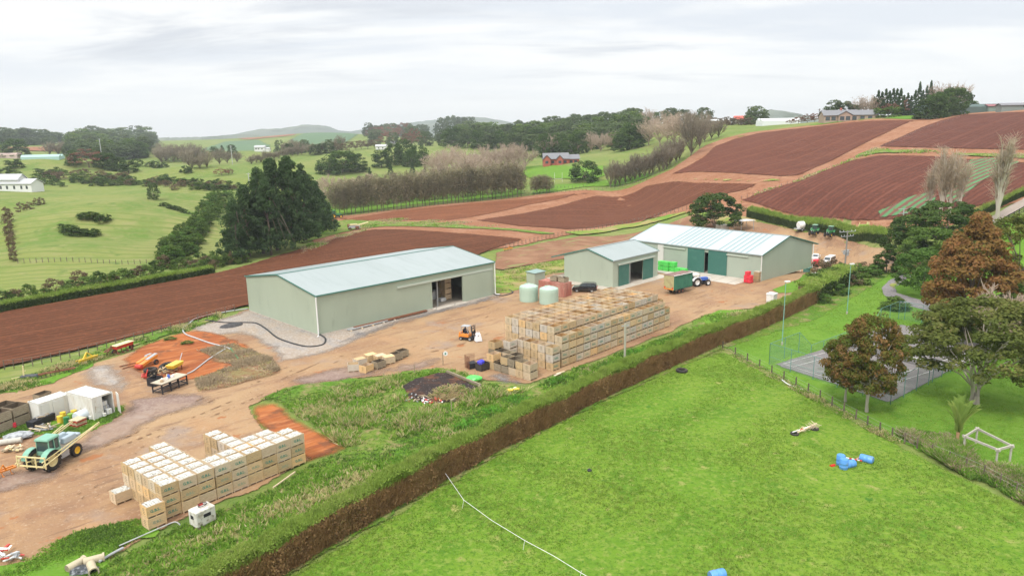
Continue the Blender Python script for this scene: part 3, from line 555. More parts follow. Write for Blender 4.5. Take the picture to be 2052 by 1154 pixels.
# ================================================================ vegetation
def leafmat(name, c, c2, c3=None, rnd=.12):
    ly = [('a','v',.25,.75,c2), N_(.9,.5,.7,tuple(q*.75 for q in c),O3,3)]
    if c3: ly.append(('a','v',.72,.95,c3))
    if name in MATS: return MATS[name]
    m = M(name, c, .75, ly, None, .15, rnd=rnd); nt = m.node_tree; N = nt.nodes; L = nt.links; b = N['Principled BSDF']; out = N['Material Output']
    tr = N.new('ShaderNodeBsdfTranslucent'); mx = N.new('ShaderNodeMixShader'); mx.inputs[0].default_value = .42
    src = b.inputs['Base Color'].links[0].from_socket; L.new(src, tr.inputs[0]); L.new(b.outputs[0], mx.inputs[1]); L.new(tr.outputs[0], mx.inputs[2]); L.new(mx.outputs[0], out.inputs[0])
    return m
m_bark = M('bark', (.16,.125,.095), .95, (N_(6,.45,.7,(.09,.07,.055),(1,1,.3)),), rnd=.1)
m_barkp = M('pale bark', (.46,.41,.34), .95, (N_(5,.5,.7,(.30,.25,.20),(1,1,.3)),))
def quads(P, nrm, size, asp=1.5, rng=NP):
    n = len(P); a = rng.normal(size=(n,3)); a -= (a*nrm).sum(1)[:,None]*nrm; a /= np.linalg.norm(a, axis=1)[:,None]+1e-9
    b = np.cross(nrm, a); s = np.asarray(size)*rng.uniform(.6, 1.35, n); s = s[:,None]
    c = nrm*s*.25*rng.uniform(-1,1,(n,1))
    V = np.stack([P-a*s*asp, P-b*s*.8+c, P+a*s*asp, P+b*s*.8+c], 1).reshape(-1, 3)
    return V, np.arange(4*n).reshape(n, 4)
def clumps_leaves(Cn, Rd, per, size, flat=.65, up=.5, rng=NP, asp=1.4, cv=None):
    n = len(Cn); idx = np.repeat(np.arange(n), per); m = len(idx)
    d = rng.normal(size=(m,3)); d[:,2] += up*.6; d /= np.linalg.norm(d, axis=1)[:,None]
    r = rng.uniform(.55, 1.08, m)**.6; R_ = Rd[idx][:,None]*r[:,None]
    P = Cn[idx]+d*R_*np.array([1,1,flat]); nr = d+rng.normal(size=(m,3))*.55; nr[:,2] += up; nr /= np.linalg.norm(nr, axis=1)[:,None]
    V, F = quads(P, nr, size, asp, rng); cvv = rng.uniform(0, 1, n) if cv is None else cv
    return V, F, np.clip(cvv[idx]*.55+rng.uniform(0, .45, m), 0, 1)
def shape_pts(kind, n, rng):
    out = []
    while len(out) < n:
        if kind == 'mass': t = rng.uniform(0, 2*PI); u = rng.uniform(0, 1); z = .06+.84*u; r = .47*math.sqrt(max(0, 1-(abs(u-.25)/.8)**2))*rng.uniform(.3, 1)**.5
        elif kind == 'massr': t = rng.uniform(0, 2*PI); u = rng.uniform(0, 1); z = .08+.82*u; r = .40*math.sqrt(max(0, 1-(abs(u-.4)/.62)**2))*rng.uniform(.3, 1)**.5
        elif kind == 'dome':      # wide dome, flat base
            t = rng.uniform(0, 2*PI); u = rng.uniform(0, 1); z = .22+.68*u; r = .5*math.sqrt(max(0, 1-((u-.18)/.86)**2))*rng.uniform(.35, 1)**.5
        elif kind == 'round': t = rng.uniform(0, 2*PI); u = rng.uniform(0, 1); z = .25+.68*u; r = .42*math.sqrt(max(0, 1-((u-.45)/.58)**2))*rng.uniform(.3, 1)**.5
        elif kind == 'shrub': t = rng.uniform(0, 2*PI); u = rng.uniform(0, 1); z = .05+.82*u; r = .46*math.sqrt(max(0, 1-(u/1.05)**2))*rng.uniform(.3, 1)**.5
        elif kind == 'cone': t = rng.uniform(0, 2*PI); u = rng.uniform(0, 1)**1.35; z = .08+.88*u; r = .30*(1-u)**.85*rng.uniform(.5, 1)
        elif kind == 'egg': t = rng.uniform(0, 2*PI); u = rng.uniform(0, 1)**1.1; z = .10+.85*u; r = .42*(math.sin(PI*min(1, (u*.9+.16)))**.8)*(1-u*.35)*rng.uniform(.4, 1)**.5
        elif kind == 'tall': t = rng.uniform(0, 2*PI); u = rng.uniform(0, 1); z = .26+.68*u; r = .22*math.sqrt(max(0, 1-((u-.45)/.6)**2))*rng.uniform(.2, 1)**.5
        elif kind == 'pine': t = rng.uniform(0, 2*PI); u = rng.uniform(0, 1)**1.15; z = .12+.84*u; r = (.31*(1-u)**.78+.015)*rng.uniform(.3, 1)**.5*(1+.35*math.sin(4*t+9*u))
        elif kind == 'open': t = rng.uniform(0, 2*PI); u = rng.uniform(0, 1); z = .34+.58*u; r = .5*math.sqrt(max(0, 1-((u-.3)/.75)**2))*rng.uniform(.25, 1)**.5
        out.append((r*math.cos(t), r*math.sin(t), z))
    return np.array(out)
def trunk_mb(kind, h0, rad_, pts, nl, rng, bend=.02, multi=1, b=None, mi=0):
    b = b or MB()
    for q in range(multi):
        ox, oy = (rng.uniform(-.03,.03), rng.uniform(-.03,.03)) if multi > 1 else (0, 0)
        P = [Vector((ox, oy, -.02))]; top = h0*rng.uniform(.9, 1.1); lean = Vector((rng.uniform(-1,1), rng.uniform(-1,1), 0))*(.06 if multi > 1 else bend)
        for i in range(1, 5): t = i/4; P.append(Vector((ox, oy, 0))+lean*t*t*2+Vector((rng.uniform(-.3,.3)*bend, rng.uniform(-.3,.3)*bend, top*t)))
        b.tube(P, [rad_*(1.35 if i == 0 else 1-.5*i/4) for i in range(5)], 7, mi)
        for j in range(nl//multi):
            c = pts[rng.randint(len(pts))]; s = P[rng.randint(2, 5)]; mdl = (s*.55+Vector(c)*.45)+Vector((0, 0, .03)); b.tube([s, mdl, Vector(c)], [rad_*.45, rad_*.28, rad_*.08], 5, mi)
    return b
def leafy(name, kind, ncl, per, lsize, rc, lmat, seed, trunk=(.3,.018,10), flat=.6, up=.6, multi=1, bark=None, single=False, asp=1.4, gap=0):
    rng = np.random.RandomState(seed); C_ = shape_pts(kind, ncl, rng); 
    R_ = rng.uniform(.7, 1.25, ncl)*rc; R_ = R_*np.where(rng.uniform(0,1,ncl) < .2, 1.25, 1)
    V, F, v = clumps_leaves(C_, R_, per, lsize, flat, up, rng, asp)
    tb = trunk_mb(kind, trunk[0], trunk[1], C_, trunk[2], rng, multi=multi)
    if single:
        nv = len(V); TV = np.array(tb.v); me = bpy.data.meshes.new(name)
        faces = F.tolist()+[tuple(i+nv for i in f) for f in tb.f]; me.from_pydata(np.vstack([V, TV]).tolist(), [], faces)
        me.materials.append(lmat); me.materials.append(bark or m_bark)
        me.polygons.foreach_set('material_index', np.array([0]*len(F)+[1]*len(tb.f), np.int32))
        a = me.attributes.new('v', 'FLOAT', 'FACE'); a.data.foreach_set('value', np.concatenate([v, np.zeros(len(tb.f))]).astype(np.float32)); me.update(); return (me, None)
    return (mesh_np(name+' crown', V, F, [lmat], attrs={'v': ('FACE', v)}), tb.mesh(name+' trunk', bark or m_bark, smooth=True))
def bare(name, seed, mat, form='vase', nb=14, n2=10, n3=9, w=.42, h0=.2, thin=.0035, single=True, bark=None, dense=1.):
    """leafless tree: limbs, branches, fine twigs as thin slivers"""
    rng = np.random.RandomState(seed); b = MB(); tips = []; P0 = Vector((0,0,-.02)); S = []; E_ = []; Wd = []
    b.tube([P0, (0,0,h0*.5), (rng.uniform(-.01,.01), 0, h0)], [.020,.015,.012], 6)
    for i in range(nb):
        t = 2*PI*i/nb+rng.uniform(-.3,.3); q = rng.uniform(.2, 1)
        z0 = h0*rng.uniform(.5,1.2) if form != 'column' else rng.uniform(.1,.6)
        a = Vector((0,0,z0)); ww = w*q
        if form == 'column': e = Vector((math.cos(t)*ww, math.sin(t)*ww, min(.97, z0+rng.uniform(.3,.5))))
        else: e = Vector((math.cos(t)*ww, math.sin(t)*ww, rng.uniform(.62, .9)*(1-.35*q*q)+.05))
        m_ = a.lerp(e, .5)+Vector((math.cos(t), math.sin(t), -.2))*ww*.12
        b.tube([a, m_, e], [.009,.006,.003], 4)
        for j in range(n2):
            s = m_.lerp(e, rng.uniform(-.3, 1)) ; d = Vector((rng.normal()*.6+math.cos(t)*.5, rng.normal()*.6+math.sin(t)*.5, rng.uniform(.2,1.3) if form != 'column' else rng.uniform(2.,4.))).normalized()
            L = rng.uniform(.10,.2)*(1 if form != 'column' else .7); e2 = s+d*L; S.append(s); E_.append(e2); Wd.append(thin*1.5)
            for k in range(n3):
                s2 = s.lerp(e2, rng.uniform(.2,1)); d2 = (d+Vector(rng.normal(size=3))*.6+Vector((0,0,.25))).normalized(); S.append(s2); E_.append(s2+d2*rng.uniform(.04,.11)); Wd.append(thin)
    S = np.array([tuple(x) for x in S]); E_ = np.array([tuple(x) for x in E_]); Wd = np.array(Wd); d = E_-S; sd_ = np.cross(d, rng.normal(size=d.shape)); sd_ /= np.linalg.norm(sd_, axis=1)[:,None]
    V = np.stack([S-sd_*Wd[:,None], S+sd_*Wd[:,None], E_+sd_*Wd[:,None]*.4, E_-sd_*Wd[:,None]*.4], 1).reshape(-1,3); F = np.arange(len(V)).reshape(-1,4)
    nv = len(V); me = bpy.data.meshes.new(name)
    if single:
        me.from_pydata(np.vstack([V, np.array(b.v)]).tolist(), [], F.tolist()+[tuple(i+nv for i in f) for f in b.f]); me.materials.append(mat); me.materials.append(bark or mat)
        me.polygons.foreach_set('material_index', np.array([0]*len(F)+[1]*len(b.f), np.int32)); v = rng.uniform(0,1,len(F)+len(b.f))
        a = me.attributes.new('v', 'FLOAT', 'FACE'); a.data.foreach_set('value', v.astype(np.float32)); me.update(); return (me, None)
    return (mesh_np(name+' crown', V, F, [mat], attrs={'v': ('FACE', rng.uniform(0,1,len(F)))}), b.mesh(name+' trunk', bark or mat, smooth=True))
lm_dark = leafmat('dark evergreen leaves', (.050,.095,.020), (.085,.145,.030), (.14,.20,.05))
lm_mid = leafmat('mid green leaves', (.085,.150,.028), (.135,.21,.04), (.20,.26,.06))
lm_far = leafmat('woodland leaves', (.075,.115,.042), (.12,.17,.06), (.20,.235,.095), .25)
lm_pine = leafmat('pine needles', (.048,.090,.032), (.080,.14,.048), (.13,.20,.065))
lm_aut = leafmat('bronze leaves', (.13,.185,.03), (.26,.155,.05), (.38,.20,.09))
lm_oran = leafmat('autumn leaves', (.23,.145,.04), (.30,.14,.055), (.20,.21,.05))
lm_yel = leafmat('yellow green leaves', (.13,.165,.03), (.19,.20,.04), (.24,.19,.07))
lm_olive = leafmat('olive brown leaves', (.21,.19,.105), (.27,.23,.14), (.34,.28,.21), .18)
lm_bright = leafmat('bright green leaves', (.085,.17,.03), (.12,.22,.04), (.16,.26,.07))
lm_bare = leafmat('bare twigs', (.48,.37,.29), (.55,.44,.35), (.36,.28,.21), .12)
lm_bare2 = leafmat('grey brown twigs', (.27,.23,.165), (.35,.30,.22), (.21,.175,.125), .12)
lm_poplar = leafmat('poplar twigs', (.50,.41,.29), (.56,.47,.36), (.38,.31,.22))
lm_rust = leafmat('rusty leaves', (.24,.11,.07), (.30,.16,.10), (.17,.12,.07), .2)
lm_brown = leafmat('brown dry leaves', (.15,.11,.06), (.22,.155,.09), (.11,.13,.05), .2)
PR = {}
def proto(kind):
    if kind in PR: return PR[kind]
    mk = {
     'evergreen': lambda s: leafy('evergreen', 'mass', 60, 30, .030, .12, lm_far, s, (.3,.022,4), single=True),
     'roundtree': lambda s: leafy('round tree', 'massr', 56, 30, .030, .115, lm_far, s+20, (.3,.02,4), single=True),
     'darktree': lambda s: leafy('dark tree', 'mass', 70, 50, .024, .115, lm_dark, s+40, (.3,.025,6), single=True),
     'greentree': lambda s: leafy('green tree', 'massr', 56, 30, .028, .115, lm_mid, s+50, (.3,.022,4), single=True),
     'rusttree': lambda s: leafy('rust tree', 'dome', 40, 40, .02, .09, lm_rust, s+60, (.3,.02,6), single=True),
     'browntree': lambda s: leafy('brown tree', 'dome', 40, 40, .02, .09, lm_brown, s+70, (.3,.02,6), single=True),
     'spire': lambda s: leafy('conifer', 'cone', 110, 22, .022, .042, lm_pine, s+80, (.9,.012,0), single=True, up=-.1),
     'shrub': lambda s: leafy('shrub', 'shrub', 26, 40, .034, .15, lm_mid, s+100, (.3,.02,4), single=True),
     'shrubd': lambda s: leafy('dark shrub', 'shrub', 26, 36, .036, .15, lm_dark, s+110, (.3,.02,4), single=True),
     'shrubb': lambda s: leafy('brown shrub', 'shrub', 26, 32, .034, .14, lm_brown, s+120, (.3,.02,4), single=True),
     'shrubl': lambda s: leafy('bright shrub', 'shrub', 30, 46, .032, .14, lm_bright, s+130, (.3,.02,4), single=True),
     'alder': lambda s: leafy('alder', 'tall', 50, 40, .012, .10, lm_olive, s+140, (.85,.012,12), single=True, flat=1.1, asp=1.9),
     'bare': lambda s: bare('bare tree', s+160, lm_bare, nb=18, h0=.1),
     'barew': lambda s: bare('wide bare tree', s+170, lm_bare, nb=20, w=.55, thin=.0045),
     'bareg': lambda s: bare('grey bare tree', s+180, lm_bare2, nb=22, n2=13, w=.42, thin=.0040, h0=.09),
     'poplar': lambda s: bare('poplar', s+190, lm_poplar, 'column', nb=30, n2=9, n3=6, w=.08, h0=.85, thin=.0018, bark=m_barkp),
    }[kind]
    PR[kind] = [mk(s) for s in range(3 if kind not in ('poplar',) else 2)]; return PR[kind]
TREEN = {'evergreen':'evergreen_tree','roundtree':'broadleaf_tree','darktree':'evergreen_tree','greentree':'broadleaf_tree','rusttree':'autumn_tree','browntree':'autumn_tree','spire':'conifer_tree','shrub':'shrub','shrubd':'shrub','shrubb':'shrub','shrubl':'shrub',
         'alder':'alder_tree','bare':'bare_tree','barew':'bare_tree','bareg':'bare_tree','poplar':'poplar_tree'}
ONES = 'first second third fourth fifth sixth seventh eighth ninth tenth eleventh twelfth'.split()
def ordn(i): return ONES[i] if i < 12 else '%d%s' % (i+1, {1:'st',2:'nd',3:'rd'}.get((i+1) % 10 if (i+1) % 100 not in (11,12,13) else 0, 'th'))
def plant_at(kind, loc, h, w, label, group=None, cat=None, k=None):
    """h, w in metres; prototypes are 1 unit tall"""
    me, _ = random.choice(proto(kind)) if k is None else proto(kind)[k]
    o = link(TREEN[kind], me, None, loc, random.uniform(0, 6.28)); base = {'evergreen':.95,'roundtree':.85,'darktree':.98,'greentree':.85,'rusttree':.95,'browntree':.95,'spire':.6,'alder':.46,'bare':.8,'barew':1.05,'bareg':.85,'poplar':.26}.get(kind, .95)
    o.scale = (w/base, w/base, h); tag(o, label, cat or ('shrub' if 'shrub' in kind else 'tree'), group); return o
PLQ = []
def plants(kind, items, tmpl, group=None, cat=None):
    """items: (px, py_base, h_px, w_px). Labelled left to right."""
    items = sorted(items)
    for i, it in enumerate(items): PLQ.append((kind if isinstance(kind, str) else kind[i % len(kind)], it, tmpl.format(n=ordn(i)), group, cat))
def flush_plants():
    pts = GG([(it[0], it[1]) for _, it, _, _, _ in PLQ])
    for (kind, it, lab, grp, cat), p in zip(PLQ, pts):
        s = rng_m(p)/FP*math.sqrt(1+((it[0]-CX)/FP)**2)*.98; plant_at(kind, (p[0], p[1], p[2]-.05), it[2]*s, it[3]*s, lab, grp, cat)
    PLQ.clear()
def line_px(pts, n, jx=0, jy=0):
    L = [0]; 
    for a, b in zip(pts, pts[1:]): L.append(L[-1]+math.hypot(b[0]-a[0], b[1]-a[1]))
    out = []
    for i in range(n):
        t = L[-1]*(i+.5)/n; k = max(j for j in range(len(L)-1) if L[j] <= t); f = (t-L[k])/(L[k+1]-L[k])
        out.append((pts[k][0]+(pts[k+1][0]-pts[k][0])*f+NP.uniform(-jx, jx), pts[k][1]+(pts[k+1][1]-pts[k][1])*f+NP.uniform(-jy, jy)))
    return out
def poly_px(poly, n, mind):
    xs = [p[0] for p in poly]; ys = [p[1] for p in poly]; out = []; tr = 0
    while len(out) < n and tr < 6000:
        tr += 1; x, y = NP.uniform(min(xs), max(xs)), NP.uniform(min(ys), max(ys))
        if inside(poly, np.array([x]), np.array([y]))[0] and all((x-a)**2+((y-b)*3)**2 > mind**2 for a, b in out): out.append((x, y))
    return out
U = NP.uniform
# --- row of brown trees behind the far field
plants('alder', [(x, y, U(60,74)*(1 if x > 700 else .85), U(20,30)) for x, y in line_px([(668,432),(760,425),(850,414),(950,404),(1048,394)], 46, 2, 1)], '{n} from left in the olive-brown tree row behind the field', 'row of olive-brown trees')
plants('alder', [(x, y, U(50,62), U(20,30)) for x, y in line_px([(672,420),(860,402),(1040,386)], 30, 4, 2)], 'back-row olive-brown tree, {n} from left behind the far field', 'row of olive-brown trees')
plants('alder', [(x, y, U(32,40), U(16,22)) for x, y in line_px([(1066,390),(1106,386)], 6, 2, 1)], '{n} from left in the small copse right of the brown row', 'small copse at the field edge')
plants('bareg', [(x, y, U(44,56), U(30,38)) for x, y in line_px([(1218,377),(1240,372),(1290,356),(1330,342),(1365,318)], 16, 3, 1)], '{n} grey-brown tree up the edge of the maroon field', 'trees up the field edge')
plants('bareg', [(1385,312,84,60),(1402,298,74,50),(1412,285,50,34),(1440,276,36,30),(1425,280,40,30)], '{n} tall grey-brown tree at the top of the field edge', 'trees up the field edge')
# --- bare pink-beige trees
plants('barew', [(x, y, U(44,60), U(50,66)) for x, y in ((885,350),(915,346),(940,352),(965,344),(990,348),(1012,344),(1035,342),(1052,340),(905,338),(975,336),(1020,334))], '{n} from left in the pinkish bare grove left of the brick house', 'pinkish bare trees')
plants('barew', [(x, y, U(40,54), U(44,60)) for x, y in ((870,352),(955,362),(985,360),(1010,362),(1035,358),(930,364),(890,366),(860,372))], '{n} from left in the lower pinkish bare grove', 'pinkish bare trees')
plants('barew', [(x, y, U(26,36), U(40,52)) for x, y in ((640,392),(662,388),(690,386),(715,384),(738,382),(760,386),(700,398),(650,404),(795,380),(825,378))], '{n} from left among the low pinkish trees beside the pines', 'low pinkish bare trees')
plants('barew', [(1300,292,58,60),(1322,294,64,66),(1350,296,66,70),(1375,292,62,60),(1338,286,58,60)], '{n} from left of the big bare trees on the centre ridge', 'big bare trees on the ridge')
plants('bare', [(1102,314,46,42),(1185,302,40,38),(1204,304,40,36),(1226,300,38,36),(1146,310,30,30)], '{n} from left of the bare trees behind the brick house', 'bare trees behind the brick house')
plants('darktree', [(1090,316,50,30),(1122,312,46,40),(1160,308,46,40),(1262,300,54,46),(1244,304,40,34),(1140,312,42,36),(1275,296,50,40)], '{n} dark tree from left behind the brick house', 'dark trees behind the brick house')
plants('darktree', [(1173,364,44,62)], 'dark spreading tree on the lawn right of the brick house')
plants('darktree', [(686,347,44,72),(660,350,34,50),(712,344,36,46)], '{n} from left of the dark flat-topped trees above the pines')
plants('darktree', [(765,336,36,40),(790,330,44,40),(812,326,48,40),(838,330,40,44),(825,334,36,40)], '{n} from left in the dark clump on the green slope', 'dark clump on the slope')
plants('spire', [(783,352,28,14),(827,350,26,14),(742,362,26,14),(852,352,22,12),(880,350,24,12)], '{n} small conifer from left below the dark clump')
# --- centre forest
FOR = poly_px([(870,285),(930,278),(1000,275),(1080,272),(1180,262),(1290,252),(1300,286),(1260,298),(1170,302),(1080,306),(1000,300),(930,300),(880,300)], 78, 16)
plants(('evergreen','darktree','greentree','roundtree','evergreen','evergreen','greentree'), [(x, y, U(28,44), U(36,52)) for x, y in FOR], '{n} from left of the evergreens on the centre hill', 'evergreen wood on the centre hill')
plants(('roundtree','evergreen'), [(x, y, U(28,38), U(28,40)) for x, y in line_px([(1000,262),(1080,252),(1180,244),(1280,240)], 18, 4, 3)], '{n} from left along the top of the centre wood', 'evergreen wood on the centre hill')
plants('evergreen', [(885,280,44,34),(905,279,48,36),(925,278,46,40),(945,279,46,34),(962,280,34,26),(980,282,30,30)], '{n} of the tall trees at the left end of the wood')
plants(('evergreen','roundtree','rusttree'), [(x, y, U(20,34), U(24,34)) for x, y in poly_px([(722,262),(770,262),(860,272),(870,296),(800,296),(740,292)], 26, 10)], '{n} from left in the hazy trees left of the centre wood', 'hazy trees left of the wood')
plants('browntree', [(x, y, 18, 26) for x, y in line_px([(668,308),(700,302),(740,298),(758,296)], 7, 2, 1)], '{n} from left in the pale brown hedge-like tree line', 'pale brown tree line')
plants(('evergreen','bareg'), [(x, y, U(18,30), U(20,26)) for x, y in line_px([(560,312),(600,308),(640,310),(690,300)], 16, 3, 2)], '{n} from left in the far mixed shelter belt', 'far shelter belt')
plants('bareg', [(x, y, U(14,20), U(16,22)) for x, y in line_px([(500,330),(540,322),(580,314),(610,310)], 12, 1, 1)], '{n} purplish tree from left in the far shelter belt', 'far shelter belt')
# ridge trees between wood and hilltop house
plants('bare', [(1278,236,30,22),(1300,232,34,26),(1262,238,24,20),(1290,240,28,24)], '{n} bare tree from left on the ridge skyline', 'skyline trees')
plants('roundtree', [(1325,232,26,30),(1345,230,32,36),(1368,230,28,30),(1310,238,24,26),(1340,240,26,30)], '{n} green tree from left on the ridge skyline', 'skyline trees')
plants('bareg', [(1380,229,22,24),(1395,229,20,20)], '{n} thin tree from left on the ridge skyline', 'skyline trees')
plants('evergreen', [(1412,228,30,34),(1516,244,34,42),(1504,240,32,22),(1470,232,9,10)], '{n} from left of the lone skyline evergreens')
plants('rusttree', [(1478,236,14,14),(1416,244,16,20),(1600,241,14,22),(1618,242,16,22),(1632,240,16,20),(1585,242,10,16)], '{n} rusty bush from left along the hilltop', 'rusty bushes on the hilltop')
plants('shrubb', [(x, 250+U(-2,4), U(12,18), U(18,26)) for x in range(1425,1500,12)], '{n} shrub from left below the ridge cottages', 'shrubs below the ridge cottages')
plants('evergreen', [(1670,226,34,34),(1690,226,30,40),(1712,226,22,24)], '{n} from left of the trees behind the hilltop house')
plants('bare', [(1722,226,36,34),(1740,226,34,30),(1752,226,34,24)], '{n} bare tree from left behind the hilltop house')
plants('spire', [(x, 228, U(30,44)*(1 if x < 1830 else 1.2), U(13,17)) for x in np.linspace(1750,1868,17)], '{n} conifer from left in the hilltop row', 'hilltop conifer row')
plants('rusttree', [(1765,230,26,26),(1806,231,30,24),(1786,232,20,22)], '{n} rusty tree from left in front of the conifers')
plants('shrub', [(1760,236,16,20),(1780,236,18,22),(1796,234,16,18),(1745,236,12,16),(1838,232,14,12)], '{n} green bush from left on the hilltop lawn', 'hilltop garden bushes')
plants('bare', [(x, 228, U(46,54), 34) for x in (1868,1884,1900,1915)], '{n} pale bare tree from left at the hilltop corner', 'pale trees at the hilltop corner')
plants('darktree', [(1855,240,32,34),(1872,238,38,36),(1890,235,42,38),(1910,232,42,40),(1928,228,34,34)], '{n} from left of the dark trees at the hilltop corner', 'dark trees at the hilltop corner')
# left distance
plants(('evergreen','roundtree','evergreen','greentree'), [(x, y, U(18,28), U(26,36)) for x, y in poly_px([(135,312),(150,288),(200,282),(296,286),(300,300),(270,320),(200,322)], 62, 11)], '{n} from left in the big dark wood at far left', 'big dark wood at far left')
plants(('roundtree','evergreen'), [(x, y, U(14,22), U(20,30)) for x, y in line_px([(-20,282),(60,284),(122,284)], 18, 3, 1)], '{n} from left in the tree line at the left horizon', 'left horizon tree line')
plants('evergreen', [(x, y, U(9,12), U(16,22)) for x, y in line_px([(-20,291),(60,291),(110,289)], 12, 3, 0)], '{n} from left in the low hedge under the left horizon', 'left horizon tree line')
plants('darktree', [(34,316,26,40),(148,332,24,22),(205,336,24,26),(222,340,26,26),(240,342,22,28),(258,346,20,30),(262,316,26,36),(280,316,26,34),(240,316,20,30)], '{n} dark tree from left in the left valley', 'dark trees in the left valley')
plants('rusttree', [(179,336,30,50)], 'brown rounded tree in the left valley')
plants('bareg', [(x, y, U(24,32), U(28,36)) for x, y in poly_px([(312,328),(405,330),(400,322),(330,318)], 12, 8)]+[(x, y, U(20,30), U(22,30)) for x, y in ((400,338),(415,336),(440,330),(456,328),(385,338),(100,312),(118,312),(475,326))], '{n} grey bare tree from left in the left valley', 'grey bare trees in the left valley')
plants('rusttree', [(445,352,14,26),(458,350,12,18)], '{n} rusty bush from left in the left valley')
plants(('darktree','spire'), [(396,312,14,18),(430,314,18,16),(446,312,18,14),(410,314,12,14),(465,312,20,18)], '{n} small dark tree from left by the far crop field')
plants(('shrubd','shrub','shrubb'), [(x, y, U(7,13), U(12,22)) for x, y in poly_px([(55,366),(120,348),(240,352),(280,372),(220,376),(60,378)], 44, 9)], '{n} from left in the scrub of the left gully', 'gully scrub')
plants(('shrubd','shrub','shrubb'), [(x, y, U(8,14), U(14,22)) for x, y in poly_px([(275,372),(320,362),(420,368),(480,372),(470,382),(330,380)], 40, 8)], '{n} from left in the scrub above the planted strip', 'gully scrub')
plants('shrubd', [(x, y, U(8,14), U(14,22)) for x, y in ((10,352),(28,352),(78,350),(95,354),(20,336),(30,337),(300,334),(312,336),(325,337),(370,346),(378,347),(275,332))], '{n} from left of the scattered bushes on the left pasture', 'scattered pasture bushes')
plants('shrubd', [(x, y, U(8,13), U(16,26)) for x, y in line_px([(165,432),(185,440),(210,444)], 6, 3, 3)]+[(x, y, U(9,14), U(16,26)) for x, y in line_px([(122,462),(150,468),(190,470),(172,476)], 8, 3, 3)], '{n} gorse bush from left on the grassy mound', 'gorse on the mound')
plants('shrubd', [(x, y, U(7,10), 12) for x, y in line_px([(322,412),(350,420),(376,428)], 9, 1, 1)], '{n} bush from left in the short dark hedge on the mound', 'short hedge on the mound')
plants('roundtree', [(308,400,30,20)], 'lone thin tree on the left pasture')
plants('shrubb', [(x, y, U(14,18), U(10,16)) for x, y in line_px([(14,430),(18,470),(24,500),(28,530)], 9, 1, 1)]+[(42,424,14,14),(60,420,12,14),(74,412,12,10),(84,410,12,10)], '{n} dark bush from left along the left fence', 'bushes along the left fence')
# native strip
STR = poly_px([(322,522),(345,492),(380,452),(405,418),(425,390),(465,386),(468,402),(440,430),(412,470),(380,512),(340,530)], 96, 9)
plants(('shrub','shrubd','shrub','shrubl'), [(x, y, U(.8,1.25)*(10+(y-385)*.11), U(.9,1.3)*(12+(y-385)*.09)) for x, y in STR], '{n} from left in the planted strip of native shrubs', 'planted native strip')
plants(('shrubd','shrub','shrubb'), [(x, y, U(14,26), U(16,30)) for x, y in line_px([(300,542),(340,540),(370,534),(420,528),(460,525),(500,522),(440,536),(370,546)], 26, 4, 4)], '{n} bush from left at the foot of the planted strip', 'bushes at the foot of the strip')
plants(('shrubd','shrubb','shrub'), [(x, y, U(18,34), U(24,40)) for x, y in ((30,606),(60,600),(112,590),(150,586),(165,576),(180,580),(222,574),(260,568),(282,562),(300,562),(135,596),(200,584),(240,576),(90,604),(325,556),(10,612))], '{n} bush from left along the hedge of the near field', 'bushes along the near field hedge')
# right middle
plants('poplar', [(1862,432,84,34),(1884,436,100,36),(1902,432,94,34),(1922,428,74,30)], '{n} from left of the bare poplars by the cabbage rows', 'bare poplars')
plants('poplar', [(1996,452,122,42)], 'single tall bare poplar beside the farm road')
# ================================================================ near trees, hedges, weeds
def big_tree(name, label, kind, px, py, hpx, wpx, lm, ncl=110, per=120, ls=.011, rc=.075, trunk=(.34,.02,16), bark=None, seed=1, up=.6, multi=1, flat=.6, base=.95, rz=None, gp=None):
    p = G(px, py); s = rng_m(p)/FP*math.sqrt(1+((px-CX)/FP)**2)*.98*1.03
    c, t = leafy(name, kind, ncl, per, ls, rc, lm, seed, trunk, flat, up, multi, bark)
    r = empty(name, p-Vector((0,0,.05)), 0 if rz is None else rz, label, 'tree', gp)
    fk = .86 if py > 600 else .93 if kind != 'pine' else .97
    h, w = hpx*s*fk, wpx*s*fk
    for nm, me in (('trunk', t), ('crown', c)):
        o = link(nm, me, r)
        if nm == 'crown': o.scale = (w/base, w/base, h)
        else: o.scale = ((w/base+h)/2*1.0,)*2+(h,)
    return r
def pine(label, px, py, hpx, wpx, seed):
    return big_tree('pine_tree', label, 'pine', px, py, hpx, wpx, lm_pine, 165, 74, .0115, .052, (.85,.017,14), seed=seed, up=.5, flat=.8, base=.70, gp='shelter pines beside the big shed')
for i, (px, py, h, w) in enumerate(((478,522,112,70),(500,514,130,74),(528,508,156,80),(556,502,170,88),(588,498,172,92),(614,484,146,84),(636,472,104,72),(653,464,62,46),(544,512,140,74))):
    pine(['leftmost short','second from left','third, broad','tallest central','broad right of centre','second from right large','rightmost large','small last at right','slim front'][i]+' dark pine of the clump behind the big shed', px, py, h, w, 300+i)
big_tree('bronze_tree', 'bronze and green tree with forked white trunk before the tennis court', 'round', 1738, 826, 190, 118, lm_aut, 175, 120, .0105, .075, (.36,.017,16), m_barkp, 401, multi=2, base=.86)
big_tree('bronze_tree', 'smaller bronze tree with single white trunk left of the forked one', 'round', 1694, 806, 140, 92, lm_aut, 125, 110, .012, .08, (.42,.019,10), m_barkp, 402, base=.86)
big_tree('spreading_tree', 'wide olive green tree with pale twin trunk right of the tennis court', 'open', 1956, 808, 180, 200, leafmat('olive leaves', (.115,.145,.032), (.17,.19,.045), (.23,.20,.08)), 170, 130, .0105, .075, (.34,.022,22), m_barkp, 403, multi=2)
big_tree('autumn_tree', 'tall broad orange-brown autumn tree beside the driveway', 'egg', 1940, 655, 192, 160, lm_oran, 190, 130, .0105, .07, (.3,.02,12), None, 404, base=.86)
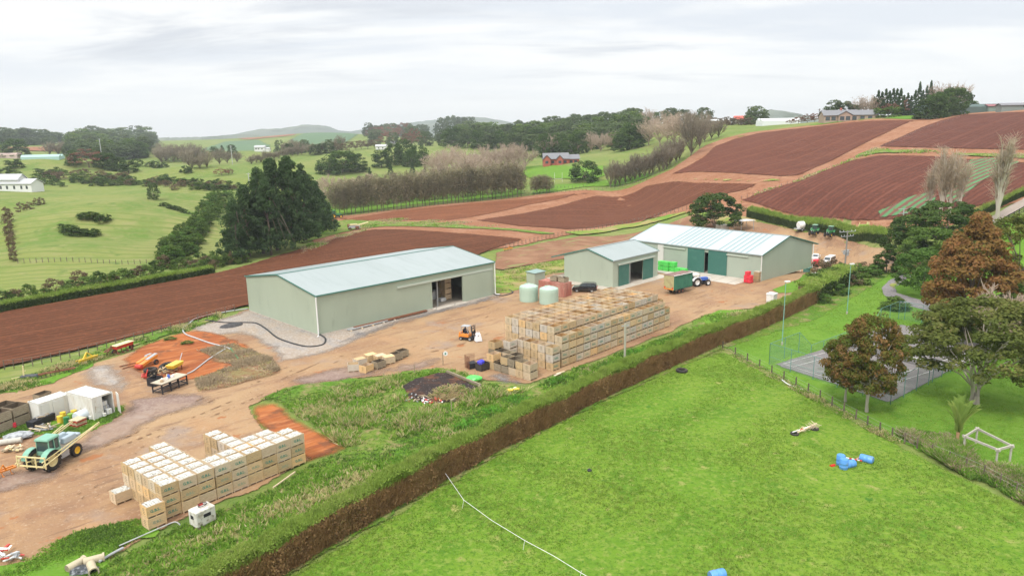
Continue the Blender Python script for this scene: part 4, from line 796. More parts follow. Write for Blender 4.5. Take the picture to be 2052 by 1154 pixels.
big_tree('evergreen_tree', 'dark broad evergreen under the bare poplars', 'dome', 1885, 520, 98, 132, lm_dark, 130, 120, .012, .075, (.3,.02,10), None, 405)
big_tree('evergreen_tree', 'dark evergreen at the yard corner, left of the broad one', 'dome', 1815, 518, 74, 72, lm_dark, 80, 110, .015, .09, (.3,.02,8), None, 406)
big_tree('green_tree', 'yellow-green tree above the driveway bend', 'dome', 1862, 550, 80, 96, lm_mid, 90, 110, .014, .085, (.3,.02,8), None, 407)
big_tree('green_tree', 'bright green round tree at the driveway bend', 'dome', 1846, 592, 82, 84, lm_bright, 90, 120, .014, .085, (.3,.02,8), None, 408)
big_tree('conifer_tree', 'small dark conifer beside the yard exit', 'egg', 1776, 548, 52, 50, lm_dark, 60, 90, .019, .08, (.4,.02,6), None, 409, base=.86)
big_tree('autumn_tree', 'pale yellow autumn tree at the right edge', 'round', 2036, 640, 170, 130, lm_yel, 110, 90, .011, .07, (.4,.018,14), None, 410, base=.86)
big_tree('green_tree', 'dark green tree at the right edge below the pale one', 'dome', 2048, 668, 84, 90, lm_mid, 80, 110, .016, .085, (.3,.02,8), None, 411)
big_tree('orange_tree', 'orange leafed tree low behind the spreading tree', 'dome', 1962, 690, 70, 90, lm_yel, 70, 90, .017, .085, (.3,.02,8), None, 412)
mb_ = bare('beige bush', 77, lm_bare, nb=26, n2=14, n3=12, w=.5, thin=.006)
p = G(2005, 720); o = link('bare_bush', mb_[0], None, p); o.scale = (11, 11, 9.5); tag(o, 'beige leafless bush behind the spreading olive green tree', 'bush')
big_tree('green_shrub', 'round green shrub at the driveway edge above the tennis fence', 'shrub', 1792, 620, 26, 50, lm_mid, 40, 70, .03, .13, (.3,.02,4), None, 413)
big_tree('evergreen_tree', 'round dark evergreen behind the far shed', 'dome', 1432, 468, 84, 102, lm_dark, 90, 110, .015, .09, (.3,.02,8), None, 414)
# nikau palm
p = G(1917, 893); pl = empty('palm_tree', p, 0, 'nikau palm with upright feather fronds by the wooden frame', 'palm')
s = rng_m(p)/FP; b = MB(); b.tube([(0,0,0),(0,.02,1.2*.6),(0.02,.03,1.45)], [.16,.13,.17], 8); b.obj('trunk', M('nikau trunk', (.42,.25,.14), .8), pl, smooth=True)
V = []; rg = np.random.RandomState(5)
lmp = M('palm frond', (.20,.30,.06), .6, (('a','v',.3,.8,(.30,.38,.09)), ('a','v',.9,1,(.35,.27,.13))), rnd=0)
S_, E2, vv = [], [], []
for i in range(17):
    t = 2*PI*i/17+rg.uniform(-.2,.2); sp = rg.uniform(.5,1.6); L = rg.uniform(3.0,4.0); cv = rg.uniform(0,.9)
    P = [np.array([math.cos(t)*sp*q**1.6, math.sin(t)*sp*q**1.6, 1.4+L*q*(1-.16*q*sp)]) for q in np.linspace(0, 1, 12)]
    for a_, b_ in zip(P, P[1:]):
        for k_ in range(4):
            f = k_/4; base_ = a_*(1-f)+b_*f; d = b_-a_; d /= np.linalg.norm(d); side = np.cross(d, [math.cos(t), math.sin(t), 0]); side /= np.linalg.norm(side)+1e-6
            for sg in (-1, 1): S_.append(base_); E2.append(base_+side*sg*.38+d*.35+np.array([0,0,-.05])); vv.append(cv)
S_ = np.array(S_); E2 = np.array(E2); w_ = np.array([0,0,.035]); VV = np.stack([S_-w_, S_+w_, E2+w_*.3, E2-w_*.3], 1).reshape(-1,3)
link('fronds', mesh_np('fronds', VV, np.arange(len(VV)).reshape(-1,4), [lmp], attrs={'v': ('FACE', vv)}), pl)
# hedges
m_hcore = M('hedge core', (.15,.10,.055), .95)
m_htop = leafmat('hedge top leaves', (.24,.36,.06), (.34,.45,.09), (.42,.44,.15))
m_hbrown = leafmat('hedge dry side', (.38,.225,.105), (.50,.32,.15), (.30,.27,.10))
m_hgreen = leafmat('hedge green side', (.065,.105,.03), (.10,.15,.04), (.14,.18,.06))
def hedge(name, label, front, h, w, n, lsz, side, top, brown_p=None, wild=.12, seed=9):
    """front: pixels of the camera-side foot line"""
    rg = np.random.RandomState(seed); W3 = GG(front); P2 = W3[:,:2].copy()
    d = np.gradient(P2, axis=0); d /= np.linalg.norm(d, axis=1)[:,None]; nrm = np.stack([-d[:,1], d[:,0]], 1)
    for i in range(len(P2)):
        if nrm[i] @ P2[i] < 0: nrm[i] *= -1
    seg = np.r_[0, np.cumsum(np.linalg.norm(np.diff(P2, axis=0), axis=1))]; Lt = seg[-1]
    def at(s):
        x = np.interp(s, seg, P2[:,0]); y = np.interp(s, seg, P2[:,1]); nx = np.interp(s, seg, nrm[:,0]); ny = np.interp(s, seg, nrm[:,1]); return np.stack([x, y], -1), np.stack([nx, ny], -1)
    def hh(s): return h*(1+.05*np.sin(s*.35)+.045*np.sin(s*1.3+1)+.035*np.sin(s*3.1))
    b = MB(); ns = max(4, int(Lt/2)); 
    for i in range(ns):
        s0, s1 = Lt*i/ns, Lt*(i+1)/ns; (a, c), (na, nc) = at(np.array([s0, s1])); H0, H1 = hh(s0)*.93, hh(s1)*.93; z0, z1 = Tz(*a), Tz(*c)
        q = [(a[0]+na[0]*.18, a[1]+na[1]*.18), (a[0]+na[0]*(w-.18), a[1]+na[1]*(w-.18)), (c[0]+nc[0]*(w-.18), c[1]+nc[1]*(w-.18)), (c[0]+nc[0]*.18, c[1]+nc[1]*.18)]
        V = [(q[0][0],q[0][1],z0-.1),(q[1][0],q[1][1],z0-.1),(q[2][0],q[2][1],z1-.1),(q[3][0],q[3][1],z1-.1),(q[0][0],q[0][1],z0+H0),(q[1][0],q[1][1],z0+H0),(q[2][0],q[2][1],z1+H1),(q[3][0],q[3][1],z1+H1)]
        b.add(V, [(0,1,5,4),(2,3,7,6),(4,5,6,7),(0,4,7,3),(1,2,6,5)])
    root = empty(name, Vector((P2[0][0], P2[0][1], 0)), 0, label, 'hedge')
    o = b.obj('core', m_hcore, root); o.location = -root.location
    # faces: 0 front, 1 top, 2 back
    s = rg.uniform(0, Lt, n); k = rg.choice(3, n, p=[.5,.38,.12]); A, NN = at(s); H = hh(s); u = rg.uniform(0, 1, n); bulge = .2*np.sin(s*.9)+.14*np.sin(s*2.3+2)
    off = np.where(k == 0, 0, np.where(k == 1, u*w, w)); z = np.where(k == 1, H, u**.9*H); off = off+np.where(k == 0, -bulge*.6, 0)+rg.normal(size=n)*wild; z = z+rg.normal(size=n)*wild*.5
    X = A+NN*off[:,None]; Pz = T(X[:,0], X[:,1])+np.maximum(z, .02); P_ = np.c_[X, Pz]
    nr = np.where((k == 0)[:,None], np.c_[-NN, np.zeros(n)], np.where((k == 1)[:,None], np.array([[0,0,1.]]), np.c_[NN, np.zeros(n)]))+rg.normal(size=(n,3))*.55; nr /= np.linalg.norm(nr, axis=1)[:,None]
    V, F = quads(P_, nr, lsz, 1.6, rg)
    # upright wisps
    m = n//2; s = rg.uniform(0, Lt, m); A, NN = at(s); kk = rg.uniform(0,1,m) < .6; u = rg.uniform(0,1,m); off = np.where(kk, rg.normal(size=m)*.12, u*w); z0 = np.where(kk, u*hh(s)*.85, hh(s)*.95); X = A+NN*off[:,None]
    B_ = np.c_[X, T(X[:,0], X[:,1])+z0]; dr = np.c_[rg.normal(size=(m,2))*.35-NN*.25*kk[:,None], np.ones(m)]; dr /= np.linalg.norm(dr, axis=1)[:,None]; E_ = B_+dr*(rg.uniform(.6,1.6,m)*max(lsz,.08)*5)[:,None]
    sd_ = np.cross(dr, rg.normal(size=(m,3))); sd_ /= np.linalg.norm(sd_, axis=1)[:,None]; sd_ *= lsz*.28; V2 = np.stack([B_-sd_, B_+sd_, E_+sd_*.3, E_-sd_*.3], 1).reshape(-1,3)
    VV = np.vstack([V, V2]); FF = np.arange(len(VV)).reshape(-1,4); zrel = VV.reshape(-1,4,3)[:,:,2].mean(1)-T(VV.reshape(-1,4,3)[:,0,0], VV.reshape(-1,4,3)[:,0,1])
    ss = np.r_[np.zeros(n), np.zeros(m)]; cx = VV.reshape(-1,4,3).mean(1)
    isB = np.r_[k == 0, kk]; low = zrel < h*(.90+.05*np.sin(cx[:,0]*.8))
    mi = np.where(isB & low, 0, 1)
    VV = VV-np.array(root.location); cvn = .5+.5*np.sin(cx[:,0]*.55)*np.sin(cx[:,1]*.43+1)
    link('foliage', mesh_np('hedge foliage', VV, FF, [side, top], mi, attrs={'v': ('FACE', np.clip(cvn*.35+rg.uniform(0,.65,len(FF)), 0, 1))}), root)
    return root
HF = [(330,1290),(560,1158),(700,1072),(850,988),(1000,904),(1100,856),(1200,803),(1320,748),(1440,694),(1500,672),(1570,640),(1640,606)]
hedge('hedge', 'long brown-sided hedge with green top between yard bank and paddock', HF, 2.85, 1.5, 190000, .058, m_hbrown, m_htop)
hedge('hedge', 'mixed green end of the long hedge near the driveway', [(1630,610),(1670,588),(1710,566)], 3.0, 3.0, 14000, .12, m_hgreen, m_htop, seed=3, wild=.35)
hedge('hedge', 'dark trimmed hedge behind the two green tractors', [(1496,436),(1540,446),(1600,461),(1680,474),(1740,483),(1775,489)], 2.6, 2.0, 26000, .13, m_hgreen, m_htop, seed=4)
hedge('hedge', 'clipped low hedge beside the farm road at far right', [(1940,446),(1990,424),(2052,395),(2120,365)], 1.8, 1.6, 9000, .13, m_hgreen, m_htop, seed=5)
hedge('hedge', 'low green hedge along the far side of the near ploughed field', [(-80,646),(0,626),(100,607),(200,590),(320,568),(430,548)], 1.5, 1.4, 22000, .12, m_hgreen, m_htop, seed=6, wild=.25)
plants(('shrub','shrubb','shrubl'), [(1630,590,40,56),(1660,574,36,50),(1645,560,38,44),(1668,552,30,40),(1690,560,30,44),(1712,556,26,40),(1730,552,24,36),(1700,572,24,40),(1725,570,22,36),(1745,556,22,34),(1755,548,20,30),(1680,590,20,36),(1650,606,18,34)], '{n} bush from left in the mixed shrubs before the driveway', 'mixed shrubs by the driveway')
# weeds: nobody could count them
def weeds(name, label, poly, n, hmin, hmax, mats, seed, excl=(), wob=.5, bl=7, patch=.25, thr=0., wid=.05):
    rg = np.random.RandomState(seed); Wp = GG(poly)[:,:2]; EX = [GG(e)[:,:2] for e in excl]
    lo, hi = Wp.min(0), Wp.max(0); P = rg.uniform(lo, hi, (n*4, 2)); ok = inside(Wp, P[:,0], P[:,1])
    for e in EX: ok &= ~inside(e, P[:,0], P[:,1])
    nz = np.sin(P[:,0]*patch+1.3*np.sin(P[:,1]*patch*.7))*np.sin(P[:,1]*patch*1.1+np.sin(P[:,0]*patch*.5)*2)
    ok &= (nz+rg.uniform(-.6,.6,len(P)) > thr); P = P[ok][:n]; nz = nz[ok][:n]; m = len(P)
    z = T(P[:,0], P[:,1])+.1; idx = np.repeat(np.arange(m), bl); k = len(idx)
    hgt = (hmin+(hmax-hmin)*np.clip(.4+.5*nz[idx], 0, 1))*rg.uniform(.5,1.3,k); B_ = np.c_[P[idx]+rg.normal(size=(k,2))*.12, z[idx]]
    dr = np.c_[rg.normal(size=(k,2))*.55, np.ones(k)]; E_ = B_+dr*hgt[:,None]; sd_ = rg.normal(size=(k,3)); sd_[:,2] *= .2; sd_ /= np.linalg.norm(sd_, axis=1)[:,None]; sd_ *= (wid*rg.uniform(.6,1.6,k))[:,None]
    md = (B_+E_)/2+sd_*.4; V = np.stack([B_-sd_*.3, md+sd_, E_, md-sd_], 1).reshape(-1,3); mi = np.clip((nz*.5+.5)*len(mats)*.9+rg.normal(size=m)*.6, 0, len(mats)-1).astype(int)[idx]
    o = link(name, mesh_np(name, V, np.arange(4*k).reshape(k,4), mats, mi, attrs={'v': ('FACE', rg.uniform(0,1,k))})); return tag(o, label, kind='stuff')
wg = leafmat('weed green', (.17,.33,.04), (.24,.41,.055), (.33,.45,.09)); wd = leafmat('weed dark', (.10,.19,.035), (.15,.25,.05), (.19,.27,.07)); wt = leafmat('dry grass', (.56,.47,.24), (.46,.46,.17), (.66,.56,.35)); wb = leafmat('dry stalks', (.46,.36,.24), (.55,.43,.29), (.38,.33,.21))
PIT = [(804,778),(830,762),(880,748),(896,750),(963,777),(905,810),(860,812),(815,800)]
BK2 = [(520,802),(575,780),(700,762),(780,768),(800,752),(880,742),(930,748),(965,770),(1060,780),(1150,748),(1360,668),(1405,635),(1500,626),(1560,612),(1640,590),(1640,600),(1500,660),(1440,684),(1200,792),(1000,895),(850,978),(560,1146),(480,1200),(100,1200),(180,1150),(310,1082),(400,1040),(540,985),(640,925),(695,905),(640,860),(590,832),(560,808)]
weeds('weeds', 'tangled green and dry weeds on the bank beside the hedge', BK2, 24000, .08, .5, [wg, wd, wg, wg, wt], 1, (PIT,), bl=7, wid=.05, thr=-.5)
weeds('tall_weeds', 'tall dry stalks on the bank around the burn pit', [(690,770),(800,760),(820,812),(905,818),(965,785),(1060,785),(1000,800),(900,850),(800,880),(690,900),(620,850)], 2600, .3, 1.0, [wt, wg, wt, wg], 2, (PIT,), bl=6, patch=.5, wid=.05)
weeds('creeper', 'thick green creeper along the foot of the bank', [(960,830),(1060,785),(1180,730),(1400,660),(1420,672),(1240,745),(1060,830),(900,900),(700,1010),(640,1040),(700,990),(850,900)], 7000, .15, .55, [wg, wg, wd, leafmat('creeper leaf', (.12,.32,.04), (.17,.38,.05))], 3, bl=8, patch=.6, wid=.09)
weeds('fence_weeds', 'grass and weeds along the left field fence', [(-60,790),(60,755),(150,722),(280,680),(440,628),(445,640),(300,690),(200,722),(130,760),(0,800)], 3500, .1, .5, [wg, wd, wt], 4, bl=7, patch=.5)
weeds('field_edge_grass', 'dry grass along the edge below the pines and machines', [(600,500),(660,480),(720,462),(700,452),(760,442),(940,446),(1000,455),(900,458),(760,452),(720,468),(640,498),(570,522)], 3500, .2, .9, [wt, wb, wt, wg], 5, bl=6, patch=.2, wid=.1)
weeds('dry_stubble', 'pale dry stubble on the small bank', [(400,705),(470,690),(545,720),(560,745),(450,778),(400,785),(390,760),(470,735)], 2500, .1, .45, [wt, wb, wb], 6, bl=6, patch=.5, thr=-.2)
weeds('hill_strip_weeds', 'straw-coloured weeds between the right fields', [(1480,404),(1600,362),(1700,322),(1750,300),(1850,303),(2100,312),(2100,318),(1850,309),(1755,309),(1700,327),(1600,368),(1484,408)], 3500, .3, 1.0, [wt, wg, wt, wb], 7, bl=5, patch=.15, wid=.16)
weeds('garden_weeds', 'dark brambles along the paddock fence at lower right', [(1800,872),(1850,868),(1900,878),(1960,930),(2052,955),(2120,1000),(2120,1040),(2052,1010),(1940,960),(1860,910)], 7000, .2, .8, [wd, wg, wb, wg], 8, bl=8, patch=.5, wid=.06)
weeds('fence_line_grass', 'long grass along the tennis court fence line', [(1440,690),(1530,738),(1640,796),(1750,858),(1810,885),(1800,892),(1740,866),(1630,805),(1520,746),(1436,698)], 2600, .08, .35, [wt, wg, wt], 9, bl=6, patch=.8, thr=-.4)
weeds('paddock_grass', 'uneven tufts of lush grass in the paddock', [(560,1170),(850,1000),(1000,915),(1200,812),(1440,705),(1640,805),(1880,935),(2120,1060),(2120,1300),(400,1300)], 26000, .04, .14, [leafmat('tuft green', (.155,.31,.03), (.21,.36,.045), (.28,.39,.07)), leafmat('tuft yellow', (.24,.36,.055), (.31,.41,.08))], 10, bl=5, patch=.3, thr=-.5, wid=.035)
weeds('lawn_grass', 'slightly uneven mown grass round the tennis court', [(1445,695),(1500,672),(1640,606),(1700,570),(1770,570),(1775,600),(1900,640),(2100,700),(2100,1010),(2052,980),(1900,880),(1790,850),(1640,796)], 12000, .03, .09, [leafmat('tuft green', (.155,.31,.03), (.21,.36,.045), (.28,.39,.07)), leafmat('tuft yellow', (.24,.36,.055), (.31,.41,.08))], 17, ([(1548,732),(1783,810),(1863,768),(1990,700),(1805,651),(1640,703)],), bl=5, patch=.25, thr=-.6, wid=.035)
weeds('yard_edge_grass', 'green weeds on the yard edge by the lower left corner', [(-60,1120),(60,1105),(160,1070),(290,1040),(330,1050),(240,1100),(190,1154),(100,1250),(-60,1250)], 3500, .05, .3, [wg, wg, wd], 12, bl=7, patch=.5, thr=-.1)
weeds('container_grass', 'green tufts beside the white container and scrap', [(90,850),(180,838),(250,812),(240,835),(190,862),(150,872),(90,872),(0,880),(0,850)], 1800, .05, .25, [wg, wg, wd], 13, bl=7, patch=.6, thr=-.3)
weeds('verge_tufts', 'yellow tufts on the verge beside the big shed', [(985,550),(1060,533),(1135,520),(1140,538),(1060,565),(1020,585),(990,585)], 1600, .1, .4, [wt, wg, wt], 14, bl=6, patch=.5)
drape('burn_pit', [(804,778),(830,762),(880,748),(896,750),(962,777),(905,808),(860,812),(815,800)], m_ash, .26, 'burnt black rubbish pit on the weedy bank', 1., .1, hump=lambda x, y: .06*np.sin(x*2.1)*np.sin(y*1.7))
# ================================================================ bins
m_wood = M('bin wood', (.64,.46,.245), .85, (('r',.4,.65,(.54,.43,.30)), ('r',.8,.95,(.68,.44,.20)), N_(3,.48,.72,(.44,.32,.20),(1,1,5),5), N_(14,.5,.75,(.62,.47,.30),(.15,.15,3),4)), None, .15, rnd=.18)
m_woodp = M('pale bin wood', (.69,.56,.38), .85, (('r',.3,.5,(.60,.54,.46)), ('r',.6,.9,(.65,.47,.26)), N_(3,.5,.75,(.46,.38,.28),(1,1,5),5)), None, .15, rnd=.10)
m_woodin = M('orange inner wood', (.50,.30,.13), .85, (('r',.4,.6,(.46,.35,.25)), N_(3,.45,.7,(.38,.24,.12),(1,1,5),5)), None, .15, rnd=.2)
m_old = M('old weathered wood', (.33,.27,.185), .9, (N_(2,.45,.65,(.25,.20,.135),(1,1,4),5), N_(8,.5,.7,(.42,.37,.28),(.3,.3,3),4)), None, .15, rnd=.2)
m_grn = M('stencil green', (.08,.27,.20), .8)
m_slot = M('dark slot', (.10,.07,.05), .9)
m_pk = M('pale pumpkin skin', (.60,.59,.54), .6, (N_(6,.5,.7,(.70,.69,.65)),), None, .3)
BL, BD, BH = 1.46, 1.20, 1.02
def bin_mesh(name, m_out, m_in, L=BL, D=BD, H=BH, nb=6, skid=.13, slots=True, jit=.004, floor=True):
    b = MB(); t = .022; z0 = skid+.03; bh = (H-z0)/nb
    for x in (-L/2+.08, 0, L/2-.08): b.box((x, 0, skid/2), (.09, D-.08, skid), mi=0)
    b.box((0, 0, skid+.013), (L-.03, D-.03, .025), mi=1)
    for i in range(nb):
        z = z0+bh*(i+.5); r = lambda: random.uniform(-jit, jit)
        for s in (-1, 1):
            b.box((r(), s*(D/2-t*1.5), z), (L-.005, t, bh-.026), mi=0); b.box((s*(L/2-t*1.5), r(), z), (t, D-.1, bh-.026), mi=0)
            b.box((0, s*(D/2-t*2.6), z), (L-.2, .008, bh-.004), mi=1); b.box((s*(L/2-t*2.6), 0, z), (.008, D-.2, bh-.004), mi=1)
    for sx in (-1, 1):
        for sy in (-1, 1):
            b.box((sx*(L/2-.09), sy*(D/2-.085), (H+skid)/2-.01), (.07, .07, H-skid-.03), mi=1); b.box((sx*(L/2-.008), sy*(D/2-.055), (H+skid)/2), (.018, .11, H-skid-.01), mi=0)
    if slots:
        for sx in (-1, 1):
            for k in range(4): b.box((sx*(L/2-.02), 0, .32+.15*k), (.012, .36, .03), mi=2)
    return b.mesh(name, [m_out, m_in, m_slot])
BM = [bin_mesh('bin a', m_wood, m_woodin), bin_mesh('bin b', m_woodp, m_wood), bin_mesh('bin c', m_wood, m_woodp), bin_mesh('bin d', m_woodp, m_woodin)]
BMO = [bin_mesh('old bin', m_old, M('shade painted inner wood', (.13,.10,.07), .9), slots=False), bin_mesh('old bin b', m_wood, m_old, slots=False)]  # first old bin: inside coloured dark to imitate the shade within
def text_mesh(s, size, mat, ext=.004):
    cu = bpy.data.curves.new('lettering', 'FONT'); cu.body = s; cu.size = size; cu.extrude = ext; cu.align_x = 'CENTER'; cu.align_y = 'CENTER'; cu.resolution_u = 2; cu.offset = .008
    o = bpy.data.objects.new('tmp', cu); COL.objects.link(o); bpy.context.view_layer.update(); me = bpy.data.meshes.new_from_object(o.evaluated_get(bpy.context.evaluated_depsgraph_get()))
    bpy.data.objects.remove(o); me.materials.clear(); me.materials.append(mat); return me
TXT = text_mesh('G.B.L.', .33, m_grn); TXTF = text_mesh('G.B.L.', .32, M('faded stencil', (.30,.36,.25), .85))
def heap_mesh(seed):
    rg = np.random.RandomState(seed); b = MB(); 
    for i in range(7):
        for j in range(6):
            x = (i-3)*.178+rg.uniform(-.03,.03); y = (j-2.5)*.168+rg.uniform(-.03,.03); r = rg.uniform(.08,.115)
            z = BH-.08+.07*(1-(x/.7)**2)*(1-(y/.6)**2)+rg.uniform(-.02,.03); b.ico((x, y, z), r, 1, 0, 0, (1,1,.75))
    b.box((0, 0, BH-.22), (BL-.15, BD-.15, .1), mi=1)
    me = b.mesh('produce heap', [m_pk, M('crate shade', (.33,.29,.23))], smooth=True); return me
HEAP = [heap_mesh(i) for i in range(3)]
UB = rad(46.3); ub = Vector((math.cos(UB), math.sin(UB), 0)); vb = Vector((-ub.y, ub.x, 0))
def put_bin(loc, rz, mesh, label, group, txt=True, heap=False, name='wooden_bin', jr=.012):
    o = link(name, mesh, None, (loc[0]+random.uniform(-.02,.02), loc[1]+random.uniform(-.02,.02), loc[2]), rz+random.uniform(-jr, jr)+(PI if random.random() < .5 else 0)); flip = abs(o.rotation_euler.z-rz) > 1
    tag(o, label, 'bin', group)
    if txt: 
        sg = 1 if flip else -1; t = link('lettering', TXT if random.random() < .5 else TXTF, o, (random.uniform(-.1,.1), sg*(BD/2-.012), .55), 0 if not flip else PI, PI/2)
    if heap: link('pale_pumpkins', random.choice(HEAP), o)
    return o
LV = ['bottom','second','third','fourth','fifth']
# --- main stack
PO = Vector((5.20*k, 74.08*k, .11)); pu, pv_, ph = 1.57, 1.29, 1.06
def bigbin(i, j, l): 
    c = PO+ub*(pu*(i+.5))+vb*(pv_*(j+.5))+Vector((0,0,ph*l)); top = (j > 0 and l == 4) or (j == 0 and l == 3)
    lab = 'pale empty bin of the great stack, %s along, %s row from hedge, %s tier' % (ordn(i), ordn(j), LV[l])
    put_bin(c, UB, random.choice(BM), lab, 'empty bins of the great stack', txt=(j == 0 or (j == 1 and l == 4)) and random.random() < .7)
for i in range(17):
    for j in range(8):
        hmax = 4 if j == 0 else 5
        if i == 16: hmax = 3 if j == 0 else 4
        if i == 15 and j == 0: hmax = 4
        for l in range(hmax):
            if l == hmax-1 or j == 0 or i == 0 and l > 0 or (i == 16) or (l == hmax-2 and j == 1): 
                if i == 0 and j > 1 and l == 0: continue
                bigbin(i, j, l)
# --- three-high row against its near end
P3 = Vector((4.15*k, 72.88*k, .11))
for j in range(5):
    for l in range(3):
        c = P3+ub*(pu*.5)+vb*(pv_*(j+.5)+(.0 if j == 0 else .15))+Vector((0,0,ph*l)); c -= ub*(.0 if j in (0,) else -.1)
        put_bin(c, UB, random.choice(BM[1:]), 'pale bin in the three-high row, %s from the hedge side, %s tier' % (ordn(j), LV[l]), 'three-high row of bins', txt=(j == 0))
P2_ = Vector((1.74*k, 70.04*k, .11))
for (i, j, l) in [(0,a,0) for a in range(6)]+[(0,0,1),(0,1,1),(0,2,1),(0,3,1),(0,5,1)]+[(1,a,0) for a in (1,2,3,4,5,6)]+[(1,3,1),(1,4,1),(1,5,1),(1,6,1),(1,6,2),(2,5,0),(2,6,0),(2,6,1),(2,5,1),(2,5,2)]:
    c = P2_+ub*(pu*(i+.42))+vb*(pv_*(j+.5))+Vector((0,0,ph*l))
    if (i, l) == (0, 1) and j in (2,3): c += vb*.25+ub*.15
    put_bin(c, UB+random.uniform(-.03,.03), random.choice(BMO+[BM[0]]) if i < 2 else BM[1], 'weathered bin in the low near cluster, %s row, %s across, %s tier' % (ordn(i), ordn(j), LV[l]), 'weathered bins at the near end', txt=(i == 2))
# --- loose bins in the yard
for i, (px, py, a, old, hp) in enumerate(((709,744,.2,0,0),(735,746,1.0,0,0),(722,734,.75,0,1),(743,725,.75,0,1),(760,738,.85,1,0),(762,727,.7,0,1),(779,729,.6,0,2),(794,722,.8,1,0),(806,716,.8,1,0))):
    p = G(px, py); o = put_bin(p+Vector((0,0,.1)), a, (BMO[0] if old else BM[0] if i % 2 else BM[1]), ['leftmost pale loose bin on the yard','pale front loose bin, second from left','loose bin behind the two left ones','upturned pale bin, fourth in the loose line','dark weathered bin tilted among the loose ones','small pale bin behind the dark loose one','upturned orange-sided bin in the middle of the loose line','grey loose bin, second from right','mossy grey bin at the right end of the loose line'][i], None, txt=False)
    if hp:
        b = MB(); b.box((0, 0, BH+.02), (BL-.02, BD-.02, .03)); b.obj('base_boards', m_wood, o)
# --- bins of pale produce
A0 = Vector((-23.36*k, 43.77*k, .11)); uW = Vector((-16.36+23.36, 52.17-43.77, 0)).normalized(); UW = math.atan2(uW.y, uW.x); vW = Vector((-uW.y, uW.x, 0)); pw = (Vector((-16.36+23.36, 52.17-43.77, 0)).length*k)/9; pd = 1.28; hw = 1.0
DEP = [6,6,7,2,2,6,3,3,2]
for i, dp in enumerate(DEP):
    for j in range(dp):
        for l in range(3):
            vis = l == 2 or j == 0 or (i == 0) or (i == 5 and j > 2) or (i == 8) or (i == 2 and j > 1)
            if not vis: continue
            c = A0+uW*(pw*(i+.5)+(.06 if i > 2 else 0))+vW*(pd*(j+.5)+(.15 if i == 0 and j == 0 else 0))+Vector((0,0,hw*l))
            if i >= 7: c += vW*-.05
            put_bin(c, UW, random.choice(BM[:3]), 'bin of pale pumpkins, %s along, %s row back, %s tier' % (ordn(i), ordn(j), LV[l]), 'bins full of pale pumpkins', txt=(j == 0 and random.random() < .8), heap=(l == 2), name='produce_bin')
for l in range(2):
    c = A0+uW*(-pw*.55)+vW*(.0+.35)+Vector((0,0,hw*l))-vW*.15
    put_bin(c, UW, BM[0], ('lower','upper half-full')[l]+' bin of the short stack at the near corner of the produce bins', None, heap=(l == 1), name='produce_bin')
put_bin(A0+uW*(-pw*.45)+vW*(pd*5.2), UW, BM[1], 'single low grey bin at the far left corner of the produce stacks', None, txt=False, heap=True, name='produce_bin')
# --- old dark crates at far left
m_inn = M('shade painted inner wood', (.13,.10,.07), .9)  # crate insides: shade of the open box painted into the wood colour
OC = bin_mesh('old crate', m_old, m_inn, 2.3, 1.55, 1.25, 5, .08, False, .01)
oc = Vector(GG([(66,846)])[0]); au = ang((0,868),(70,840)); ou_ = Vector((math.cos(au), math.sin(au), 0)); ov_ = Vector((-ou_.y, ou_.x, 0))
for n_, (i, j, l) in enumerate([(i, j, l) for i in range(4) for j in range(3) for l in range(2 if j < 2 else 1) if not (j == 2 and i == 0)]):
    p = oc-ou_*(1.0+1.98*i+.08*j)+ov_*(.9+1.72*j)+Vector((0,0,.1+1.13*l)); o = link('old_crate', OC, None, p, au+random.uniform(-.04,.04)); o.scale = (.8,1.05,.88)
    tag(o, 'mossy old crate at far left: %s from the right, %s row, %s' % (ordn(i), ordn(j), 'stacked on top' if l else 'on the ground'), 'crate', 'old mossy crates at far left')
for n_, (px, py) in enumerate(((86,800),(92,838))):
    o = link('old_crate', OC, None, G(px, py)+Vector((0,0,.1)), au+.2*n_); o.scale = (.7,.7,.6); tag(o, ('lone old crate with boards behind the mossy crates','broken low crate between the mossy crates and the cabin')[n_], 'crate')
# ================================================================ vehicles and gear
def paint(name, c, r=.35, **kw): return M(name, c, r, (N_(1.2,.55,.8,tuple(q*.8+.02 for q in c),O3,5), N_(2.2,.56,.72,tuple(.5*q+.5*p for q, p in zip(c, (.26,.18,.11))),O3,6)), None, .5, **kw)
m_tyre = M('tyre rubber', (.035,.033,.032), .85, (N_(3,.5,.7,(.10,.075,.055)),)); m_glass = M('dark glass', (.03,.04,.045), .08, spec=.8); m_blk = M('black steel', (.03,.03,.035), .5)
m_jd = paint('farm green paint', (.035,.20,.06)); m_jdy = paint('yellow rim paint', (.80,.50,.03)); m_blue = paint('blue paint', (.05,.13,.48)); m_redp = paint('red paint', (.52,.045,.03)); m_whitep = paint('white paint', (.78,.78,.76))
m_rust = M('rusty steel', (.26,.11,.06), .85, (N_(4,.45,.65,(.15,.07,.045)),)); m_orangep = paint('orange paint', (.72,.24,.03)); m_yelp = paint('yellow paint', (.75,.52,.05)); m_greyp = paint('grey paint', (.38,.39,.40)); m_teal = paint('sea green paint', (.20,.42,.31)); m_cream = paint('cream paint', (.72,.62,.32)); m_lamp = M('red lamp', (.6,.03,.02), .3); m_clear = M('clear lamp', (.8,.8,.78), .2)
m_hose = M('black hose', (.03,.03,.032), .5); m_galv = M('galvanised steel', (.50,.51,.51), .4, (N_(2,.5,.7,(.40,.41,.41)),), metal=.2)
